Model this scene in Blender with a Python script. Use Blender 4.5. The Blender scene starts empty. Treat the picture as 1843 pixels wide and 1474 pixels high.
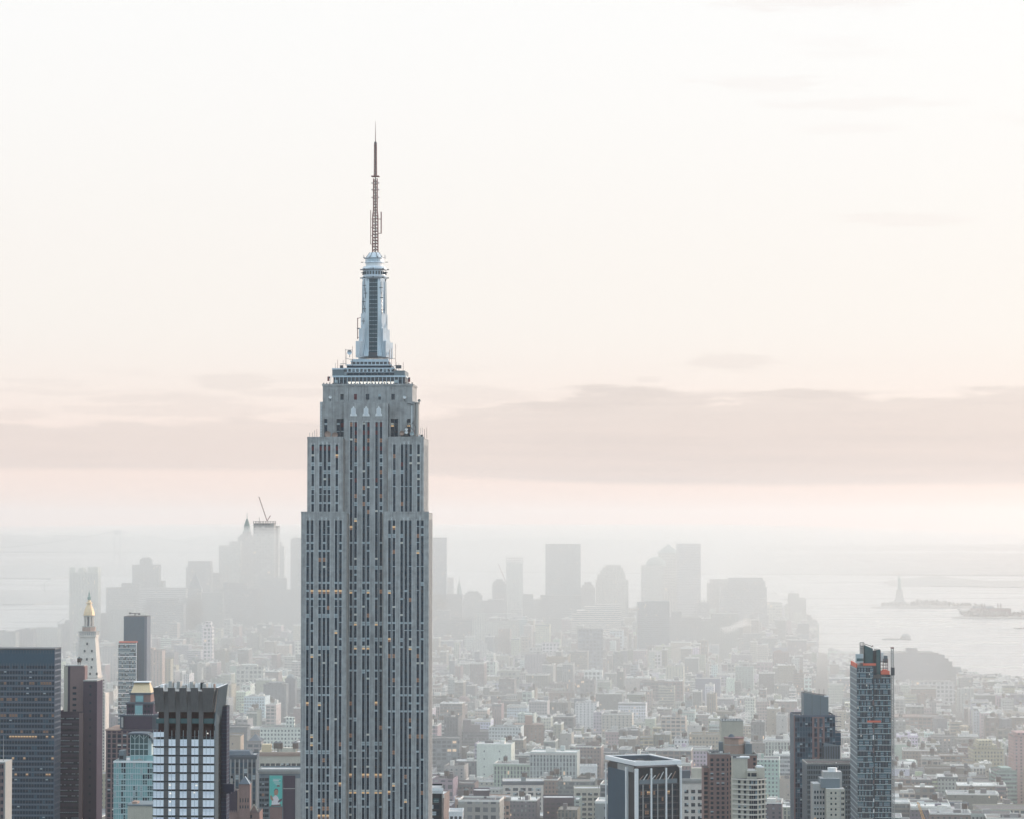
import bpy, math, random
import numpy as np
from math import radians as R, sin, cos, atan, pi, sqrt
C = bpy.context.scene.collection
SC = bpy.context.scene
random.seed(7)

# ---------------------------------------------------------------- camera
FPX, CXP, CYP, HOR, CAMZ = 5000.0, 921.5, 737.0, 935.0, 270.0
TH = atan((HOR-CYP)/FPX)
cd = bpy.data.cameras.new('camera'); cam = bpy.data.objects.new('camera', cd); C.objects.link(cam)
cd.sensor_width = 36.0; cd.lens = 36.0*FPX/1843.0
cd.clip_start = 1.0; cd.clip_end = 200000.0
cam.location = (0, 0, CAMZ); cam.rotation_euler = (R(90)+TH, 0, 0)
SC.camera = cam

def P(px, py, D):
    u = (px-CXP)/FPX; v = (CYP-py)/FPX
    s = D/(cos(TH)-v*sin(TH))
    return u*s, D, CAMZ+(sin(TH)+v*cos(TH))*s
def X(px, D, py=1250): return P(px, py, D)[0]
def Z(py, D): return P(CXP, py, D)[2]
def GD(py): # distance at which the water surface shows at that row
    v = (CYP-py)/FPX
    return -CAMZ*(cos(TH)-v*sin(TH))/(sin(TH)+v*cos(TH))

# ---------------------------------------------------------------- sky, sun, exposure
SUN_AZ, SUN_EL = R(62), R(11)          # to the right of the view, ahead of it
w = bpy.data.worlds.new('World'); SC.world = w; w.use_nodes = True
nt = w.node_tree; N = nt.nodes; L = nt.links
for n in list(N): N.remove(n)
class G:
    """tiny node-graph helper"""
    def __init__(s, nt): s.nt = nt; s.N = nt.nodes; s.L = nt.links
    def put(s, sock, v):
        if isinstance(v, bpy.types.NodeSocket): s.L.new(v, sock)
        elif v is not None: sock.default_value = v
    def m(s, op, a, b=None, c=None, clamp=False):
        n = s.N.new('ShaderNodeMath'); n.operation = op; n.use_clamp = clamp
        s.put(n.inputs[0], a); s.put(n.inputs[1], b); s.put(n.inputs[2], c); return n.outputs[0]
    def ss(s, v, a, b):
        n = s.N.new('ShaderNodeMapRange'); n.interpolation_type = 'SMOOTHSTEP'
        s.put(n.inputs[0], v); s.put(n.inputs[1], a); s.put(n.inputs[2], b)
        n.inputs[3].default_value = 0; n.inputs[4].default_value = 1; return n.outputs[0]
    def mix(s, f, a, b, mode='MIX'):
        n = s.N.new('ShaderNodeMix'); n.data_type = 'RGBA'; n.blend_type = mode; n.clamp_result = False
        s.put(n.inputs[0], f); s.put(n.inputs[6], a); s.put(n.inputs[7], b); return n.outputs[2]
    def noise(s, vec, scale, detail=4, rough=.5, dim='3D'):
        n = s.N.new('ShaderNodeTexNoise'); n.noise_dimensions = dim
        s.put(n.inputs['Vector'], vec); n.inputs['Scale'].default_value = scale
        n.inputs['Detail'].default_value = detail; n.inputs['Roughness'].default_value = rough
        return n.outputs[0]
    def comb(s, x, y, z=0.0):
        n = s.N.new('ShaderNodeCombineXYZ'); s.put(n.inputs[0], x); s.put(n.inputs[1], y); s.put(n.inputs[2], z); return n.outputs[0]
    def sep(s, v):
        n = s.N.new('ShaderNodeSeparateXYZ'); s.L.new(v, n.inputs[0]); return n.outputs
g = G(nt)
def rgb(r, gg, b, k=1.0): return (r*k, gg*k, b*k, 1)
sky = N.new('ShaderNodeTexSky'); sky.sky_type = 'NISHITA'; sky.sun_disc = False
sky.sun_elevation = SUN_EL; sky.sun_rotation = SUN_AZ; sky.altitude = 100; sky.dust_density = 3.0; sky.air_density = 1.0
tc = N.new('ShaderNodeTexCoord')
x_, y_, z_ = g.sep(tc.outputs['Generated'])
az = g.m('ARCTAN2', x_, y_); el = z_
front = g.m('MULTIPLY_ADD', g.m('ADD', g.m('MULTIPLY', y_, .75), g.m('MULTIPLY', x_, .22)), .55, .5, clamp=True)
# pale veil of high cloud: warm towards the low sun, cool behind the camera
fr_col = g.mix(g.ss(el, 0.0, .075), rgb(.99, .79, .71, 10), rgb(.965, .915, .87, 10))
fr_col = g.mix(g.ss(el, .05, .20), fr_col, rgb(.99, .985, .975, 10))
bk_col = g.mix(g.ss(el, 0.0, .7), rgb(.54, .78, .93, 10), rgb(.64, .90, 1.06, 10))
veil = g.mix(g.ss(front, .15, .8), bk_col, fr_col)
veil = g.mix(g.m('MULTIPLY', g.ss(el, .25, .7), .45), veil, rgb(1.9, 2.05, 2.2, 10))
# cloud deck low over the horizon and torn shreds above it
nv = g.noise(g.comb(g.m('MULTIPLY', az, 22), g.m('MULTIPLY', el, 120)), 1.0, 6, .6)
nb = g.noise(g.comb(g.m('MULTIPLY', az, 7), 3.3), 1.0, 2, .4)
nw = g.noise(g.comb(g.m('MULTIPLY', az, 16), g.m('MULTIPLY', el, 150), 7.0), 1.0, 5, .6)
rt = g.ss(az, -.09, .06)
bot = g.m('MULTIPLY_ADD', rt, -.0055, .0158)
bot = g.m('MULTIPLY_ADD', nb, .002, bot)
top = g.m('MULTIPLY_ADD', rt, .009, .0335)
top = g.m('ADD', top, g.m('MULTIPLY', g.m('SUBTRACT', nv, .5), .030))
top = g.m('ADD', top, g.m('MULTIPLY', g.m('SUBTRACT', nw, .5), .010))
deck = g.m('MULTIPLY', g.ss(el, bot, g.m('ADD', bot, .0026)), g.m('SUBTRACT', 1.0, g.ss(el, top, g.m('ADD', top, .0045))))
thick = g.m('SUBTRACT', 1.0, g.ss(el, .012, .050))
deck_f = g.m('MULTIPLY', deck, g.m('MULTIPLY_ADD', thick, .22, .48))
deck_f = g.m('MULTIPLY', deck_f, g.m('MULTIPLY_ADD', rt, .3, .7))
ni = g.noise(g.comb(g.m('MULTIPLY', az, 9), g.m('MULTIPLY', el, 260), 11.0), 1.0, 6, .65)
deck_f = g.m('MULTIPLY', deck_f, g.m('MULTIPLY_ADD', g.m('SUBTRACT', ni, .5), 0.9, 1.0))
band = g.m('MULTIPLY', g.ss(el, .036, .042), g.m('SUBTRACT', 1.0, g.ss(el, .047, .060)))
shred = g.m('MULTIPLY', g.ss(nw, .50, .60), g.m('MULTIPLY', band, .26))
nh = g.noise(g.comb(g.m('MULTIPLY', az, 14), g.m('MULTIPLY', el, 90), 2.0), 1.0, 5, .55)
hi = g.m('MULTIPLY', g.ss(nh, .60, .72), g.m('MULTIPLY', g.m('MULTIPLY', g.ss(el, .06, .1), g.ss(az, .04, .12)), .10))
blobs = None
nf = g.noise(g.comb(g.m('MULTIPLY', az, 26), g.m('MULTIPLY', el, 190), 5.0), 1.0, 8, .68)
for px, py, bw, bh, amt in ((1330, 652, 75, 19, .5), (1167, 684, 22, 5, .4), (850, 716, 105, 18, .45), (430, 690, 70, 15, .5), (290, 718, 130, 13, .5), (330, 740, 170, 12, .45), (120, 712, 60, 5, .3), (40, 748, 60, 12, .4), (520, 708, 90, 8, .4),
                            (1470, 15, 170, 22, .55), (1380, 158, 130, 14, .35), (1540, 198, 170, 11, .35), (1640, 403, 130, 11, .4), (1520, 243, 80, 8, .25), (1560, 110, 120, 12, .2)):
    dx = g.m('DIVIDE', g.m('SUBTRACT', az, (px-CXP)/FPX), bw/FPX); dy = g.m('DIVIDE', g.m('SUBTRACT', el, (HOR-py)/FPX), bh/FPX)
    dd = g.m('SQRT', g.m('ADD', g.m('MULTIPLY', dx, dx), g.m('MULTIPLY', dy, dy)))
    dd = g.m('ADD', dd, g.m('MULTIPLY', g.m('SUBTRACT', nf, .5), 3.6))
    bl = g.m('MULTIPLY', g.m('SUBTRACT', 1.0, g.ss(dd, .55, 1.25)), amt*.5)
    blobs = bl if blobs is None else g.m('MAXIMUM', blobs, bl)
blobs = g.m('MULTIPLY', blobs, g.m('GREATER_THAN', y_, 0.0))
cf = g.m('ADD', g.m('MAXIMUM', g.m('ADD', deck_f, g.m('MULTIPLY', shred, .5)), blobs), hi, clamp=True)
veil = g.mix(cf, veil, g.mix(g.ss(el, .045, .09), rgb(.655, .585, .56, 10), rgb(.86, .76, .73, 10)))
col = g.mix(.12, veil, sky.outputs[0])
bg = N.new('ShaderNodeBackground'); bg.inputs[1].default_value = .1
L.new(col, bg.inputs[0]); wo = N.new('ShaderNodeOutputWorld'); L.new(bg.outputs[0], wo.inputs[0])

sd = bpy.data.lights.new('sun', 'SUN'); sun = bpy.data.objects.new('sun', sd); C.objects.link(sun)
sd.energy = 3.2; sd.angle = R(14); sd.color = (1.0, .80, .66)
sdir = (sin(SUN_AZ)*cos(SUN_EL), cos(SUN_AZ)*cos(SUN_EL), sin(SUN_EL))
from mathutils import Vector, Matrix
sun.rotation_euler = Vector(sdir).to_track_quat('Z', 'Y').to_euler()
SC.view_settings.view_transform = 'Standard'; SC.view_settings.look = 'None'
SC.view_settings.exposure = 0.13; SC.view_settings.gamma = 1.0
SC.cycles.volume_bounces = 14; SC.cycles.max_bounces = 14; SC.cycles.diffuse_bounces = 4

HAZE_DENS = 4.6e-5; MIST_DENS = 3.1e-4
# ---------------------------------------------------------------- air
def volume_mat(name, col, dens, aniso=.0):
    m = bpy.data.materials.new(name); m.use_nodes = True; t = m.node_tree
    for n in list(t.nodes): t.nodes.remove(n)
    v = t.nodes.new('ShaderNodeVolumePrincipled'); o = t.nodes.new('ShaderNodeOutputMaterial')
    v.inputs['Color'].default_value = (*col, 1); v.inputs['Density'].default_value = dens
    v.inputs['Anisotropy'].default_value = aniso
    t.links.new(v.outputs[0], o.inputs['Volume']); return m

# ---------------------------------------------------------------- mesh helpers
class MB:
    def __init__(s): s.v = []; s.f = []; s.uv = []; s.mi = []; s.c = []; s.mats = []; s.col = (1, 1, 1)
    def mat(s, m):
        if m not in s.mats: s.mats.append(m)
        return s.mats.index(m)
    def face(s, pts, m, uv=None):
        b = len(s.v); s.v += [tuple(p) for p in pts]; s.f.append(tuple(range(b, b+len(pts))))
        if uv is None: uv = [(p[0], p[1]) for p in pts]
        s.uv.append(uv); s.mi.append(s.mat(m)); s.c.append(s.col)
    def box(s, x0, x1, y0, y1, z0, z1, m, mt=None, bottom=True):
        mt = mt or m
        w_, d_ = x1-x0, y1-y0
        s.face([(x0,y0,z0),(x1,y0,z0),(x1,y0,z1),(x0,y0,z1)], m, [(0,z0),(w_,z0),(w_,z1),(0,z1)])
        s.face([(x1,y0,z0),(x1,y1,z0),(x1,y1,z1),(x1,y0,z1)], m, [(0,z0),(d_,z0),(d_,z1),(0,z1)])
        s.face([(x1,y1,z0),(x0,y1,z0),(x0,y1,z1),(x1,y1,z1)], m, [(0,z0),(w_,z0),(w_,z1),(0,z1)])
        s.face([(x0,y1,z0),(x0,y0,z0),(x0,y0,z1),(x0,y1,z1)], m, [(0,z0),(d_,z0),(d_,z1),(0,z1)])
        s.face([(x0,y0,z1),(x1,y0,z1),(x1,y1,z1),(x0,y1,z1)], mt)
        if bottom: s.face([(x0,y1,z0),(x1,y1,z0),(x1,y0,z0),(x0,y0,z0)], mt)
        return s
    def prism(s, pts, z0, z1, m, mt=None, pts2=None):
        """vertical prism over a counter-clockwise outline; pts2 = outline at the top"""
        mt = mt or m; q = pts2 or pts; n = len(pts); u = 0
        for i in range(n):
            j = (i+1) % n; d = math.dist(pts[i], pts[j])
            s.face([(*pts[i],z0),(*pts[j],z0),(*q[j],z1),(*q[i],z1)], m, [(u,z0),(u+d,z0),(u+d,z1),(u,z1)]); u += d
        s.face([(*p, z1) for p in q], mt); s.face([(*p, z0) for p in reversed(pts)], mt); return s
    def ngon(s, cx, cy, r, z0, z1, m, n=8, r2=None, rot=None, mt=None):
        rot = pi/n if rot is None else rot; r2 = r if r2 is None else r2
        a = [(cx+r*cos(rot+2*pi*i/n), cy+r*sin(rot+2*pi*i/n)) for i in range(n)]
        b = [(cx+r2*cos(rot+2*pi*i/n), cy+r2*sin(rot+2*pi*i/n)) for i in range(n)]
        return s.prism(a, z0, z1, m, mt, b)
    def lathe(s, cx, cy, prof, m, n=24):
        for (r0, z0), (r1, z1) in zip(prof, prof[1:]):
            for i in range(n):
                a, b = 2*pi*i/n, 2*pi*(i+1)/n
                s.face([(cx+r0*cos(a),cy+r0*sin(a),z0),(cx+r0*cos(b),cy+r0*sin(b),z0),(cx+r1*cos(b),cy+r1*sin(b),z1),(cx+r1*cos(a),cy+r1*sin(a),z1)], m)
        return s
    def bar(s, a, b, t, m, t2=None):
        a = Vector(a); b = Vector(b); d = (b-a); 
        if d.length < 1e-6: return s
        d.normalize(); up = Vector((0,0,1)) if abs(d.z) < .9 else Vector((1,0,0))
        p = d.cross(up).normalized(); q = d.cross(p).normalized(); t2 = t if t2 is None else t2
        A = [a+(p*i+q*j)*t/2 for i, j in ((-1,-1),(1,-1),(1,1),(-1,1))]
        B = [b+(p*i+q*j)*t2/2 for i, j in ((-1,-1),(1,-1),(1,1),(-1,1))]
        for i in range(4):
            j = (i+1) % 4; s.face([A[i], B[i], B[j], A[j]], m)
        s.face([A[0],A[1],A[2],A[3]], m); s.face([B[3],B[2],B[1],B[0]], m); return s
    def frustum(s, x0, x1, y0, y1, z0, z1, inx, iny, m, mt=None):
        return s.prism([(x0,y0),(x1,y0),(x1,y1),(x0,y1)], z0, z1, m, mt,
                       [(x0+inx,y0+iny),(x1-inx,y0+iny),(x1-inx,y1-iny),(x0+inx,y1-iny)])
    def shift(s, dx, dy, dz, k0=0):
        s.v = s.v[:k0]+[(a+dx,b+dy,c+dz) for a, b, c in s.v[k0:]]; return s
    def mesh(s, name):
        me = bpy.data.meshes.new(name); me.from_pydata(s.v, [], s.f)
        for m in s.mats: me.materials.append(m)
        me.polygons.foreach_set('material_index', s.mi)
        ul = me.uv_layers.new(name='UVMap')
        flat = [c for uv in s.uv for p in uv for c in p]; ul.data.foreach_set('uv', flat)
        ca = me.color_attributes.new('Col', 'FLOAT_COLOR', 'CORNER')
        cc = []
        for c, f in zip(s.c, s.f): cc += [c[0], c[1], c[2], 1.0]*len(f)
        ca.data.foreach_set('color', cc)
        return me
    def build(s, name, parent=None, loc=None, kind=None, label=None):
        me = s.mesh(name)
        o = bpy.data.objects.new(name, me); C.objects.link(o)
        if parent is not None: o.parent = parent
        if loc: o.location = loc
        if kind: o['kind'] = kind
        if label: o['label'] = label
        return o

BOXES = []      # footprints of placed things: x0,x1,y0,y1,ztop (world)
def thing(name, label, cat, loc, rot=0.0, group=None):
    o = bpy.data.objects.new(name, None); C.objects.link(o); o.empty_display_size = 5
    o.location = loc; o.rotation_euler = (0, 0, rot); o['label'] = label; o['category'] = cat
    if group: o['group'] = group
    return o
def tag(o, label, cat, group=None):
    o['label'] = label; o['category'] = cat
    if group: o['group'] = group
    return o
YAW = -R(2.7)

# ---------------------------------------------------------------- materials
def pmat(name, col, rough=.8, metal=0.0, noise=.12, scale=.15, streak=0.0, spec=.3, bump=0.0):
    m = bpy.data.materials.new(name); m.use_nodes = True; t = m.node_tree; k = G(t)
    b = t.nodes['Principled BSDF']; tcn = t.nodes.new('ShaderNodeTexCoord')
    v = k.noise(tcn.outputs['Object'], scale, 6, .6)
    f = k.m('MULTIPLY_ADD', k.m('SUBTRACT', v, .5), noise*3, 1.0)
    if streak:
        xs, ys, zs = k.sep(tcn.outputs['Object'])
        sv = k.noise(k.comb(k.m('MULTIPLY', xs, 1.3), k.m('MULTIPLY', ys, 1.3), k.m('MULTIPLY', zs, .035)), 1.0, 4, .6)
        f = k.m('MULTIPLY', f, k.m('MULTIPLY_ADD', k.m('SUBTRACT', sv, .5), streak*3, 1.0))
    c = k.mix(1.0, (*col, 1), k.comb(f, f, f), 'MULTIPLY')
    k.put(b.inputs['Base Color'], c)
    b.inputs['Roughness'].default_value = rough; b.inputs['Metallic'].default_value = metal
    b.inputs['Specular IOR Level'].default_value = spec
    if bump:
        bn = t.nodes.new('ShaderNodeBump'); bn.inputs['Strength'].default_value = bump; bn.inputs['Distance'].default_value = .3
        t.links.new(v, bn.inputs['Height']); t.links.new(bn.outputs[0], b.inputs['Normal'])
    return m
def emat(name, col, st, base=(.3,.2,.1)):
    m = pmat(name, base, .5); b = m.node_tree.nodes['Principled BSDF']
    b.inputs['Emission Color'].default_value = (*col, 1); b.inputs['Emission Strength'].default_value = st; return m
def facade(name, bay, ww, flo, wh, glass=(.03,.055,.075), bright=(.30,.34,.36), lit=.985, brick=0.12, rough=.85, attr=True, base=(1,1,1), sp=1.0, band=0.0):
    """wall of repeated windows laid out in metres on the wall; colour of the wall from the mesh's own paint attribute"""
    m = bpy.data.materials.new(name); m.use_nodes = True; t = m.node_tree; k = G(t); b = t.nodes['Principled BSDF']
    uvn = t.nodes.new('ShaderNodeUVMap'); uvn.uv_map = 'UVMap'
    u, v, _ = k.sep(uvn.outputs[0])
    su = k.m('DIVIDE', u, bay); sv = k.m('DIVIDE', v, flo)
    fu = k.m('FRACT', su); fv = k.m('FRACT', sv)
    mu = k.m('LESS_THAN', k.m('ABSOLUTE', k.m('SUBTRACT', fu, .5)), ww/2)
    mv = k.m('LESS_THAN', k.m('ABSOLUTE', k.m('SUBTRACT', fv, .5)), wh/2)
    mask = k.m('MULTIPLY', mu, mv)
    oi = t.nodes.new('ShaderNodeObjectInfo')
    wn = t.nodes.new('ShaderNodeTexWhiteNoise'); wn.noise_dimensions = '3D'
    t.links.new(k.comb(k.m('FLOOR', su), k.m('FLOOR', sv), k.m('MULTIPLY', oi.outputs['Random'], 50)), wn.inputs[0])
    rnd = wn.outputs[0]
    gl = k.mix(k.m('POWER', rnd, 4.0), (*glass, 1), (*bright, 1))
    at = t.nodes.new('ShaderNodeAttribute'); at.attribute_name = 'Col'
    tcn = t.nodes.new('ShaderNodeTexCoord')
    nz = k.noise(tcn.outputs['Object'], .06, 5, .6); nz2 = k.noise(k.comb(u, k.m('MULTIPLY', v, .08)), .5, 4, .6)
    f = k.m('ADD', 1.0, k.m('MULTIPLY', k.m('ADD', k.m('SUBTRACT', nz, .5), k.m('SUBTRACT', nz2, .5)), brick*2.2))
    if band:   # sills and spandrel courses
        fb = k.m('GREATER_THAN', fv, .94); f = k.m('MULTIPLY', f, k.m('MULTIPLY_ADD', fb, band, 1.0))
    wall = k.mix(1.0, at.outputs['Color'], k.comb(f, f, f), 'MULTIPLY')
    k.put(b.inputs['Base Color'], k.mix(mask, wall, gl))
    k.put(b.inputs['Roughness'], k.m('MULTIPLY_ADD', mask, .2-rough, rough))
    b.inputs['Specular IOR Level'].default_value = .35
    le = k.m('MULTIPLY', mask, k.m('GREATER_THAN', rnd, lit))
    b.inputs['Emission Color'].default_value = (1.0, .62, .28, 1)
    k.put(b.inputs['Emission Strength'], k.m('MULTIPLY', le, .55))
    return m

M = {}
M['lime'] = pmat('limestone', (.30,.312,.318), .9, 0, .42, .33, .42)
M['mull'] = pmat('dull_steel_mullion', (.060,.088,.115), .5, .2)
M['limeshade'] = pmat('weathered_limestone', (.26,.25,.24), .9, 0, .3, .4, .3)  # darker copy of the limestone, shade of recessed walls put into its colour
M['spandrel'] = pmat('aluminium_spandrel', (.004,.030,.055), .5, .2, .2, .4)
M['steel'] = pmat('steel_trim', (.60,.63,.65), .5, .2, .08)
M['alum'] = pmat('aluminium_cladding', (.50,.57,.63), .35, .55, .12, .3, .15)
M['alumlt'] = pmat('bright_aluminium', (.62,.68,.72), .35, .35, .08)
M['mastglass'] = pmat('mast_glass', (.05,.09,.11), .2, 0, .3, .5)
M['darkmetal'] = pmat('dark_metal', (.07,.085,.10), .5, .3)
M['rust'] = pmat('red_oxide_steel', (.17,.06,.06), .7, .1)
M['glass'] = pmat('window_glass', (.003,.022,.040), .12, 0, .3, .8, spec=.5)
M['glassb'] = pmat('blue_glass', (.05,.14,.19), .12, 0, .25, .4, spec=.5)
M['blind'] = pmat('window_blind', (.36,.43,.46), .7)
M['blindw'] = pmat('cream_blind', (.62,.60,.54), .7)
M['maroon'] = pmat('maroon_panel', (.10,.018,.03), .6)
M['lit'] = emat('lit_window', (1.0,.66,.36), .40)
M['litdim'] = emat('dim_lit_window', (1.0,.52,.28), .12, (.10,.08,.07))
M['litw'] = emat('bright_lit_window', (1.0,.90,.75), .8, (.5,.5,.5))
M['white'] = pmat('white_paint', (.74,.75,.76), .6, 0, .06)
M['panel'] = pmat('white_panel', (.84,.87,.93), .5, 0, .05, .2)
M['panel2'] = pmat('white_panel_film', (.74,.78,.86), .35, 0, .08, .3)
M['conc'] = pmat('grey_concrete', (.105,.108,.112), .9, 0, .2, .3, .2)
M['conclt'] = pmat('pale_concrete', (.34,.345,.34), .9, 0, .12, .3, .15)
M['black'] = pmat('black_cladding', (.008,.018,.026), .35, 0, .3, .3)
M['navy'] = pmat('navy_hoist_steel', (.012,.02,.05), .6)
M['redfloor'] = pmat('dark_red_interior', (.028,.006,.010), .8, 0, .6, .4)
M['brown'] = pmat('brown_brick', (.047,.040,.066), .9, 0, .12, .8, .05)
M['pinkbr'] = pmat('pinkish_brick', (.20,.145,.15), .9, 0, .12, .8)
M['tanbr'] = pmat('tan_brick', (.36,.26,.22), .9, 0, .12, .8)
M['redbr'] = pmat('red_brick', (.23,.155,.145), .9, 0, .15, .8, .1)
M['cream'] = pmat('cream_masonry', (.46,.44,.38), .9, 0, .1, .4, .1)
M['marble'] = pmat('white_marble', (.60,.56,.52), .8, 0, .12, .4, .12)
M['gold'] = pmat('gilded_copper', (.66,.50,.32), .45, .3, .12)
M['goldroof'] = pmat('gilded_tile', (.60,.49,.33), .5, .2, .08)
M['verd'] = pmat('verdigris', (.20,.30,.29), .7)
M['slate'] = pmat('blue_slate', (.07,.10,.13), .7)
M['teal'] = pmat('teal_glass', (.24,.44,.46), .25, .1, .15, .3, spec=.5)
M['tealdk'] = pmat('dark_teal_glass', (.04,.10,.11), .15, 0, .2, .3, spec=.5)
M['tealfr'] = pmat('pale_teal_frame', (.42,.53,.55), .5)
M['bluecw'] = pmat('blue_curtain_wall', (.015,.066,.108), .4, .1, .15, .3)
M['blueedge'] = pmat('pale_blue_mullions', (.10,.13,.175), .5)
M['gclad'] = pmat('grey_cladding', (.15,.19,.215), .6, 0, .08)
M['orange'] = pmat('orange_netting', (.62,.15,.10), .8)
M['yellow'] = pmat('yellow_crane_paint', (.68,.38,.10), .6)
M['roofdk'] = pmat('tar_roof', (.07,.07,.075), .95, 0, .3, .2)
M['rooflt'] = pmat('silver_roof', (.42,.43,.44), .8, 0, .25, .2)
M['wood'] = pmat('tank_wood', (.075,.06,.055), .95)
M['tankroof'] = pmat('tank_roof', (.10,.12,.13), .8)
M['copper'] = pmat('copper_green_roof', (.20,.27,.26), .8, 0, .1)
M['skin'] = pmat('poster_skin', (.40,.23,.17), .8)
M['posterteal'] = pmat('poster_turquoise', (.10,.50,.45), .7, 0, .03)
M['posterwhite'] = pmat('poster_white', (.75,.72,.74), .7)
M['posterdark'] = pmat('poster_dark', (.10,.07,.10), .7)
def attrmat(name, rough=.9, noise=.15):
    m = pmat(name, (1,1,1), rough, 0, noise, .2); t = m.node_tree; b = t.nodes['Principled BSDF']
    mx = [n for n in t.nodes if n.type == 'MIX'][0]
    at = t.nodes.new('ShaderNodeAttribute'); at.attribute_name = 'Col'; t.links.new(at.outputs['Color'], mx.inputs[6]); return m
M['paint'] = attrmat('painted_surface')
F = {
 'punch': facade('punched_window_wall', 3.1, .42, 3.6, .50, band=.25),
 'loft':  facade('loft_window_wall', 5.2, .74, 4.1, .60, band=.3),
 'resid': facade('small_window_wall', 4.4, .34, 3.0, .46),
 'ribbon':facade('ribbon_window_wall', 1.6, .90, 3.6, .52, glass=(.06,.085,.10), band=.2),
 'pier':  facade('pier_window_wall', 2.9, .48, 3.8, .80),
 'blank': facade('blank_party_wall', 14.0, .08, 7.0, .2, brick=.2),
 'grid':  facade('square_window_wall', 6.0, .62, 6.0, .58, bright=(.4,.42,.42)),
}
# ---------------------------------------------------------------- ground, water, far shores
def sheet(name, pts, z0, m, kind='structure', thick=0.0, zs=None):
    mb = MB()
    if thick: mb.prism(pts, z0-thick, z0, m)
    else: mb.face([(*p, z0) for p in pts], m)
    return mb.build(name, kind=kind)
wm = pmat('harbour_water', (.30,.31,.31), .30, 0, .03, .001, spec=.6)
t_ = wm.node_tree; k_ = G(t_); b_ = t_.nodes['Principled BSDF']
tc_ = t_.nodes.new('ShaderNodeTexCoord'); xs_, ys_, zs_ = k_.sep(tc_.outputs['Object'])
n1 = k_.noise(k_.comb(k_.m('MULTIPLY', xs_, .004), k_.m('MULTIPLY', ys_, .013)), 1.0, 8, .62)
n2 = k_.noise(k_.comb(k_.m('MULTIPLY', xs_, .0012), k_.m('MULTIPLY', ys_, .006)), 1.0, 5, .6)
bn_ = t_.nodes.new('ShaderNodeBump'); bn_.inputs['Strength'].default_value = .6; bn_.inputs['Distance'].default_value = 5.0
t_.links.new(n1, bn_.inputs['Height']); t_.links.new(bn_.outputs[0], b_.inputs['Normal'])
k_.put(b_.inputs['Roughness'], k_.m('MULTIPLY_ADD', n2, .35, .12))
M['water'] = wm
M['ground'] = pmat('city_ground', (.10,.10,.10), .95, 0, .3, .01)
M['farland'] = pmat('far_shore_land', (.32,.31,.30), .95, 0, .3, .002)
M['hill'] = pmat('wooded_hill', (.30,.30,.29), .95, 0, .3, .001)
sheet('water', [(-30000,-3000), (30000,-3000), (30000,62000), (-30000,62000)], 0, M['water'])
land = [(-6000,-2500), (3200,-2500), (2600,0), (1500,2600), (X(1960,4000),4000), (X(1860,4430),4430), (X(1775,4560),4560), (X(1715,4640),4640), (X(1690,4900),4900), (X(1600,5120),5120),
        (X(1470,5650),5650), (X(1472,6450),6450), (X(1380,6850),6850), (X(900,7050),7050), (X(420,6850),6850), (X(185,6300),6300), (X(120,5750),5750), (X(-40,5400),5400), (-2200,5200), (-6000,5200)]
sheet('city_ground', land, 2.5, M['ground'], thick=4)
def shore(name, pts, z0=3, m='farland'): return sheet(name, pts, z0, M[m], thick=z0+1)
shore('far_shore', [(X(-200,8750),8750), (X(60,8800),8800), (X(130,9250),9250), (X(420,9900),9900), (X(640,10300),10300), (X(500,10500),10500), (X(-200,10600),10600)], 5)
shore('far_shore', [(X(-250,12900),12900), (X(90,12600),12600), (X(160,13400),13400), (X(560,15200),15200), (X(560,19000),19000), (X(-250,19000),19000)], 7)
shore('far_shore', [(X(1590,12000),12000), (X(1640,11300),11300), (X(1900,11000),11000), (X(1960,12300),12300)], 4)
shore('far_shore', [(X(560,15500),15500), (X(900,14300),14300), (X(1300,13700),13700), (X(2000,13300),13300), (X(2100,22000),22000), (X(560,22000),22000)], 5)
def hills(name, px0, px1, D0, D1, hfun, seed, n=70, m='hill'):
    r = random.Random(seed); mb = MB(); rows = 9; g_ = []
    ph = [r.random()*6 for _ in range(8)]
    for j in range(rows):
        D = D0+(D1-D0)*j/(rows-1); row = []
        for i in range(n+1):
            px = px0+(px1-px0)*i/n; e = sin(pi*j/(rows-1))**.7
            q = sum(sin(px*.012*(2**k)+ph[k])/(1.6**k) for k in range(5))
            row.append((X(px, D), D, max(0.5, hfun(px)*e*(1+.10*q))))
        g_.append(row)
    for j in range(rows-1):
        for i in range(n): mb.face([g_[j][i], g_[j][i+1], g_[j+1][i+1], g_[j+1][i]], M[m])
    return mb.build(name, kind='structure')
hills('hills', -500, 1250, 20500, 25500, lambda p: 140-40*max(0, (p-500)/700)**1.2-10*max(0,-p/400), 3)
hills('hills', 950, 2400, 24000, 30000, lambda p: 18+6*sin(p*.004), 5)
hills('hills', -300, 600, 13200, 15500, lambda p: 30*min(1, max(0, (600-p)/350)), 8)
hills('hills', -260, 230, 9000, 10000, lambda p: 14*min(1, max(0, (230-p)/100)), 9)
hills('hills', 1600, 1980, 11250, 12200, lambda p: 12+26*math.exp(-((p-1680)/55)**2), 11)

# ---------------------------------------------------------------- haze
hz = MB(); hm = volume_mat('pale_haze', (.985,.95,.94), HAZE_DENS, .72)
hz.box(-31000, 31000, -3500, 63000, -3.5, 475, hm)
hz.build('haze', kind='stuff')
# the low bank of mist lying over the lower city and the bay, beyond the near towers
mist = MB(); mist.box(-1050, 650, 1875, 8600, -3.2, 258, volume_mat('low_mist', (.93,.965,.972), MIST_DENS, .72))
mist.build('haze', kind='stuff')
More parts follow.
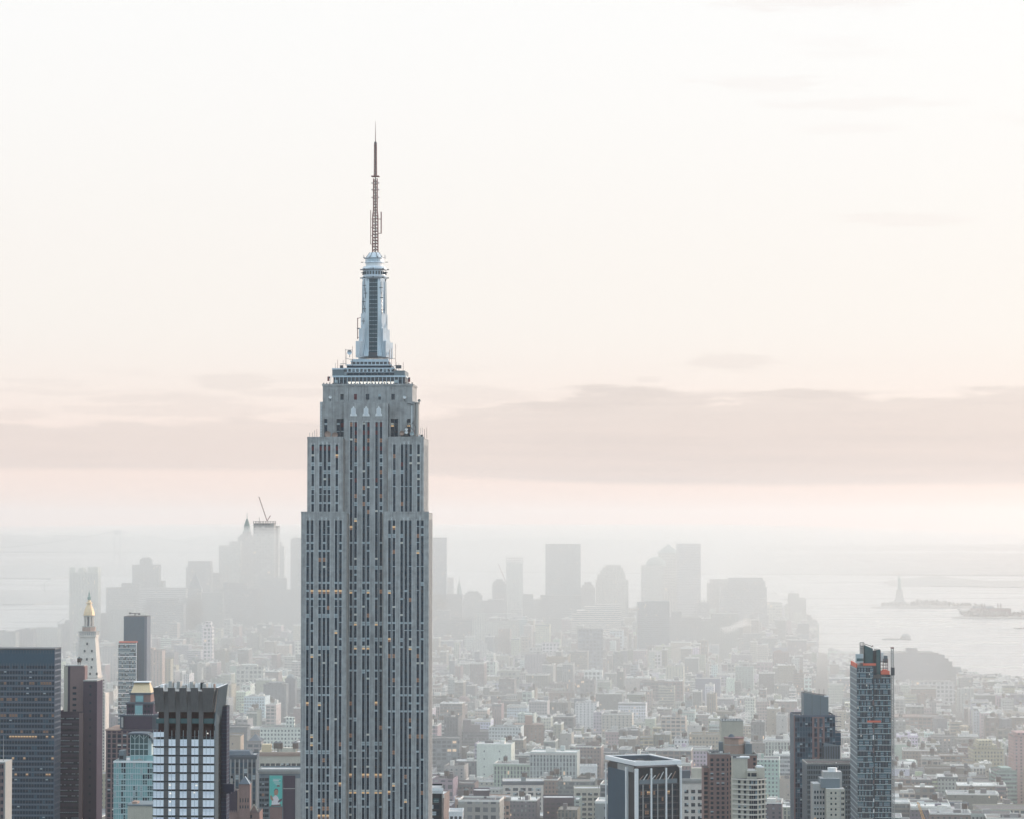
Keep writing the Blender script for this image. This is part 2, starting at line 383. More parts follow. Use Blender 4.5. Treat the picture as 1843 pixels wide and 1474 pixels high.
# ---------------------------------------------------------------- windows as real pieces
_wc = {}
def wgeom(mb, kind, w_, h_, cx=0.0, cy=0.0, cz=0.0, face='N'):
    """one window: panes, meeting rail and sill, facing local -y (turned for side faces)"""
    k0 = len(mb.v); f0 = len(mb.f)
    up, lo, rail = {
        'dark': ('glass','glass','spandrel'), 'dark2': ('black','glass','spandrel'), 'blue': ('glassb','glassb','steel'),
        'half': ('blind','glass','spandrel'), 'full': ('blind','blind','spandrel'), 'top': ('blind','glass','spandrel'),
        'cream': ('blindw','glass','spandrel'), 'lit': ('lit','litdim','spandrel'), 'lithalf': ('blindw','lit','spandrel'),
        'dim': ('litdim','litdim','spandrel'), 'litw': ('litw','litw','steel'), 'maroon': ('maroon','maroon','maroon'),
        'panel': ('panel','panel','panel'), 'panel2': ('panel2','panel','panel'), 'panel3': ('panel2','panel2','panel'), 'open': ('redfloor','redfloor','black'), 'tealw': ('tealdk','tealdk','tealfr'),
        'bluecw': ('bluecw','bluecw','bluecw')}[kind]
    x0, x1, z0, z1 = -w_/2, w_/2, -h_/2, h_/2; zm = 0 if kind != 'top' else h_*.28
    y = -.04
    mb.face([(x0,y,z0),(x1,y,z0),(x1,y,zm),(x0,y,zm)], M[lo])
    mb.face([(x0,y,zm),(x1,y,zm),(x1,y,z1),(x0,y,z1)], M[up])
    r = M[rail]; a = -.12; t = .07
    for (p, q, s, u) in ((x0, x1, zm-t, zm+t), (x0, x1, z0-.02, z0+.14)):
        mb.face([(p,a,s),(q,a,s),(q,a,u),(p,a,u)], r); mb.face([(p,a,u),(q,a,u),(q,y,u),(p,y,u)], r)
    for i in range(k0, len(mb.v)):
        x, yy, z = mb.v[i]
        if face == 'W': x, yy = -yy, x
        elif face == 'E': x, yy = yy, -x
        elif isinstance(face, float): x, yy = x*cos(face)-yy*sin(face), x*sin(face)+yy*cos(face)
        mb.v[i] = (x+cx, yy+cy, z+cz)
def pick(kinds):
    r = random.random()*sum(k[0] for k in kinds)
    for wt, k in kinds:
        r -= wt
        if r <= 0: return k
    return kinds[-1][1]
class Wins:
    def __init__(s, root, name='window', limit=100): s.root = root; s.name = name; s.items = []; s.limit = limit
    def add(s, face, plane, u, z, w_, h_, kind):
        if face == 'N': x, y = u, plane
        elif isinstance(face, float): x, y = u, plane
        else: x, y = plane, u
        s.items.append((x, y, z, face, round(w_, 2), round(h_, 2), kind))
    def grid(s, face, plane, us, zs, w_, h_, kinds, rowbias=0.0):
        for z in zs:
            rowk = pick(kinds)
            for u in us: s.add(face, plane, u, z, w_, h_, rowk if random.random() < rowbias else pick(kinds))
    def done(s):
        rt = s.root; bpy.context.view_layer.update()
        mw = Matrix.Translation(rt.location) @ Matrix.Rotation(rt.rotation_euler.z, 4, 'Z')
        def dist(it): return (mw @ Vector(it[:3]) - cam.location).length - it[4]*it[5]*3
        s.items.sort(key=dist)
        def vis(it):
            p = mw @ Vector(it[:3]); v = p - cam.location
            dy = v.y*cos(TH)+v.z*sin(TH); py = CYP-FPX*(v.z*cos(TH)-v.y*sin(TH))/dy
            return py < 1480
        a = [i for i in s.items if vis(i)]; b = [i for i in s.items if not vis(i)]
        for it in a[:s.limit]:
            x, y, z, face, w_, h_, kind = it; key = (kind, w_, h_)
            if key not in _wc:
                mb = MB(); wgeom(mb, kind, w_, h_); _wc[key] = mb.mesh(s.name)
            o = bpy.data.objects.new(s.name, _wc[key]); C.objects.link(o); o.parent = rt
            o.location = (x, y, z); o.rotation_euler = (0, 0, {'N': 0, 'W': pi/2, 'E': -pi/2}.get(face, face if isinstance(face, float) else 0))
        rest = a[s.limit:]+b
        if rest:
            mb = MB()
            for x, y, z, face, w_, h_, kind in rest: wgeom(mb, kind, w_, h_, x, y, z, face)
            mb.build(s.name+('s' if not s.name.endswith('s') else ''), rt, kind='stuff')
def frange(a, b, st):
    r = []; 
    while a < b-1e-6: r.append(a); a += st
    return r
def foot(x0, x1, y0, y1, ztop, hero=True): BOXES.append((x0, x1, y0, y1, ztop, hero))

# ---------------------------------------------------------------- the spired skyscraper
def spire_tower():
    D = 1323.0; cx = X(656.5, D, 1100)
    t = thing('skyscraper', 'tall grey limestone skyscraper with stepped crown, metal mast and lattice antenna', 'skyscraper', (cx, D, 0), YAW)
    S = FPX/D*1.0
    def z(py): return Z(py, D)
    zl, z2, z3, z4 = z(923), z(788), z(722), z(693)
    li, ls, sp = M['lime'], M['limeshade'], M['spandrel']
    W1 = [11.7, 13.8, 17.5, 19.5, 21.6, 25.25, 27.35]; W2 = [13.75, 17.45, 19.5, 21.55, 25.3]; CC = [-7.15, -5.0, -1.08, 1.08, 5.0, 7.15]
    cw = 1.5
    def strips(mb, x0, x1, y, zb, zt, cols, top, rec=.55, stone=li):
        """stone piers between recessed window strips on a north face at plane y; cols = strip centres"""
        cols = sorted(cols); e = x0
        for c in cols:
            a, b = c-cw/2, c+cw/2
            if a-e > .9: mb.box(e, a, y, y+rec, zb, top, stone, bottom=False)
            else: mb.box(e, a, y+.18, y+rec, zb, top, M['mull'], bottom=False)
            e = b
        mb.box(e, x1, y, y+rec, zb, top, stone, bottom=False)
        mb.box(x0, x1, y-.02, y+rec, top, zt, stone)
    def trims(mb, y, zb, top, cols):
        for c in cols:
            for s in (-1, 1): mb.box(c+s*cw/2-.05, c+s*cw/2+.13, y-.06, y+.25, zb, top+.7, M['steel'], bottom=False)
    w_ = MB(); tr = MB(); body = MB()
    # lower shaft: two wings and a recessed centre
    for s in (-1, 1):
        a, b = sorted((s*30.5, s*8.8))
        strips(w_, a, b, 0, 0, zl, [s*c for c in W1], zl-3.4); trims(tr, 0, 0, zl-3.4, [s*c for c in W1])
        body.box(a+.02, b-.02, .55, 23, 0, zl-.05, sp, M['roofdk'])
        a2, b2 = sorted((s*27.9, s*10.8))
        strips(w_, a2, b2, 2.0, zl-.2, z2, [s*c for c in W2], z2-2.9); trims(tr, 2.0, zl, z2-2.9, [s*c for c in W2])
        body.box(a2+.02, b2-.02, 2.55, 31, zl-1, z2-.05, sp, M['roofdk'])
        # inner return walls of the wings, and the outer side walls with their own strips
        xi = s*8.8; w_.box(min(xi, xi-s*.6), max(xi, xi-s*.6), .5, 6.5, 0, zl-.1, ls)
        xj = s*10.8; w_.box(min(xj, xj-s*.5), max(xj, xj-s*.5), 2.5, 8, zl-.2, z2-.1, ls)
    # side walls (the one on the right shows)
    for s in (-1, 1):
        for (xo, y0, y1, zb, zt, cols) in ((30.5, .0, 23, 0, zl, [3.4, 5.5, 9.6, 11.7, 15.8, 17.9]), (27.9, 2.0, 31, zl-.2, z2, [7, 9.1, 14, 16.1, 21, 23.1])):
            e = y0+.55
            for c in cols+[None]:
                q = (c-cw/2) if c else y1
                w_.box(min(s*xo, s*(xo-.5)), max(s*xo, s*(xo-.5)), e, q, zb, zt-3, li, bottom=False)
                if c: e = c+cw/2
            w_.box(min(s*xo, s*(xo-.5))+(.0), max(s*xo, s*(xo-.5)), y0+.55, y1, zt-3, zt-.02, li)
    # centre bay and the full upper block
    ct = z(747)
    strips(w_, -10.6, 10.6, 4.5, 0, z3-1.0, CC, ct-3.0); trims(tr, 4.5, 0, ct-3.0, CC)
    body.box(-10.5, 10.5, 5.05, 30, 0, z3-1.1, sp)
    up = MB()
    cols3 = [-20, -14.05, -12.1, 12.1, 14.05, 20]; top3 = z(752)
    strips(up, -22.8, 22.8, 10, z2-1, z3, cols3, top3)
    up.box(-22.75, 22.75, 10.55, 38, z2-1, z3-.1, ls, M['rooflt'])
    for c in cols3: up.box(c-.8, c+.8, 10.5, 10.56, z2, top3, sp)
    up.box(-21.6, 21.6, 11.2, 37, z3-.3, z4, li, M['rooflt'])
    for px in (-10.4, -7.6, 7.6, 10.4, -17, 17): up.box(px-1.1, px+1.1, 10.9, 11.3, z3-.2, z4-.4-abs(px)*.02, li)
    for px in (-21.9, -16.5, 16.5, 21.9): up.box(px-.8, px+.8, 9.7, 10.1, z2-1, z3-.5, li)
    # parapet lip, crenel blocks along the terrace
    up.box(-22.0, 22.0, 10.9, 11.25, z4-.02, z4+.9, li); up.box(21.7, 22.0, 11.25, 37, z4-.02, z4+.9, li); up.box(-22.0, -21.7, 11.25, 37, z4-.02, z4+.9, li)
    for i in range(30): 
        xx = -21.4+i*1.47; up.box(xx, xx+.5, 10.95, 11.2, z4+.9, z4+1.35+random.random()*.35, M['darkmetal'])
    w_.build('stone_wall', t); body.build('inner_wall', t); tr.build('steel_trim', t); up.build('upper_block', t)
    for s in (-1, 1):
        roofs = MB()
        a, b = sorted((s*30.6, s*8.6)); roofs.box(a, b, -.1, .25, zl-.01, zl+.8, li); roofs.box(a+.3, b-.3, .3, 22.9, zl-.04, zl+.15, M['roofdk'])
        roofs.build('setback_parapet', t); roofs = MB(); a, b = sorted((s*28, s*10.7)); roofs.box(a, b, 1.9, 2.2, z2-.01, z2+.8, li); roofs.box(a+.3, b-.3, 2.3, 30.8, z2-.04, z2+.15, M['roofdk'])
        roofs.build('setback_parapet', t)
    # ornaments over the strips
    for c in (-6.07, 0, 6.07):
        o = MB(); zb, zt = z(748), z(731)
        prof = [(-1.75, 0), (-1.55, .22), (-1.15, .30), (-1.1, .72), (-.45, .84), (-.12, 1), (.12, 1), (.45, .84), (1.1, .72), (1.15, .30), (1.55, .22), (1.75, 0)]
        pts = [(c+a, zb+(zt-zb)*b) for a, b in prof]
        o.face([(a, 4.25, b) for a, b in pts], M['white'])
        for p, q in zip(pts, pts[1:]): o.face([(p[0], 4.25, p[1]), (p[0], 4.52, p[1]), (q[0], 4.52, q[1]), (q[0], 4.25, q[1])], M['alumlt'])
        for k in (-.6, -.2, .2, .6): o.box(c+k-.06, c+k+.06, 4.16, 4.26, zb+.3, zb+(zt-zb)*.8, M['alum'])
        o.build('fan_ornament', t)
    def leaf(c, y, zz, n):
        o = MB()
        for k in range(-n, n+1): o.bar((c, y-.15, zz), (c+k*.55, y-.15, zz+1.5-.3*abs(k)), .16, M['steel'])
        o.build('fan_ornament', t)
    for s in (-1, 1):
        for c in (12.75, 18.5, 20.6, 26.3): leaf(s*c, 0, zl-3.0, 1)
        for c in (18.5, 20.5): leaf(s*c, 2, z2-2.6, 1)
    # windows
    W = Wins(t); FL = 3.8; zr0 = z(978.3)
    kd = [(38, 'dark'), (12, 'dark2'), (5, 'half'), (1.2, 'full'), (4, 'cream'), (4.2, 'dim'), (1.0, 'lit'), (1.6, 'lithalf'), (1.5, 'top')]
    def column(face, plane, us, zb, zt, extra=None):
        k = math.ceil((zb-zr0)/FL)
        while zr0+k*FL < zt:
            zz = zr0+k*FL; r = random.Random(k*13+(0 if us[0] < -9 else (7 if us[0] < 9 else 3))+(50 if plane < 1 else 0)); tier = r.random(); shade = r.random() < .34; sk = r.choice(['half', 'half', 'top', 'full'])
            for u in us:
                q = random.random(); kk = pick(kd)
                if shade and q < .82: kk = sk
                q = random.random()
                if zz > zl+4 and us[0] < -9 and abs(zz-z(806)) < 2 and face == 'N': kk = 'maroon'
                if -9 < us[0] < 9 and (abs(zz-z(757)) < 1.9 or abs(zz-z(770)) < 1.9 or abs(zz-z(805)) < 1.9) and q < .55: kk = 'maroon'
                if zz > zl+10 and q < .05: kk = 'maroon'
                if tier < .13 and q < .6: kk = ['half','dim','lithalf','full','top','lit'][int(r.random()*6) if r.random() < .02 else int(tier*6/.13)]
                W.add(face, plane, u, zz, cw-.1, 1.95, kk)
            k += 1
    zbot = z(1500)
    for s in (-1, 1):
        for grp in ((11.7, 13.8), (17.5, 19.5, 21.6), (25.25, 27.35)): column('N', .50, [s*c for c in grp], zbot, zl-4.3)
        for grp in ((13.75,), (17.45, 19.5, 21.55), (25.3,)): column('N', 2.5, [s*c for c in grp], zl+1.5, z2-3.6)
    for grp in CC[:2], CC[2:4], CC[4:]: column('N', 5.0, list(grp), zbot, ct-4)
    for grp in ((-20,), (-14.05, -12.1), (12.1, 14.05), (20,)): column('N', 10.5, list(grp), z2+1, top3-.8)
    for grp in ((3.4, 5.5), (9.6, 11.7), (15.8, 17.9)): column('W', 30.0, list(grp), zbot, zl-4.3)
    for grp in ((7, 9.1), (14, 16.1), (21, 23.1)): column('W', 27.4, list(grp), zl+1.5, z2-4)
    for c, kk in ((-12.2, 'dark2'), (-5.95, 'maroon'), (0, 'dark'), (6.1, 'half'), (12.3, 'dark')): W.add('N', 11.15, c, z(713), 1.7, 2.7, kk)
    W.done()
    # terrace house: glass storey, stepped metal tiers
    cy = 24.0; ox = .4
    def sx(px): return (px-663.5)*(D+12)/FPX+ox
    tiers = MB(); al, dk = M['alum'], M['darkmetal']
    def tier(x0, x1, y0, ptop, pbot, m, depth=None):
        a, b = sx(x0), sx(x1); tiers.box(a, b, y0, 2*cy-y0, z(pbot), z(ptop), m)
    tier(599, 729, 14, 677, 693.5, dk); tier(597.5, 730, 13.5, 674, 677, al)
    tier(601, 727, 15, 668, 674, dk); tier(597, 618, 13.8, 663, 674, M['gclad']); tier(709, 728.5, 13.8, 665, 674, M['gclad']); tier(596.5, 619, 13.6, 660.5, 663, M['alum'])
    tier(617, 709, 15.2, 667, 669, al); tier(618, 708, 15.8, 661, 667, dk); tier(616.5, 709.5, 15.4, 659.5, 661.5, al)
    tier(622, 703, 17, 655, 659.5, M['spandrel']); tier(621, 704, 16.6, 653, 655.2, al)
    tier(629.5, 697.5, 18, 648, 653, dk); tier(628.5, 698.5, 17.6, 645.8, 648.2, al); tier(631, 697, 18.4, 643, 645.8, M['alum'])
    for i in range(18):   # mullions of the dark glazed tiers
        xx = sx(603+i*7.1); tiers.box(xx-.12, xx+.12, 13.8, 14.0, z(693), z(677), al); 
        if 619 < 603+i*7.1 < 707: tiers.box(xx-.3, xx+.3, 15.3, 15.8, z(667), z(661), al)
        if 630 < 603+i*7.1 < 697: tiers.box(xx-.2, xx+.2, 17.7, 18, z(653), z(648), al)
    tiers.build('stepped_terrace_house', t)
    WW = Wins(t, 'lounge_window')
    for i in range(12): WW.add('N', 13.9, sx(629+i*7.1-.5), z(689.5), 1.55, 2.3, 'litw')
    for px in (604, 611, 618, 713, 720): WW.add('N', 13.9, sx(px), z(688), 1.5, 3.2, pick([(3,'full'),(2,'half'),(1,'dark')]))
    for i in range(11): WW.add('N', 14.95, sx(607+i*11), z(671), 2.4, 1.2, pick([(3,'dark'),(1,'full')]))
    for i in range(8): WW.add('N', 15.75, sx(622+i*11.5), z(664), 2.0, .9, pick([(2,'full'),(2,'half'),(1,'dark')]))
    WW.done()
    # mast: octagonal core, four glazed faces, stepped corner wings
    mx = 1.55+.4; my = cy+.5; DM = D+24
    def mz(py): return Z(py, DM)
    mast = MB(); k = DM/FPX
    mast.ngon(mx, my, 5.0, mz(645), mz(503), M['alum'], 8, 4.7)
    for (hw, pb, pt) in ((31.5, 645, 616), (26.3, 616, 593), (23, 593, 566), (20.4, 566, 503)):
        Rr = (hw*k-1.1)/.7071
        for q in range(4):
            a = pi/4+q*pi/2; k0 = len(mast.v)
            mast.box(3.0, Rr, -1.5, 1.5, mz(pb)-.1, mz(pt)-.12*(q % 2), M['alum'])
            for i in range(k0, len(mast.v)):
                x, y, zz = mast.v[i]; mast.v[i] = (mx+x*cos(a)-y*sin(a), my+x*sin(a)+y*cos(a), zz)
    mast.build('mast_shaft', t)
    for q in range(4):    # flaring fluted wing plates either side of each glazed strip
        a = q*pi/2
        f = MB()
        for s in (-1, 1):
            for i in range(7):
                u0 = s*(2.15+i*.22); u1b = s*(2.25+i*1.0); u1m = s*(2.2+i*.55)
                f.bar((u0, -5.5, mz(508)), (u0*1.05, -5.7, mz(570)), .22, M['alumlt']); f.bar((u0*1.05, -5.7, mz(570)), (u1m, -6.2, mz(612)), .2, M['alumlt']); f.bar((u1m, -6.2, mz(612)), (u1b, -7.2, mz(642)), .2, M['alumlt'])
            p = lambda i, yy, ww: (s*ww, yy, i)
            pr = [(503, 2.1, 4.6, -5.25), (570, 2.1, 4.9, -5.4), (605, 2.1, 5.8, -5.9), (625, 2.1, 7.0, -6.5), (643.5, 2.1, 8.2, -7.0)]
            for (pa, ia, oa, ya), (pb, ib, ob, yb) in zip(pr, pr[1:]):
                f.face([(s*ia, ya, mz(pa)), (s*oa, ya+1.2, mz(pa)), (s*ob, yb+1.2, mz(pb)), (s*ib, yb, mz(pb))], M['alumlt'] if pa < 560 else M['alum'])
                f.face([(s*ia, ya, mz(pa)), (s*ib, yb, mz(pb)), (s*ib, -3, mz(pb)), (s*ia, -3, mz(pa))], M['alum'])
        for i in range(len(f.v)):
            x, y, zz = f.v[i]; f.v[i] = (mx+x*cos(a)-y*sin(a), my+x*sin(a)+y*cos(a), zz)
        f.build('mast_wing', t)
        gmb = MB(); gmb.box(-2.05, 2.05, -5.3, -4, mz(645), mz(503), M['mastglass'])
        for i in range(4): xx = -2.05+i*1.366; gmb.box(xx-.07, xx+.07, -5.42, -5.28, mz(640), mz(503), M['spandrel'])
        for i in range(18): zz = mz(640)+(mz(503)-mz(640))*i/18; gmb.box(-2.05, 2.05, -5.38, -5.28, zz-.07, zz+.07, M['alum'])
        gmb.box(-2.3, 2.3, -7.0, -4, mz(645), mz(636), M['darkmetal'])
        for i in range(len(gmb.v)):
            x, y, zz = gmb.v[i]; gmb.v[i] = (mx+x*cos(a)-y*sin(a), my+x*sin(a)+y*cos(a), zz)
        gmb.build('mast_window', t)
    ant = MB()   # little aerials bolted on the shaft
    for px, py, l in ((650, 516, 6), (652, 530, 5), (649, 545, 4), (680, 520, 6), (681, 538, 5), (683, 560, 4), (650, 558, 3), (648, 580, 3)):
        a = (px-666)*k+mx; ant.bar((a-.8, my-5.9, mz(py)), (a+.8, my-6.1, mz(py)), .3, M['darkmetal']); ant.bar((a, my-6, mz(py)-l/2), (a, my-6, mz(py)+l/2), .22, M['darkmetal'])
    a = (636-666)*k+mx
    ant.bar((a, my-1, mz(611)), (a, my-1, mz(573)), .35, M['rust']); ant.bar((a, my-1, mz(574)), (a+2.5, my-1, mz(571)), .25, M['rust']); ant.bar((a, my-1, mz(608)), (a+1.5, my-1, mz(609)), .25, M['rust']); ant.bar((a-.3, my-1, mz(592)), (a+1.2, my-1, mz(592)), .5, M['darkmetal'])
    for s in (-1, 1):
        for py in (480, 499): 
            ant.bar((mx+s*5.3, my-1, mz(py-20+13)), (mx+s*6.6, my-1, mz(py-20+13)), .3, M['darkmetal'])
    ant.build('mast_aerial', t)
    drum = MB(); r = lambda px: px*k
    drum.lathe(mx, my, [(r(21),mz(504)),(r(23),mz(502.5)),(r(24),mz(500.5)),(r(22),mz(499)),(r(21),mz(498)),(r(20.3),mz(496.5)),(r(20.3),mz(489)),(r(21.5),mz(487.5)),(r(23.5),mz(486)),(r(23.5),mz(485)),(r(21.5),mz(483.5)),(r(20.5),mz(481)),(r(16),mz(480.8))], M['alum'])
    for i in range(24):
        a = 2*pi*i/24; drum.bar((mx+r(20.5)*cos(a), my+r(20.5)*sin(a), mz(495.5)), (mx+r(20.5)*cos(a), my+r(20.5)*sin(a), mz(490)), .7, M['darkmetal'])
    for i in range(8):
        a = 2*pi*i/8
        for py in (486, 501): drum.bar((mx+r(22)*cos(a), my+r(22)*sin(a), mz(py)), (mx+r(26)*cos(a), my+r(26)*sin(a), mz(py)), .5, M['darkmetal'])
    drum.build('observation_drum', t)
    wb = MB(); wb.lathe(mx, my, [(r(15.8),mz(481.2)),(r(16),mz(474.4))], M['white']); wb.build('white_band', t)
    cone = MB(); cone.lathe(mx, my, [(r(15.8),mz(474.6)),(r(18),mz(474)),(r(17.5),mz(472.6)),(r(16.8),mz(472)),(r(16.8),mz(467)),(r(19.5),mz(466)),(r(19.5),mz(465)),(r(15),mz(464.3)),(r(13),mz(460)),(r(9),mz(455.5)),(0,mz(455))], M['alum'])
    for i in range(8):
        a = 2*pi*(i+.5)/8; cone.bar((mx+r(18)*cos(a), my+r(18)*sin(a), mz(465.5)), (mx+r(21)*cos(a), my+r(21)*sin(a), mz(464.5)), .35, M['darkmetal']); cone.bar((mx+r(21)*cos(a), my+r(21)*sin(a), mz(465)), (mx+r(21)*cos(a), my+r(21)*sin(a), mz(460)), .16, M['conclt'])
        cone.bar((mx+r(15.2)*cos(a), my+r(15.2)*sin(a), mz(464)), (mx+r(9)*cos(a), my+r(9)*sin(a), mz(455.5)), .3, M['darkmetal'])
    cone.build('dome_cap', t)
    # lattice antenna
    an = MB(); ru = M['rust']; dm = M['darkmetal']
    ax = mx+.35
    def lat(pb, pt, h0, h1, n, th=.3, m=ru):
        zb, zt = mz(pb), mz(pt)
        cs = [(-1,-1),(1,-1),(1,1),(-1,1)]
        for i in range(4): an.bar((ax+cs[i][0]*h0, my+cs[i][1]*h0, zb), (ax+cs[i][0]*h1, my+cs[i][1]*h1, zt), th, m)
        for j in range(n):
            za = zb+(zt-zb)*j/n; zc = zb+(zt-zb)*(j+1)/n; ha = h0+(h1-h0)*j/n; hc = h0+(h1-h0)*(j+1)/n
            for i in range(4):
                p, q = cs[i], cs[(i+1) % 4]
                an.bar((ax+p[0]*ha, my+p[1]*ha, za), (ax+q[0]*ha, my+q[1]*ha, za), th*.75, m)
                if (i+j) % 2: p, q = q, p
                an.bar((ax+p[0]*ha, my+p[1]*ha, za), (ax+q[0]*hc, my+q[1]*hc, zc), th*.6, dm if j % 2 else m)
    lat(456, 389, 1.32, 1.25, 12); lat(389, 379, 1.25, .95, 2); lat(379, 322, .95, .92, 11)
    lat(318, 258, .62, .52, 14, .26, ru)
    an.bar((ax, my, mz(456)), (ax, my, mz(258)), .42, dm)
    an.box(ax-1.9, ax+1.9, my-1.9, my+1.9, mz(318.8), mz(317.4), ru)
    for py in (331, 343, 357): 
        for s in (-1, 1): an.box(ax+s*1.6-.25, ax+s*1.6+.25, my-.3, my+.3, mz(py), mz(py)+.5, dm); an.bar((ax, my, mz(py)+.2), (ax+s*1.6, my, mz(py)+.2), .12, ru)
    an.bar((ax, my, mz(258)), (ax, my, mz(240)), .34, ru, .26); an.bar((ax, my, mz(240)), (ax, my, mz(219)), .24, ru, .12)
    an.box(ax-.5, ax+.5, my-.5, my+.5, mz(258), mz(256), dm)
    an.bar((ax-2.25, my, mz(440)), (ax-2.25, my, mz(379)), .28, ru); an.bar((ax+2.85, my, mz(421)), (ax+2.85, my, mz(382)), .5, ru)
    for py in (395, 410, 425, 440): an.bar((ax-2.25, my, mz(py)), (ax-1.2, my, mz(py)), .2, ru)
    for py in (395, 420.5): an.bar((ax+2.85, my, mz(py)), (ax+1.2, my, mz(py)), .28, ru)
    an.build('lattice_antenna', t)
    # roof clutter: dishes, aerials, flags, ducts
    def dish(px, py, rpx, y, m, mm='darkmetal'):
        rr = rpx*k; x = (px-656.5)*(D+y)/FPX-y*.1; zz = Z(py, D+y); o = MB()
        n = 16
        for (ra, ya), (rb, yb) in zip([(0, .25), (rr*.95, 0), (rr, -.35), (rr, .1), (rr*.55, .55)], [(rr*.95, 0), (rr, -.35), (rr, .1), (rr*.55, .55), (0, .6)]):
            for i in range(n):
                a, b = 2*pi*i/n, 2*pi*(i+1)/n
                o.face([(ra*cos(a), ya, ra*sin(a)), (rb*cos(a), yb, rb*sin(a)), (rb*cos(b), yb, rb*sin(b)), (ra*cos(b), ya, ra*sin(b))], M[m])
        o.bar((0, .5, -rr-1.2), (0, .5, 0), .25, M[mm]); o.build('dish_antenna', t, (x, y, zz))
    dish(589, 780.8, 5.6, 3.2, 'tanbr'); dish(601.8, 782.5, 5.2, 3.5, 'tanbr')
    dish(722.8, 778.8, 4.2, 3.4, 'tanbr'); dish(731, 772, 2.7, 4, 'white'); dish(731, 777.2, 2.7, 3.6, 'white'); dish(741.3, 779.8, 4.1, 3.6, 'blind'); dish(745.6, 784.5, 2.8, 3.0, 'conclt'); dish(732, 786, 3.5, 3.2, 'darkmetal')
    dish(593.3, 715, 3, 9.6, 'white'); dish(727.5, 715.5, 3.1, 9.6, 'white'); dish(628, 635, 4.2, 16, 'alum'); dish(754, 722, 2.6, 9, 'conclt')
    cl = MB()
    dx = 23.6
    cl.lathe(dx, 12, [(.0, z2), (1.1, z2), (1.1, z3-1), (1.5, z3-.4), (0, z3)], M['conclt'], 12)
    cl.bar((21.5, 9.6, z2), (21.5, 9.6, z3-2), .5, M['steel']); cl.bar((22.3, 9.6, z3-1.5), (19.3, 9.6, z3-.8), .3, M['darkmetal'])
    for i in range(14):
        zz = z2+i*1.3; cl.bar((-22.6, 9.7, zz), (-21.9, 9.7, zz), .3, M['alumlt'])
    cl.bar((-22.3, 9.7, z2), (-22.3, 9.7, z3-1), .25, M['steel'])
    for px, py, h, y in [(x, 787, 3+4*random.random(), 3) for x in (556, 561, 565, 569, 768, 764, 760, 757)]+[(x, 787, 2+5*random.random(), 4) for x in (738, 746, 751, 755, 748)]:
        x = (px-656.5)*D/FPX-y*.1; cl.bar((x, y, z2), (x, y, z2+h*.75), .16, M['rust' if random.random() < .4 else 'conclt'])
    for i in range(12):
        x = 19+random.random()*8; cl.box(x, x+.8, 3.4, 4.2, z2, z2+.6+random.random()*1.2, M[random.choice(['darkmetal','white','conclt','black'])])
    cl.box(16.6, 19.4, 4, 6, z2, z2+2.4, M['darkmetal'])
    for i in range(5): cl.bar((18+i*1.0, 9.5, Z(765, D)+random.uniform(-3, 3)), (20+i*.9, 9.3, Z(765, D)+random.uniform(-3, 3)), .2, M['darkmetal'])
    for px, pb, h in ((602, 661, 5), (606, 661, 8), (612, 660, 4), (616, 660, 7), (620, 644, 9), (622, 644, 6), (633, 645, 12), (700, 645, 9), (704, 645, 10), (711, 645, 14), (713, 661, 6), (717, 662, 5), (725, 664, 7)):
        x = sx(px); cl.bar((x, 15.5, z(pb)-3), (x, 15.5, z(pb)+h*.55), .15, M['rust' if h > 6 else 'conclt'])
    for a, b, c, d in ((620, 627, 633, 627), (620, 642, 633, 645), (700, 643, 710, 643), (611, 652, 622, 652), (708, 656, 716, 656)): cl.bar((sx(a), 15.5, z(b)), (sx(c), 15.5, z(d)), .25, M['conclt'])
    for px in (613, 714, 719): cl.box(sx(px)-.7, sx(px)+.7, 14.8, 16, z(661), z(655), M['darkmetal'])
    cl.build('roof_equipment', t)
    for px, py, s in ((592, 678, -1), (735, 680, 1)):
        x = sx(px); f = MB(); f.bar((x, 13, z(693)), (x-s*1.0, 13, z(py)+1), .14, M['conclt'])
        f.box(x-s*.1 if s > 0 else x-.9, x+.9 if s > 0 else x+.1, 12.95, 13.05, z(py)-1.6, z(py)+.6, M['rust']); f.box(x-.1, x+.45, 12.9, 12.94, z(py)-.3, z(py)+.6, M['bluecw']); f.build('flag', t)
    foot(cx-32, cx+34, D-2, D+50, zl)
    foot(cx-29, cx+31, D-1, D+49, z2); foot(cx-24, cx+26, D+8, D+45, z4); foot(cx-9, cx+12, D+18, D+35, z(455))
spire_tower()
# ---------------------------------------------------------------- near and middle towers, each a thing
def root(name, label, cat, px0, px1, D, group=None, rot=YAW, pyref=1350):
    cx = X((px0+px1)/2, D, pyref); t = thing(name, label, cat, (cx, D, 0), rot, group)
    t['_w'] = 0; del t['_w']
    return t, (lambda px, dy=0.0: (px-(px0+px1)/2)*D/FPX*1.0)
def parapet(mb, x0, x1, y0, y1, z0, h, m, th=.5):
    mb.box(x0, x1, y0, y0+th, z0, z0+h, m); mb.box(x0, x1, y1-th, y1, z0, z0+h, m)
    mb.box(x0, x0+th, y0+th, y1-th, z0, z0+h, m); mb.box(x1-th, x1, y0+th, y1-th, z0, z0+h, m)
_tank = {}
def water_tank(parent, x, y, z0, s=1.0):
    if not _tank:
        mb = MB()
        for i in range(4):
            a = pi/4+i*pi/2; mb.bar((1.5*cos(a), 1.5*sin(a), 0), (1.5*cos(a), 1.5*sin(a), 3), .3, M['darkmetal'])
        mb.ngon(0, 0, 2.2, 3, 7.2, M['wood'], 12); mb.ngon(0, 0, 2.4, 7.2, 8.9, M['tankroof'], 12, .1)
        _tank[0] = mb.mesh('water_tank')
    o = bpy.data.objects.new('water_tank', _tank[0]); C.objects.link(o); o.parent = parent; o.location = (x, y, z0); o.scale = (s, s, s); return o

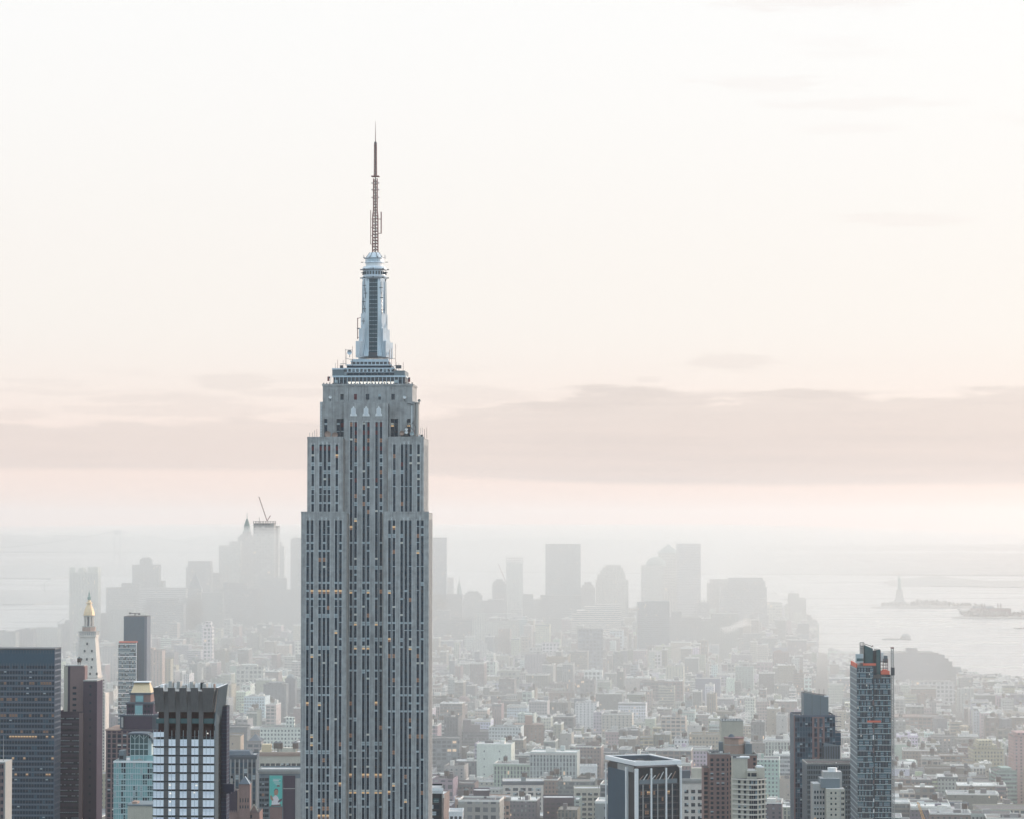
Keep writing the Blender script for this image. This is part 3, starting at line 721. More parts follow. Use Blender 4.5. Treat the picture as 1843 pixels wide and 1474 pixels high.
def dark_office():
    D = 1750; t, x = root('office_tower', 'wide dark blue curtain walled office tower with flat top, cut by the left edge', 'office tower', -30, 97.5, D)
    z = lambda p: Z(p, D); zt = z(1169); a, b = x(-30), x(97.5); dp = 18
    mb = MB(); mb.box(a, b, 0, dp, 0, zt, M['bluecw'], M['roofdk'])
    for i in range(26): xx = a+(b-a)*i/25; mb.box(xx-.1, xx+.1, -.2, 0, 0, zt-.1, M['slate'])
    for k in range(60): mb.box(a, b, -.12, 0, z(1200)-1.7-k*3.366-.35, z(1200)-1.7-k*3.366+.35, M['blueedge'])
    mb.build('curtain_wall', t)
    e = MB()
    for i in range(9): yy = dp*i/8; e.box(b, b+.3, yy-.25, yy+.25, 0, zt, M['blueedge'])
    for k in range(60):
        zz = z(1175)-k*3.62
        e.box(b, b+.22, .3, dp-.3, zz-.5, zz+.5, M['blueedge'])
    e.build('end_wall', t)
    c = MB(); c.box(a-.2, b+.4, -.35, dp+.3, zt, zt+1.0, M['darkmetal']); c.box(a, b+.1, -.22, -.02, z(1193), z(1175), M['bluecw']); c.build('roof_band', t)
    W = Wins(t); step = (b-a)/25
    k = 0; zz = z(1200)
    while zz > z(1500):
        row = random.random(); strong = k in (14, 19, 20, 30, 33); mid = k in (3, 6, 9, 12)
        for i in range(25):
            q = random.random(); kk = 'dark' if q < .75 else ('dark2' if q < .9 else 'bluecw')
            if k in (13, 30) and q < .55 and (i > 8): kk = 'lit'
            elif k in (17, 20, 33) and q < .3: kk = 'lit'
            elif mid and q < .35: kk = 'dim'
            elif q < .03: kk = 'half'
            W.add('N', -.04, a+(i+.5)*step, zz, step-.4, 1.7, kk)
        zz -= 3.62*.93; k += 1
    W.done(); foot(X(-30, D), X(112, D), D-2, D+25, zt)

def brown_complex():
    D = 1800; t, x = root('apartment_tower', 'brown brick tower of three joined slabs with ribbon windows, beside the clock tower', 'apartment tower', 104, 173, D)
    z = lambda p: Z(p, D)
    mb = MB(); mb.box(x(118), x(147), 6, 16, 0, z(1199), M['pinkbr'], M['roofdk']); mb.box(x(110.5), x(118)-.02, 6.2, 15.8, 0, z(1200), M['cream'], M['roofdk']); mb.build('rear_slab', t)  # light on the slab painted in: cream for its lit left face, pinkish front
    q = MB(); q.box(x(118)-.05, x(122), 5.9, 7, z(1282), z(1199), M['brown']); q.box(x(110), x(147)+.2, 5.8, 16.2, z(1199), z(1197.5), M['conclt']); q.box(x(147), x(148)+.1, 6.3, 15.5, 0, z(1200), M['pinkbr']); q.build('slab_coping', t)
    water_tank(t, x(136), 10, z(1198), .62)
    mb = MB(); mb.box(x(147.6), x(172.5), 3, 22, 0, z(1225), M['brown'], M['roofdk']); mb.box(x(147.4), x(172.7), 2.8, 22.2, z(1226), z(1223.8), M['conclt']); mb.build('blank_slab', t)
    lo = MB(); lo.box(x(104), x(142), .3, 22, 0, z(1282), M['brown'], M['roofdk']); lo.box(x(142), x(148), .0, 22, 0, z(1281.5), M['pinkbr'], M['roofdk']); parapet(lo, x(104), x(148), -.1, 21, z(1282), .8, M['brown'])
    zz = z(1289)
    while zz > z(1480): lo.box(x(104)-.2, x(142)+.05, -.1, .3, zz-.9, zz+.55, M['brown']); zz -= 3.55
    lo.build('front_slab', t)
    W = Wins(t); zz = z(1294)+.2
    while zz > z(1480):
        r = random.random()
        for i in range(11):
            kk = pick([(6, 'dark2'), (3, 'dark')]) if (r > .62 or random.random() < .3) else 'half'
            W.add('N', .28, x(106.5+i*3.45), zz, 1.05, 1.5, kk)
        zz -= 3.55
    for k in range(24): W.add('N', 2.95, x(160.5), z(1235)-k*3.55*1.5, 1.3, 1.5, 'dark')
    for k in range(9): W.add('N', 5.93, x(130), z(1238)-k*3.7, 2.4, 1.5, 'dark')
    W.done(); foot(X(104, D), X(175, D), D-2, D+22, z(1230))

def clock_tower():
    D = 2300; t, x = root('stone_tower', 'white stone tower with tall pyramid roof and gilded lantern on its tip', 'tower', 132, 177, D)
    z = lambda p: Z(p, D); a, b = x(132.5), x(174); dp = b-a; ma = M['marble']; cx = x(154.8); cy = dp/2
    mb = MB(); mb.box(a, b, 0, dp, 0, z(1219), ma); mb.box(a-.8, b+.8, -.8, dp+.8, z(1219.5), z(1217), ma); mb.box(b-3, b+6.4, 3, dp, 0, z(1247), ma)
    for k in range(40): zz = z(1226)-k*5.2; mb.box(a-.15, b+.15, -.15, dp, zz-.3, zz+.3, ma)
    mb.build('shaft', t)
    p = MB(); h0 = (b-a)/2-.5; h1 = (169-141)/2*D/FPX
    p.prism([(cx-h0,cy-h0),(cx+h0,cy-h0),(cx+h0,cy+h0),(cx-h0,cy+h0)], z(1217), z(1146), ma, None, [(cx-h1,cy-h1),(cx+h1,cy-h1),(cx+h1,cy+h1),(cx-h1,cy+h1)])
    p.build('pyramid_roof', t)
    W = Wins(t, 'dormer')
    for py, us in ((1212, (-8.5,-3,3,8.5)), (1200, (-4,4)), (1186, (-4.6,0,4.6)), (1171, (-2,4)), (1158, (0,))):
        hh = h1+(h0-h1)*(z(1146)-z(py))/(z(1146)-z(1217))
        for u in us: W.add('N', cy-hh-.55, cx+u, z(py), 1.5, 1.9, 'dark2')
    W.done()
    d = MB()
    for py, us in ((1212, (-8.5,-3,3,8.5)), (1200, (-4,4)), (1186, (-4.6,0,4.6)), (1171, (-2,4)), (1158, (0,))):
        hh = h1+(h0-h1)*(z(1146)-z(py))/(z(1146)-z(1217))
        for u in us: d.box(cx+u-.95, cx+u+.95, cy-hh-.5, cy-hh+2, z(py)-1.2, z(py)+1.4, ma)
    d.build('dormer_surround', t)
    l = MB(); l.box(cx-7.2, cx+7.2, cy-7.2, cy+7.2, z(1146), z(1143), ma); l.box(cx-7.0, cx+7.0, cy-7.0, cy+7.0, z(1143), z(1137.5), M['conclt'])
    for i in range(8):
        xx = cx-6.3+i*1.8; l.box(xx-.35, xx+.35, cy-7.25, cy-6.9, z(1143), z(1138), ma)
    l.box(cx-7.4, cx+7.4, cy-7.4, cy+7.4, z(1137.8), z(1136), M['conclt']); l.ngon(cx, cy, 5.6, z(1136), z(1128.5), M['tanbr'], 8); l.ngon(cx, cy, 5.9, z(1128.5), z(1127), M['conclt'], 8)
    for i in range(8):
        aa = 2*pi*i/8+pi/8; l.bar((cx+3.7*cos(aa), cy+3.7*sin(aa), z(1127)), (cx+3.7*cos(aa), cy+3.7*sin(aa), z(1109)), .9, M['marble'])
    l.ngon(cx, cy, 2.2, z(1127), z(1109), M['slate'], 8); l.ngon(cx, cy, 4.6, z(1109.5), z(1107.5), M['conclt'], 8); l.build('belfry', t)
    g_ = MB(); r = D/FPX
    g_.lathe(cx, cy, [(10.4*r,z(1107.5)),(10*r,z(1105)),(9.4*r,z(1101)),(7.4*r,z(1095)),(4.6*r,z(1089)),(3.6*r,z(1086.5)),(6*r,z(1086)),(5.8*r,z(1084.5)),(3.4*r,z(1083)),(2.5*r,z(1080)),(0,z(1080))], M['gold'], 16); g_.build('gilded_dome', t)
    f = MB(); f.lathe(cx, cy, [(2.2*r,z(1081)),(3.2*r,z(1078)),(3.2*r,z(1074.5)),(1.4*r,z(1073)),(1.6*r,z(1071)),(1.0*r,z(1068)),(1.3*r,z(1067)),(.3*r,z(1065.5)),(.25*r,z(1062)),(0,z(1061))], M['verd'], 12); f.build('finial', t)
    W = Wins(t)
    for k in range(40):
        for u in (b-2.2, b+1.2, b+3.1, b+5.0): W.add('N', -.17 if u < b else 2.95, u, z(1224)-k*5.2*.5, .9, 1.5, 'dark')
    W.done(); foot(X(130, D), X(190, D), D-2, D+26, z(1217))

def slim_glass():
    D = 2350; t, x = root('apartment_tower', 'slim dark glass tower with lower white banded front, crane arm on its roof', 'apartment tower', 212, 261, D)
    z = lambda p: Z(p, D)
    mb = MB(); mb.box(x(219), x(256.5), 6, 24, 0, z(1109.5), M['bluecw'], M['roofdk']); mb.box(x(256.5)+.02, x(261), 6.1, 24, 0, z(1109.5), M['blueedge'], M['roofdk'])
    mb.box(x(246), x(256.4), 5.9, 6, z(1109.6), z(1109), M['blueedge']); parapet(mb, x(219), x(261), 5.9, 24.1, z(1110), .6, M['darkmetal']); mb.build('glass_slab', t)
    f = MB(); f.box(x(212), x(245), 0, 6, 0, z(1156), M['glass'], M['roofdk'])
    zz = z(1158.5); k = 0
    while zz > z(1480):
        f.box(x(212)-.2, x(245)+.2, -.35, 0, zz-.36, zz+.36, M['blind' if k % 3 else 'white'])
        zz -= 3.45
        k += 1
    f.box(x(244), x(245)+.05, -.3, 0, 0, z(1156), M['white']); f.build('banded_front', t)
    o = MB(); o.box(x(213), x(245), -.1, 5.5, z(1156), z(1153.5), M['orange']); o.build('roof_guard', t)
    W = Wins(t); zz = z(1158.5)-1.72
    while zz > z(1480):
        r = random.random()
        for i in range(12):
            W.add('N', -.03, x(214+i*2.7), zz, 1.1, 2.3, pick([(2,'dark'),(9,'blue'),(5 if r < .4 else 2,'half'),(1 if r < .3 else .2,'cream')]))
        zz -= 3.45
    W.done()
    c = MB(); c.bar((x(237), 12, z(1110)), (x(237), 12, z(1103)), .8, M['darkmetal']); c.bar((x(227.5), 12, z(1104)), (x(246), 12, z(1104.8)), .7, M['darkmetal'])
    c.box(x(226), x(230), 11.3, 12.7, z(1105.5), z(1102.5), M['darkmetal']); c.box(x(243), x(246.5), 11.3, 12.7, z(1106.5), z(1103.5), M['darkmetal']); c.build('window_washing_crane', t)
    foot(X(212, D), X(263, D), D-2, D+26, z(1120))

def gold_roof_tower():
    D = 1750; t, x = root('apartment_tower', 'stepped brown brick tower with gold hipped roof behind the teal glass tower', 'apartment tower', 189, 298, D)
    z = lambda p: Z(p, D); br, gl = M['brown'], M['bluecw']
    mb = MB()
    mb.box(x(189), x(298), 2, 40, 0, z(1314), br, M['roofdk']); mb.box(x(188), x(215), 1.7, 40, z(1315), z(1312.5), M['tanbr'])
    mb.box(x(216), x(276), 8, 32, 0, z(1290), br, M['roofdk']); mb.build('wide_base', t)
    for (a, b, p0, p1, y) in ((222, 270, 1314, 1267, 10), (227.5, 264.5, 1267, 1250, 12)):
        m2 = MB(); w_ = x(b)-x(a); yb = y+w_; m2.box(x(a), x(b), y, yb, z(p0), z(p1), M['redbr'] if a > 225 else br, M['roofdk'])
        m2.box(x(a)-.6, x(b)+.6, y-.6, yb+.6, z(p1)-.5, z(p1)+.6, M['slate']); m2.box(x(237), x(252), y-.5, y, z(p0), z(p1)-.5, M['gclad'])
        m2.box(x(238), x(251), y-.6, y-.5, z(p0)+1, z(p1)-1.4, M['teal'])
        m2.build('tower_tier', t)
    p = MB(); p.box(x(211), x(222), 8, 30, z(1316), z(1288), M['slate']); p.box(x(213.5), x(217), 7.9, 8.2, z(1310), z(1292), M['conclt']); p.box(x(270), x(281), 8, 30, z(1316), z(1288), M['slate'])
    p.box(x(210), x(282), 7.6, 8.1, z(1290), z(1287.5), M['slate'])
    for i in range(14): p.box(x(222+i*3.7), x(223+i*3.7), 7.3, 7.6, z(1287.5), z(1285.5), M['white'])
    p.build('terrace_pergola', t)
    g_ = MB(); a, b = x(228), x(265); y0 = 12; y1 = y0+(b-a); g_.frustum(a, b, y0, y1, z(1249), z(1230), x(233.5)-a, 5, M['goldroof']); g_.box(x(232), x(261), y0+3, y1-3, z(1230.5), z(1228.5), M['white'])
    for i in range(9): g_.bar((a+(b-a)*(i+.5)/9, y0-.05+.0, z(1249)), (x(233.5)+(x(259.5)-x(233.5))*(i+.5)/9, y0+4.9, z(1230)), .12, M['gold'])
    g_.build('gold_roof', t)
    f = MB()
    for c in (191, 199.5, 209, 218.5, 228, 237.5): f.box(x(c)-.5, x(c)+.5, 1.6, 2, 0, z(1316), M['pinkbr'])
    zz = z(1320)
    while zz > z(1480): f.box(x(189), x(241), 1.75, 2, zz-.25, zz+.25, M['pinkbr']); zz -= 3.1
    f.build('balcony_frame', t)
    W = Wins(t); zz = z(1320)-1.5
    while zz > z(1480):
        for c in (195, 204, 213.7, 223.3, 233): W.add('N', 1.96, x(c), zz, 2.3, 1.9, pick([(6,'dark2'),(2,'dark'),(1,'cream'),(.8,'half')]))
        zz -= 3.1
    for c in (227, 233, 256, 262): 
        for k in range(6): W.add('N', 9.96, x(c), z(1272)-k*3.2, 1.2, 1.6, 'dark2')
    W.done(); foot(X(189, D), X(298, D), D-2, D+42, z(1300))

def teal_tower():
    D = 1550; t, x = root('apartment_tower', 'teal glass apartment tower with glazed penthouse under a curved dark canopy', 'apartment tower', 205, 300, D)
    z = lambda p: Z(p, D)
    mb = MB(); mb.box(x(205), x(300), 0, 30, 0, z(1371), M['teal'], M['rooflt']); mb.build('glass_body', t)
    fr = MB()
    for i in range(23): xx = x(205)+i*(x(300)-x(205))/22; fr.box(xx-.1, xx+.1, -.22, 0, 0, z(1371), M['tealfr'])
    zz = z(1371)
    while zz > z(1480): fr.box(x(205)-.2, x(300), -.3, 0, zz-.28, zz+.28, M['tealfr']); zz -= 3.2
    fr.box(x(205)-.3, x(300), -.5, .2, z(1372), z(1369), M['white']); parapet(fr, x(205), x(300), -.1, 30, z(1371), .8, M['tealfr'], .3); fr.build('glazing_bars', t)
    W = Wins(t); st = (x(300)-x(205))/22; zz = z(1371)-1.6; r = 0
    while zz > z(1480):
        for i in range(22):
            dk = (i in (3, 4) or (i in (8, 9) and r > 3) or (i in (12, 13) and r % 4 > 1) or i in (14, 15, 16)) and random.random() < .8
            if dk: W.add('N', -.03, x(205)+(i+.5)*st, zz, st-.25, 2.4, pick([(5,'tealw'),(2,'dark')]))
            elif random.random() < .15: W.add('N', -.03, x(205)+(i+.5)*st, zz, st-.25, 2.4, 'full')
        zz -= 3.2; r += 1
    W.done()
    p = MB(); p.box(x(230), x(262.5), 8, 20, z(1371), z(1322), M['tealdk'], M['roofdk']); p.box(x(230)-.1, x(263), 7.8, 20.2, z(1371), z(1361), M['teal'])
    for c in (230, 238, 246, 254, 262.5): p.box(x(c)-.15, x(c)+.15, 7.6, 8, z(1371), z(1322), M['tealfr'])
    for py in (1350, 1361, 1340): p.box(x(230), x(262.5), 7.65, 8, z(py)-.2, z(py)+.2, M['tealfr'])
    p.box(x(262.5)+.03, x(268), 8.5, 19.5, z(1371), z(1330), M['tealfr']); p.build('penthouse', t)
    c = MB(); pts = [(225, 1321), (245, 1320.5), (258, 1321), (265, 1324), (270, 1331), (273, 1337)]
    for (a, b), (e, f) in zip(pts, pts[1:]):
        c.face([(x(a), 7, z(b)), (x(e), 7, z(f)), (x(e), 7, z(f)-.8), (x(a), 7, z(b)-.8)], M['slate']); c.face([(x(a), 7, z(b)), (x(a), 21, z(b)), (x(e), 21, z(f)), (x(e), 7, z(f))], M['slate']); c.face([(x(a), 7, z(b)-.8), (x(e), 7, z(f)-.8), (x(e), 21, z(f)-.8), (x(a), 21, z(b)-.8)], M['slate'])
    for a, b in ((231, 238), (246, 238), (246, 254), (262, 254)): c.bar((x(a), 7.4, z(1323)), (x(b), 7.4, z(1332)), .2, M['tealfr'])
    c.build('curved_canopy', t)
    q = MB(); q.box(x(212), x(222), 3, 9, z(1370), z(1351), M['gclad']); q.box(x(213), x(220), 2.8, 3, z(1366), z(1360), M['black']); q.box(x(262), x(274), 4, 8, z(1371), z(1360), M['teal'])
    for i in range(6): q.box(x(238+i*3), x(240+i*3), 2, 3, z(1370), z(1370)+.6+random.random(), M['conclt'])
    q.build('roof_plant', t); foot(X(205, D), X(300, D), D-2, D+32, z(1371))

def white_block():
    D = 1450; t, x = root('building', 'plain white rendered block below the teal glass tower, at the bottom edge', 'building', 230, 300, D)
    z = lambda p: Z(p, D); mb = MB(); mb.box(x(230), x(300), 0, 20, 0, z(1450), M['cream'], M['roofdk']); mb.build('wall', t)
    r = MB(); r.box(x(230)-.3, x(300), -.3, 20, z(1450), z(1447), M['gclad']); r.box(x(236), x(246), 3, 9, z(1447), z(1443), M['tanbr']); r.build('roof', t); foot(X(230, D), X(300, D), D-2, D+22, z(1450))

def construction_tower():
    D = 1150; t, x = root('construction_tower', 'unfinished tower with flared concrete crown and rows of white window panels', 'tower', 276, 386, D)
    z = lambda p: Z(p, D); zx = lambda q: x(180+q/4.85); zy = lambda q: z(1190+q/4.85)
    co, bk = M['conc'], M['black']; bx0, bx1 = zx(478), zx(996); dp = 25
    core = MB(); core.box(bx0+.3, bx1-.2, .8, dp, 0, zy(660), bk); core.box(bx0+.8, bx1-.8, 3.5, dp-3, zy(660), zy(440), M['redfloor'], co)
    core.box(bx0+.4, bx1-.3, .5, dp, zy(540), zy(497), M['tealdk']); core.build('inner_core', t)
    pr = MB()
    cols = [(558, 598), (660, 698), (760, 798), (862, 900)]
    for a, b in cols: pr.box(zx(a), zx(b), -.2, 1.2, 0, zy(262), co)
    pr.build('concrete_pier', t)
    # flared crown: five leaning wall panels on the front, ribs along the side
    cr = [(470, 558, 487, 558), (598, 660, 598, 660), (698, 760, 698, 760), (798, 862, 798, 862), (900, 1006, 900, 980)]
    for (a, b, a2, b2) in cr:
        m_ = MB(); top = [(zx(a), -2.9), (zx(b), -2.9), (zx(b), -2.3), (zx(a), -2.3)]; bo = [(zx(a2), -.3), (zx(b2), -.3), (zx(b2), .8), (zx(a2), .8)]
        m_.prism(bo, zy(440), zy(225), co, M['white'], top)
        if b-a < 75: m_.box(zx(a)+.0, zx(b), -2.95, -2.25, zy(226), zy(223), M['conclt'])
        else: m_.box(zx(a), zx(b), -2.95, -2.2, zy(226), zy(222), M['conclt'])
        m_.build('crown_panel', t)
    s = MB(); xr = zx(1000); xt = zx(1006)+1.3
    s.prism([(zx(985), .3), (xr-.3, .3), (xr-.3, dp), (zx(985), dp)], zy(440), zy(225), co, M['white'], [(xt-1.0, -1.6), (xt, -1.6), (xt, dp+2), (xt-1.0, dp+2)])
    s.prism([(bx0-.0, .8), (bx0+.7, .8), (bx0+.7, dp), (bx0, dp)], zy(440), zy(225), co, M['white'], [(zx(470), -1.0), (zx(470)+.7, -1.0), (zx(470)+.7, dp+2), (zx(470), dp+2)])
    s.prism([(bx0, dp-.5), (xr-.3, dp-.5), (xr-.3, dp), (bx0, dp)], zy(440), zy(225), M['conclt'], M['white'], [(zx(470), dp+1.4), (xt, dp+1.4), (xt, dp+2), (zx(470), dp+2)])
    for i in range(9):
        yy = 1.0+i*2.9; s.bar((xr-.1, yy, zy(560)), (xt+.05, yy-.4, zy(224)), .5, M['gclad'])
    s.build('crown_side', t)
    for i in range(5): rf2 = MB(); rf2.box(zx(482+i*104), zx(578+i*104), dp-1.2, dp-.6, zy(262), zy(222), M['white']); rf2.build('rear_panel', t)
    rf = MB(); rf.box(zx(480), xr-.6, 1, dp, zy(262), zy(256), M['conclt']); 
    for i in range(7): rf.box(zx(500+i*62), zx(530+i*62), 6+3*(i % 3), 12+3*(i % 3), zy(256), zy(256)+random.uniform(1.5, 3.4), M[random.choice(['white','conclt','white','gclad'])])
    rf.box(zx(840), zx(862), 10, 14, zy(256), zy(195), M['black']); rf.box(zx(880), zx(900), 2, 5, zy(265), zy(235), M['maroon']); rf.box(zx(960), zx(975), 8, 10, zy(256), zy(205), M['tanbr']); rf.build('crown_roof', t)
    # white panels, floor by floor
    W = Wins(t, 'window_panel', 100)
    bays = [(465, 558, 3), (593, 660, 2), (693, 760, 2), (795, 860, 2), (893, 998, 3)]
    z0 = zy(674); fl = zy(674)-zy(749.5)
    k = 0
    while z0-k*fl > z(1490):
        for a, b, n in bays: W.add('N', .0, (zx(a)+zx(b))/2, z0-k*fl-(zy(680)-zy(738))/2-.2, zx(b)-zx(a)-.1, zy(680)-zy(738), pick([(3,'panel'),(1.2,'panel2'),(1,'panel3')]))
        k += 1
    W.add('N', .0, (zx(465)+zx(558))/2, zy(636), zx(558)-zx(465), zy(615)-zy(657), 'panel'); W.done()
    sm = MB()
    for a, b, n in bays:
        for i in range(n+1):
            xx = zx(a)+(zx(b)-zx(a))*i/n; sm.box(xx-.07, xx+.07, -.13, -.02, 0, zy(600), M['blind'])
    k = 0
    while z0-k*fl > 0: sm.box(zx(463), zx(998), .3, .85, z0-k*fl-fl-.0, z0-k*fl-fl+.9, bk); sm.box(zx(458), zx(1000), -.3, .3, z0-k*fl-fl+.15, z0-k*fl-fl+.5, bk); k += 1
    sm.build('panel_frame', t)
    for (u, v) in ((940, 625), (610, 1078), (843, 1080), (616, 1150), (614, 1222), (826, 1143), (614, 1298)): l = MB(); l.box(zx(u)-.3, zx(u)+.3, -.2, -.15, zy(v)-.25, zy(v)+.25, M['litw']); l.build('work_light', t)
    sd = MB(); sd.box(xr-.4, xr, .8, dp, 0, zy(445), M['black'])
    for i in range(10): yy = .9+i*2.35; sd.box(xr, xr+.35, yy, yy+.6, 0, zy(450), M['gclad'] if i < 4 else M['black'])
    k = 0
    while z0-k*fl > 0: sd.box(xr, xr+.15, .8, dp, z0-k*fl-.5, z0-k*fl, M['conc']); k += 1
    sd.build('side_wall', t)
    h = MB(); h.box(xr+.4, xr+2.6, dp-9, dp-1, 0, zy(412), M['navy']);
    for i in range(60): zz = zy(412)-i*1.6; h.box(xr+.35, xr+2.7, dp-9.1, dp-.9, zz-.15, zz, M['bluecw'])
    h.build('hoist_tower', t)
    c = MB(); c.box(zx(1028), zx(1128), dp-11, dp-9.2, zy(1165), zy(1095), M['navy']); c.box(zx(1045), zx(1100), dp-11, dp-9.2, zy(1180), zy(1165), M['navy']); c.bar((zx(1105), dp-10, zy(1095)), (zx(1108), dp-10, zy(1030)), .5, M['conclt']); c.box(zx(1098), zx(1118), dp-10.5, dp-9.5, zy(1045), zy(1022), M['black']); c.build('hoist_cage', t)
    foot(X(270, D), X(412, D), D-2, D+42, z(1240))

def edge_tower():
    D = 1300; t, x = root('building', 'narrow pinkish office tower with roof mast at the bottom left corner', 'building', -30, 7, D)
    z = lambda p: Z(p, D); mb = MB(); mb.box(x(-30), x(7), 0, 14, 0, z(1372), M['pinkbr'], M['roofdk']); mb.box(x(7), x(9.8), .3, 14, 0, z(1372), M['conclt'], M['roofdk']); mb.box(x(-30), x(9.9), -.3, 14.2, z(1373), z(1370.5), M['conclt']); mb.build('wall', t)
    W = Wins(t)
    for k in range(12):
        for c in (-10, -5, 0, 4.5): W.add('N', -.02, x(c), z(1379)-k*3.3, .75, 1.7, 'dark')
    W.done(); a = MB(); a.bar((x(2), 5, z(1371)), (x(2), 5, z(1325)), .3, M['conclt'], .12); a.build('roof_mast', t); foot(X(-30, D), X(12, D), D-2, D+16, z(1372))
    

def column_office():
    D = 1600; cx, cy, _ = P(1143, 1370, D); al = R(20)
    t = thing('office_building', 'dark office block with white columns and sunken roof behind a white rim', 'office building', (cx, cy, 0), 0)
    k = D/FPX; z = lambda p: Z(p, D)
    # local axes: A along the right-hand front, B along the left-hand front, both from the near corner
    La = (1227-1143)*k/cos(al)*1.0; A = Vector((cos(al), sin(al), 0)); B = Vector((-sin(al), cos(al), 0)); Lb = 45.5
    zt, zb = z(1370), z(1377.5)
    def pt(a, b): v = A*a+B*b; return (v.x, v.y)
    def slab(mb, a0, a1, b0, b1, z0, z1, m, mt=None): mb.prism([pt(a0,b0), pt(a1,b0), pt(a1,b1), pt(a0,b1)], z0, z1, m, mt)
    mb = MB(); slab(mb, 1.2, La-.5, 1.2, Lb-.5, 0, z(1383), M['black'], M['roofdk']); mb.build('glass_body', t)
    rim = MB()
    for a0, a1, b0, b1 in ((-.2, La+.2, -.2, 1.6), (-.2, La+.2, Lb-1.6, Lb+.2), (-.2, 1.6, 1.6, Lb-1.6), (La-1.6, La+.2, 1.6, Lb-1.6)): slab(rim, a0, a1, b0, b1, zb, zt, M['white'])
    rim.build('roof_rim', t)
    for a0, a1, b0, b1 in ((1.62, La-1.62, Lb-1.8, Lb-1.62), (1.62, 1.8, 1.62, Lb-1.85), (La-1.8, La-1.62, 1.62, Lb-1.85)): ln = MB(); slab(ln, a0, a1, b0, b1, zb-1, zt-.5, M['slate']); ln.build('rim_lining', t)
    rb = MB(); slab(rb, 1.5, La-1, 1.5, Lb-1, z(1383), zb-1.2, M['black'], M['roofdk']); slab(rb, 1.1, 1.5, 5, Lb-16, z(1391), z(1380), M['conclt'])
    for i in range(7): 
        a, b = random.uniform(5, La-8), random.uniform(6, Lb-9); slab(rb, a, a+4, b, b+3, zb-1.2, zb+random.uniform(-.2, 1), random.choice([M['rooflt'], M['conclt'], M['roofdk']]))
    rb.build('sunken_roof', t)
    for a, b, w_ in [(La*f, 0, 2.0 if f in (0.02,) else .85) for f in (.02, .34, .665, .985)]+[(0, 13, 1.5)]:
        c = MB()
        if b == 0: slab(c, a-w_/2+.5, a+w_/2+.5, -.1, 1.3, 0, z(1383), M['white'])
        else: slab(c, -.1, 1.3, b, b+w_*1.2, 0, z(1383), M['white'])
        c.build('white_column', t)
    c = MB(); slab(c, -.15, .3, Lb-1, Lb+.1, 0, z(1383), M['white']); c.build('corner_trim', t)
    s = MB(); slab(s, .9, 1.3, 15, Lb-1.2, 0, z(1391), M['bluecw']); s.build('side_screen', t)
    f = MB()
    for q in (.18, .5, .82): slab(f, La*q-.15, La*q+.4, .7, 1.25, 0, z(1412), M['conclt'])
    zz = z(1412)
    f.box(0, 0.01, 0, .01, 0, .01, M['black'])
    while zz > z(1480): slab(f, 1.5, La-1, .95, 1.25, zz-.3, zz+.3, M['darkmetal']); zz -= 3.7
    f.build('mullion_frame', t)
    eq = MB(); slab(eq, 3, La-2, .9, 1.4, z(1411), z(1403), M['gclad'])
    for i in range(9):
        a = 3+i*(La-6)/9; eq.bar((*pt(a, .8), z(1404)), (*pt(a+2.5, .8), z(1396-3*(i % 3))), .35, M['white'] if i % 2 else M['tanbr'])
    eq.build('plant_floor', t)
    W = Wins(t); zz = z(1416)
    while zz > z(1482):
        n = 18
        for i in range(n):
            a = 2.5+(La-5)*(i+.5)/n
            if abs((a/La) % .33-.17) > .155 and False: continue
            p = pt(a, 1.17); q = random.random(); kk = 'dark'
            if abs(zz-z(1429)) < 2 and (i in (4, 5, 13, 14)): kk = 'lit'
            elif abs(zz-z(1463)) < 2 and i in (3, 4): kk = 'dim'
            elif q < .04: kk = 'dim'
            elif q < .3: kk = 'dark2'
            W.add(al, p[1], p[0], zz, 1.1, 2.3, kk)
        zz -= 3.7
    W.done(); foot(X(1088, D), X(1230, D), D-4, D+60, z(1385))

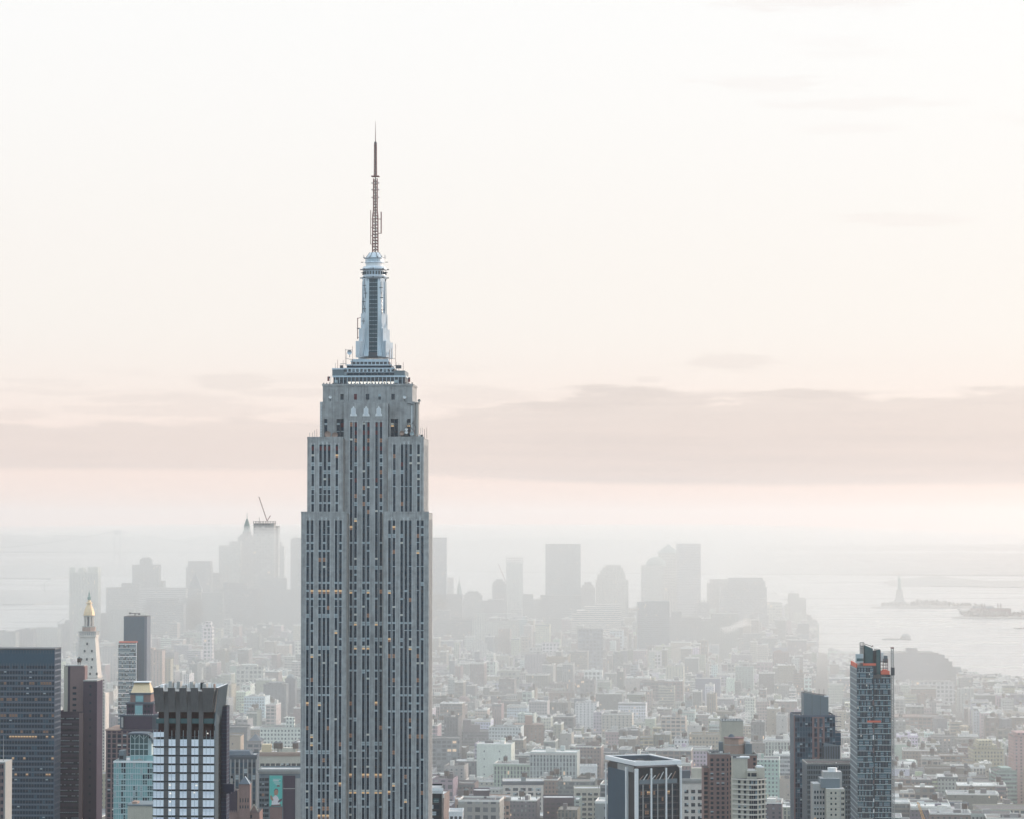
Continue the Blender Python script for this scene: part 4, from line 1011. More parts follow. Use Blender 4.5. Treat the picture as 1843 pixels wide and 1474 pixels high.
def brick_tower():
    D = 1720; t, x = root('apartment_tower', 'red brick apartment tower with octagonal top before a grey concrete core', 'apartment tower', 1277, 1364, D, rot=0)
    zx = lambda q: x(1060+q/5.42); z = lambda q: Z(1220+q/5.42, D)
    mb = MB(); mb.box(zx(1178), zx(1375), 0, 22, 0, z(742), M['redbr'], M['roofdk']); mb.box(zx(1123), zx(1178), 4, 22, 0, z(880), M['redbr'], M['roofdk']); mb.box(zx(1375), zx(1645), 5, 24, 0, z(760), M['redbr'], M['roofdk']); 
    parapet(mb, zx(1175), zx(1378), -.2, 22, z(742), .9, M['conclt'], .4); parapet(mb, zx(1375), zx(1647), 4.8, 24, z(760), .9, M['conclt'], .4); mb.build('wall', t)
    o = MB(); cx = zx(1430); k = D/FPX/5.42; o.ngon(cx, 12, 100*k, z(760), z(600), M['tanbr'], 8); o.ngon(cx, 12, 104*k, z(662), z(655), M['conclt'], 8); o.ngon(cx, 12, 106*k, z(600), z(588), M['pinkbr'], 8); o.ngon(zx(1405), 12, 36*k, z(588), z(560), M['slate'], 8, 1); o.build('octagonal_top', t)
    c = MB(); c.box(zx(1320), zx(1535), 24, 40, 0, z(448), M['cream'], M['rooflt']); parapet(c, zx(1318), zx(1537), 23.8, 40, z(448), .7, M['conclt'], .4)
    for i in range(7): c.box(zx(1330+i*28), zx(1338+i*28), 26, 27, z(448), z(448-random.uniform(10, 25)), M['darkmetal'])
    c.build('concrete_core', t)
    r = MB(); r.box(zx(1530), zx(1600), 8, 20, z(760), z(650), M['gclad']); r.lathe(zx(1565), 12, [(35*k, z(650)), (33*k, z(630)), (0, z(622))], M['rooflt'], 12); r.box(zx(1287), zx(1325), 14, 20, z(742), z(640), M['gclad'])
    for i in range(8): r.box(zx(1185+i*16), zx(1193+i*16), 2, 4, z(742), z(742)+random.uniform(.8, 2.2), M[random.choice(['white','conclt','darkmetal'])])
    r.build('roof_plant', t)
    W = Wins(t); zz = z(795); fl = 2.93
    while zz > z(1400):
        for c in (1200, 1258, 1307): W.add('N', -.03, zx(c), zz, 1.75, 1.7, pick([(6,'dark'),(2,'dark2'),(1,'half')]))
        for c in (1352,): W.add('N', -.03, zx(c), zz, .8, 1.7, 'dark')
        if zz < z(890): 
            for c in (1146,): W.add('N', 3.97, zx(c), zz, 2.2, 1.7, pick([(6,'dark'),(1,'half')]))
        for c in (1392, 1620): W.add('N', 4.97, zx(c), zz, 1.5, 1.7, 'dark')
        zz -= fl
    W.done(); f = MB(); zz = z(795)-1.45
    while zz > z(1400): f.box(zx(1178), zx(1375), -.12, 0, zz-.12, zz+.12, M['pinkbr']); zz -= fl*4
    for c in (1230, 1283, 1330): f.box(zx(c)-.35, zx(c)+.35, -.2, 0, 0, z(742), M['pinkbr'])
    f.build('brick_pilaster', t); foot(X(1266, D), X(1366, D), D-2, D+42, z(700))

def balcony_tower():
    D = 1600; t, x = root('apartment_tower', 'cream apartment tower with chamfered corners and stacked balconies, beside the red brick tower', 'apartment tower', 1320, 1379, D, rot=0)
    zx = lambda q: x(1060+q/5.42); z = lambda q: Z(1220+q/5.42, D)
    a, b = zx(1400), zx(1728); out = [(zx(1410), 5), (zx(1560), 0), (zx(1640), 0), (b, 5), (b, 20), (zx(1410), 20)]
    mb = MB(); mb.prism(out, 0, z(985), M['cream'], M['roofdk']); mb.box(zx(1412), zx(1555), 6, 18, z(985), z(795), M['cream'], M['rooflt']); mb.box(zx(1545), zx(1640), 3, 16, z(985), z(905), M['cream'], M['rooflt']); mb.box(zx(1640), zx(1722), 6, 16, z(985), z(880), M['cream'], M['rooflt'])
    parapet(mb, zx(1410), zx(1557), 5.8, 18.2, z(795), .7, M['conclt'], .3); mb.build('wall', t)
    s = MB(); zz = z(990); fl = 2.85
    o2 = [(zx(1408)-.2, 4.6), (zx(1558), -.9), (zx(1642), -.9), (b+.6, 4.2), (b+.6, 5.4), (zx(1408)-.2, 5.4)]
    while zz > z(1400): s.prism(o2, zz-.32, zz+.22, M['marble']); zz -= fl
    s.build('balcony_slab', t)
    W = Wins(t); zz = z(990)-1.35
    while zz > z(1400):
        for c in (1572, 1592, 1612, 1630): W.add('N', -.03, zx(c), zz, 1.0, 1.9, pick([(5,'dark'),(2,'dark2'),(1,'blue')]))
        al = math.atan2(-5, zx(1560)-zx(1410))
        for f in (.4, .75): W.add(float(al), 5-5*f-.05, zx(1410)+(zx(1560)-zx(1410))*f, zz, 1.6, 1.6, pick([(5,'dark'),(1,'half')]))
        al2 = math.atan2(5, b-zx(1640))
        for f in (.3, .7): W.add(float(al2), 5*f-.05, zx(1640)+(b-zx(1640))*f, zz, 1.5, 1.7, pick([(5,'dark'),(2,'blue')]))
        zz -= fl
    for c in (1565, 1600, 1625): W.add('N', 2.97, zx(c), z(945), 1.6, 2, 'dark2')
    W.done(); r = MB(); r.box(zx(1420), zx(1450), 8, 12, z(795), z(770), M['darkmetal']); r.box(zx(1490), zx(1580), 9, 14, z(795), z(778), M['white']); r.box(zx(1650), zx(1700), 8, 14, z(880), z(868), M['white']); r.build('roof_plant', t)
    foot(X(1318, D), X(1382, D), D-2, D+22, z(900))

def blue_tower():
    D = 1780; t, x = root('apartment_tower', 'blue glass tower with slanted grey top block and pink stone window bay', 'apartment tower', 1430, 1514, D, rot=0)
    zx = lambda q: x(1390+q/4.068); z = lambda q: Z(1140+q/4.068, D)
    mb = MB(); mb.box(zx(162), zx(460), 0, 28, 0, z(605), M['bluecw'], M['roofdk']); mb.box(zx(460), zx(505), 2, 28, 0, z(728), M['bluecw'], M['roofdk'])
    for i in range(16): xx = zx(162)+i*(zx(460)-zx(162))/15; mb.box(xx-.08, xx+.08, -.15, 0, 0, z(605), M['blueedge'])
    zz = z(605)
    while zz > z(1400): mb.box(zx(162), zx(460), -.1, 0, zz-.25, zz+.1, M['blueedge']); mb.box(zx(460), zx(505), 1.9, 2, zz-.25, zz+.1, M['blueedge']); zz -= 3.2
    mb.box(zx(162)-.3, zx(168), -.3, .5, 0, z(600), M['pinkbr']); mb.build('curtain_wall', t)
    tp = MB(); tp.prism([(zx(240), 6), (zx(420), 6), (zx(420), 22), (zx(240), 22)], z(610), z(460), M['gclad'], M['roofdk'])
    tp.face([(zx(240), 6, z(460)), (zx(420), 6, z(460)), (zx(240), 6, z(438))], M['gclad']); tp.face([(zx(240), 6, z(438)), (zx(420), 6, z(460)), (zx(420), 22, z(460)), (zx(240), 22, z(438))], M['roofdk']); tp.face([(zx(240), 22, z(460)), (zx(240), 6, z(460)), (zx(240), 6, z(438)), (zx(240), 22, z(438))], M['gclad'])
    tp.box(zx(390), zx(424), 5.8, 6.4, z(466), z(455), M['white']); tp.box(zx(246), zx(262), 7, 10, z(445), z(420), M['conclt']); tp.box(zx(270), zx(300), 8, 11, z(445), z(428), M['conclt'])
    for c in (240, 350, 385): tp.bar((zx(c)+.4, 8, z(455)), (zx(c)+.4, 8, z(410)), .2, M['darkmetal'])
    for c in (300, 360): tp.box(zx(c)-.1, zx(c)+.1, 5.93, 6, z(605), z(455), M['conc'])
    tp.build('slanted_top', t)
    pk = MB()
    for c in (300, 337, 376): pk.box(zx(c)-.7, zx(c)+.7, -.6, 0, z(960) if c < 350 else z(800), z(608), M['pinkbr'])
    zz = z(612)
    while zz > z(950): pk.box(zx(300), zx(376) if zz > z(800) else zx(340), -.5, 0, zz-.5, zz+.3, M['pinkbr']); zz -= 6.4
    pk.build('stone_bay', t)
    W = Wins(t); zz = z(630)
    while zz > z(1400):
        for i in range(15):
            q = random.random()
            W.add('N', -.02, zx(162)+(i+.5)*(zx(460)-zx(162))/15, zz, 1.5, 2.2, 'dark' if q < .35 else ('blue' if q < .5 else ('bluecw' if q < .96 else 'half')))
        zz -= 3.2
    W.done()
    wg = MB(); wg.prism([(zx(368), -6), (zx(490), -3), (zx(505), 0), (zx(368), 0)], 0, z(815), M['gclad'], M['roofdk']); wg.face([(zx(368), -6, z(815)), (zx(490), -3, z(815)), (zx(368), -6, z(790))], M['gclad'])
    for i in range(14): f = i/13; wg.bar((zx(368)+(zx(490)-zx(368))*f, -6.1+3*f, 0), (zx(368)+(zx(490)-zx(368))*f, -6.1+3*f, z(818)), .35, M['blueedge'] if i % 2 else M['black'])
    wg.build('angled_wing', t)
    r = MB(); parapet(r, zx(162), zx(460), -.2, 28, z(605), .9, M['blueedge'], .3)
    for i in range(9): r.box(zx(170+i*8), zx(174+i*8), 3, 5, z(605), z(605-random.uniform(4, 16)), M[random.choice(['white','conclt','darkmetal'])]); r.box(zx(425+i*4), zx(428+i*4), 3, 5, z(605), z(605-random.uniform(2, 12)), M['conclt'])
    r.build('roof_rail', t); foot(X(1428, D), X(1516, D), D-8, D+30, z(620))

def grid_block():
    D = 1700; t, x = root('office_building', 'wide grey grid fronted block between the blue tower and the tall glass tower', 'office building', 1453, 1545, D, rot=0)
    zx = lambda q: x(1390+q/4.068); z = lambda q: Z(1140+q/4.068, D)
    mb = MB(); mb.box(zx(255), zx(620), 0, 30, 0, z(958), M['bluecw'], M['roofdk']); parapet(mb, zx(255), zx(620), -.3, 30, z(958), .9, M['conclt'], .4)
    zz = z(958)
    while zz > z(1400): mb.box(zx(255), zx(620), -.3, 0, zz-.6, zz+.25, M['gclad']); zz -= 3.0
    for i in range(31): xx = zx(255)+i*(zx(620)-zx(255))/30; mb.box(xx-.22, xx+.22, -.35, 0, 0, z(958), M['gclad'])
    mb.build('wall', t); W = Wins(t); zz = z(958)-1.7
    while zz > z(1400):
        for i in range(30): W.add('N', -.05, zx(255)+(i+.5)*(zx(620)-zx(255))/30, zz, .95, 1.6, pick([(6,'dark'),(3,'dark2'),(.6,'half')]))
        zz -= 3.0
    W.done(); r = MB()
    for i in range(20): r.box(zx(260+i*16), zx(266+i*16), 1, 3, z(955), z(955-random.uniform(2, 12)), M[random.choice(['white','conclt','darkmetal'])])
    r.build('roof_plant', t); foot(X(1453, D), X(1545, D), D-2, D+32, z(958))

def beige_tower():
    D = 1600; t, x = root('apartment_tower', 'small beige tower with white round roof tank, in front of the grey grid block', 'apartment tower', 1465, 1520, D, rot=0)
    zx = lambda q: x(1390+q/4.068); z = lambda q: Z(1140+q/4.068, D)
    mb = MB(); mb.box(zx(395), zx(528), 0, 20, 0, z(1135), M['cream'], M['rooflt']); mb.box(zx(306), zx(395), 6, 20, 0, z(1105), M['conclt'], M['rooflt']); mb.box(zx(360), zx(500), 5, 18, z(1135), z(1065), M['gclad'], M['rooflt']); mb.box(zx(385), zx(520), 8, 18, z(1135), z(1020), M['conclt'], M['rooflt']); mb.build('wall', t)
    r = MB(); k = D/FPX/4.068; r.lathe(zx(455), 11, [(34*k, z(1025)), (34*k, z(1000)), (36*k, z(998)), (36*k, z(992)), (0, z(990))], M['white'], 16); r.box(zx(420), zx(490), 8.2, 9, z(1060), z(1030), M['conclt']); r.build('round_tank', t)
    W = Wins(t); zz = z(1165)
    while zz > z(1400):
        for c in (430, 462): W.add('N', -.03, zx(c), zz, 1.0, 1.1, 'dark2')
        for c in (320, 340, 362, 382): W.add('N', 5.97, zx(c), zz, .9, 1.6, pick([(5,'dark'),(1,'half'),(.3,'lit')]))
        for c in (508, 519): W.add('N', -.03, zx(c), zz, .7, 1.4, 'dark')
        zz -= 3.1
    W.done(); f = MB(); zz = z(1150)
    while zz > z(1400): f.box(zx(395), zx(528), -.08, 0, zz-.1, zz+.1, M['conclt']); zz -= 3.1
    f.box(zx(494), zx(500), -.3, 0, 0, z(1135), M['conclt']); f.build('string_course', t); foot(X(1463, D), X(1522, D), D-2, D+22, z(1110))

def glass_tower():
    D = 1640; t, x = root('glass_tower', 'tall new glass tower with orange netting, ragged crown and external hoist mast', 'tower', 1543, 1606, D, rot=0)
    zx = lambda q: x(1390+q/4.068); z = lambda q: Z(1140+q/4.068, D)
    zL, zR = z(240), z(300); xl, xm, xr = zx(624), zx(740), zx(870)
    dp = 42; sl = (zx(624)-zx(570)); 
    mb = MB(); out = [(xl, 0), (xm, -.6), (xm+.8, 1.2), (xr, .6), (xr, dp), (xl+1.2, dp)]
    mb.prism(out, 0, zR, M['glass'], M['conc']); mb.prism([(xl, 0.01), (zx(765), .0), (zx(765), dp-.1), (xl+1.3, dp-.1)], zR, zL, M['glass'], M['conc']); mb.prism([(xl+.3,.2),(xr-.6,.8),(xr-.6,20),(xl+.3,20)], zR-2, zR+.2, M['conc'])
    mb.build('glass_body', t)
    # pale side to the left
    sd = MB(); a = (xl, 0); b = (xl+1.2, dp)
    sd.prism([(xl-.3, .05), (xl+.1, .05), (xl+1.3, dp), (xl+.9, dp)], 0, zL-1, M['gclad'], M['conc'])
    zz = zL
    while zz > 0:
        sd.bar((xl-.3, 0, zz-1.5), (xl+.9, dp, zz-1.5), .5, M['blind']); zz -= 3.28
    sd.build('side_wall', t)
    mu = MB()
    for i in range(12): f = i/11; mu.box(xl+(xm-xl)*f-.09, xl+(xm-xl)*f+.09, -.6*f-.22, -.6*f-.05, 0, zL, M['gclad'])
    for i in range(12): f = i/11; mu.box(xm+.9+(xr-xm-1)*f-.09, xm+.9+(xr-xm-1)*f+.09, 1.0-.6*f-.1, 1.0-.6*f+.08, 0, zR, M['gclad'])
    mu.build('mullion_frame', t)
    sp = MB(); zz = zL-.2; k = 0
    while zz > 0:
        e = .12*((k*7) % 5-2)
        if zz < zR+20:
            sp.bar((xl, -.25, zz), (xm-.5, -.85+e*.4, zz), .30, M['blind' if k % 3 == 0 else 'tealfr']); 
            if zz < zR: sp.bar((xm+.8, 1.0+e*.4, zz+e), (xr+.1, .4, zz+e), .30, M['tealfr'])
        zz -= 3.28; k += 1
    sp.build('floor_edge', t)
    W = Wins(t); zz = zL-1.75; k = 0
    while zz > z(1400):
        n = 11
        for i in range(n):
            f = (i+.5)/n; W.add('N', -.08-.6*f, xl+(xm-xl)*f, zz, .86, 2.35, pick([(4,'dark'),(1,'dark2'),(4.5,'blue'),(.12,'cream')]))
        if zz < zR-1:
            for i in range(11):
                f = (i+.5)/11; W.add('N', 1.12-.6*f, xm+.9+(xr-xm-1)*f, zz, .92, 2.35, pick([(4,'dark'),(1,'dark2'),(4.5,'blue')]))
        zz -= 3.28; k += 1
    W.done()
    jn = MB()
    for (q0, q1) in ((740, 775), (985, 1010), (1205, 1230), (1283, 1310), (485, 520), (690, 720), (835, 870), (1070, 1095)): jn.box(xm-.35, xm+.25, -.95, -.6, z(q1), z(q0), M['white' if q0 in (740, 1205, 1283) else 'pinkbr'])
    jn.build('unglazed_joint', t)
    o = MB(); o.box(zx(668), zx(762), -.6, -.2, z(232), z(215), M['orange']); o.build('orange_netting', t)
    o = MB(); o.box(zx(800), zx(862), .0, 5, z(300)+.2, z(272), M['orange']); o.box(zx(812), zx(845), .2, 4, z(272), z(262), M['orange']); o.build('orange_netting', t)
    o = MB(); o.box(zx(695), zx(795), -.9, -.75, z(648), z(634), M['orange']); o.build('orange_netting', t)
    o = MB(); o.prism([(xl-.35, 1), (xl+.3, 1), (xl+1.5, dp-4), (xl+.85, dp-4)], zL-.9, zL+1.6, M['orange']); o.build('orange_netting', t)
    cr = MB(); cr.prism([(zx(680), 3), (zx(745), 3), (zx(745), 4), (zx(680), 4)], zR, z(110), M['tealdk'], M['darkmetal']); cr.face([(zx(680), 3, z(110)), (zx(745), 3, z(110)), (zx(680), 3, z(82))], M['tealdk']); cr.face([(zx(680), 4, z(110)), (zx(680), 4, z(82)), (zx(745), 4, z(110))], M['tealdk'])
    cr.box(zx(768), zx(797), 1.5, 12, zR-1, z(115), M['tealdk']); cr.box(zx(745), zx(768), 5, 8, zR, z(125), M['darkmetal']); cr.box(zx(680), zx(684), 3, 20, zL, z(95), M['tealdk'])
    cr.build('crown_screen', t)
    fr = MB(); 
    for c in (652, 660, 672, 680): fr.bar((zx(c), 4, zL), (zx(c), 4, z(66)), .3, M['darkmetal'])
    for q in (66, 90, 110): fr.bar((zx(652), 4, z(q)), (zx(682), 4, z(q)), .3, M['darkmetal'])
    fr.bar((zx(682), 4, z(75)), (zx(750), 4, z(97)), .35, M['darkmetal']); fr.bar((zx(735), 4, z(100)), (zx(748), 4, z(85)), .3, M['tanbr'])
    for c in (805, 825, 845, 858): fr.bar((zx(c), 6, zR), (zx(c), 6, z(185 if c > 810 else 125)), .3, M['rust'])
    for q in (208, 232, 255): fr.bar((zx(800), 6, z(q)), (zx(860), 6, z(q)), .4, M['darkmetal'])
    fr.build('scaffold', t)
    b = MB(); b.box(zx(622), zx(672), 1, 6, z(212), z(150), M['blind']); b.box(zx(624), zx(672), .9, 1, z(200), z(180), M['tealdk']); b.box(zx(800), zx(832), 8, 14, z(215), z(140), M['white']); b.box(zx(834), zx(860), 8, 12, z(218), z(165), M['gclad']); b.build('roof_plant', t)
    h = MB(); hx = zx(887)
    for s in (-1, 1):
        for u in (-1, 1): h.bar((hx+s*.65, 3+u*.65, 0), (hx+s*.65, 3+u*.65, z(105)), .3, M['conclt'])
    for i in range(110):
        zz = z(105)-i*1.6
        if zz < 20: break
        h.bar((hx-.65, 2.35, zz), (hx+.65, 2.35, zz-.8), .25, M['gclad']); h.bar((hx+.65, 2.35, zz-.8), (hx-.65, 2.35, zz-1.6), .25, M['conclt'])
    h.box(hx-.9, hx+.9, 2, 4, z(108), z(100), M['rust'])
    for i in range(8): h.bar((xr, 3, z(330+i*130)), (hx, 3, z(330+i*130)), .3, M['conclt'])
    h.build('hoist_mast', t)
    cg = MB(); cg.box(hx-1.1, hx+1.1, 1.4, 2.3, z(305), z(248), M['darkmetal']); cg.build('hoist_cage', t)
    foot(X(1528, D), X(1612, D), D-4, D+45, zL)
for f in (dark_office, brown_complex, clock_tower, slim_glass, gold_roof_tower, teal_tower, white_block, construction_tower, edge_tower, column_office, brick_tower, balcony_tower, blue_tower, grid_block, beige_tower, glass_tower): f()
# ---------------------------------------------------------------- far towers, boats, statue, bridge
def paint(c, j=0.0): return tuple(max(0, v*(1+random.uniform(-j, j))) for v in c)
COL = {'grey': (.24,.25,.255), 'pale': (.46,.45,.43), 'white': (.64,.63,.60), 'tan': (.38,.33,.26), 'brown': (.20,.155,.135), 'brick': (.26,.165,.14), 'pink': (.38,.27,.25),
       'blue': (.15,.20,.24), 'dark': (.10,.11,.125), 'cream': (.50,.46,.38), 'green': (.22,.30,.28), 'slate': (.15,.17,.19)}
def tower(name, label, cat, x0, x1, yt, D, colour, sty, steps=(), depth=None, group=None, extra=None, base_y=None):
    """tower given by picture columns and top row at a true distance; steps = (inset left, inset right, row) upper stages"""
    xa, xb = X(x0, D, yt), X(x1, D, yt); cx = (xa+xb)/2; w_ = xb-xa; dp = depth or min(w_, 60)
    t = thing(name, label, cat, (cx, D, 0), 0, group); c = paint(COL[colour], .06)
    k = D/FPX; zt = Z(yt, D)
    mb = MB(); mb.col = c; mb.box(-w_/2, w_/2, 0, dp, 0, zt, F[sty], bottom=False, mt=M['paint']); mb.build('wall', t)
    r = MB(); r.col = tuple(v*.8 for v in c); r.box(-w_/2-.3, w_/2+.3, -.3, .3, zt-.01, zt+1.2, M['paint']); r.box(-w_/2-.3, w_/2+.3, dp-.3, dp+.3, zt-.01, zt+1.2, M['paint'])
    r.col = (.12,.12,.125); r.box(-w_/2+.1, w_/2-.1, .4, dp-.4, zt-.01, zt+.3, M['paint']); r.build('roof', t)
    zb = zt
    for i, (l, rr, y) in enumerate(steps):
        s = MB(); s.col = c; z1 = Z(y, D); ins = min(dp*.35, (l+rr)*k/2*.8)
        s.box(-w_/2+l*k, w_/2-rr*k, ins, dp-ins, zb-.5, z1, F[sty], bottom=False, mt=M['paint']); s.build('upper_stage', t); zb = z1
    if extra: extra(t, k, w_, dp, zt, lambda px: (px-(x0+x1)/2)*k, lambda y: Z(y, D), c)
    foot(xa, xb, D, D+dp, zt); return t
def ex_crane(pts, name='roof_crane'):
    def f(t, k, w_, dp, zt, x, z, c):
        mb = MB()
        for (a, b, e, g_) in pts: mb.bar((x(a), dp/2, z(b)), (x(e), dp/2, z(g_)), 1.6, M['rust'])
        mb.build(name, t)
    return f
def ex_frame(y0, y1):
    def f(t, k, w_, dp, zt, x, z, c):
        mb = MB(); n = 7
        for i in range(n):
            xx = -w_/2+w_*i/(n-1); mb.bar((xx*.98, 1, z(y0)), (xx*.98, 1, z(y1)), 1.2, M['conc']); mb.bar((xx*.98, dp-1, z(y0)), (xx*.98, dp-1, z(y1)), 1.2, M['conc'])
        q = z(y0)
        while q < z(y1): mb.box(-w_/2, w_/2, 0, dp, q, q+.6, M['conc']); q += 4.5
        mb.build('bare_floor_frame', t)
    return f
def ex_pyr(a, b, y0, y1, m='copper'):
    def f(t, k, w_, dp, zt, x, z, c):
        mb = MB(); mb.prism([(x(a), 0), (x(b), 0), (x(b), dp), (x(a), dp)], z(y0), z(y1), M[m], None, [((x(a)+x(b))/2-.3, dp/2-.3), ((x(a)+x(b))/2+.3, dp/2-.3), ((x(a)+x(b))/2+.3, dp/2+.3), ((x(a)+x(b))/2-.3, dp/2+.3)]); mb.build('pyramid_roof', t)
    return f
def ex_dome(a, b, y0, y1, m='copper'):
    def f(t, k, w_, dp, zt, x, z, c):
        mb = MB(); r = (x(b)-x(a))/2; h = z(y1)-z(y0); mb.lathe((x(a)+x(b))/2, dp/2, [(r*cos(i*pi/14), z(y0)+h*sin(i*pi/14)) for i in range(8)], M[m], 20); mb.build('domed_roof', t)
    return f
def ex_spire(a, y0, y1, wpx=5):
    def f(t, k, w_, dp, zt, x, z, c):
        mb = MB(); r = wpx*k/2; h = z(y1)-z(y0); mb.lathe(x(a), dp/2, [(r*1.9, z(y0)), (r*1.6, z(y0)+h*.28), (r*1.0, z(y0)+h*.5), (r*.5, z(y0)+h*.64), (.7, z(y0)+h*.7), (.3, z(y1))], M['copper'], 8); mb.build('spire', t)
    return f
def ex_many(*fs):
    def f(*a):
        for q in fs: q(*a)
    return f
def ex_masts(lst):
    def f(t, k, w_, dp, zt, x, z, c):
        for a, b, e in lst: mb = MB(); mb.bar((x(a), dp/2, z(b)), (x(a), dp/2, z(e)), 1.1, M['conc'], .6); mb.build('roof_mast', t)
    return f
ST = 'skyscraper'
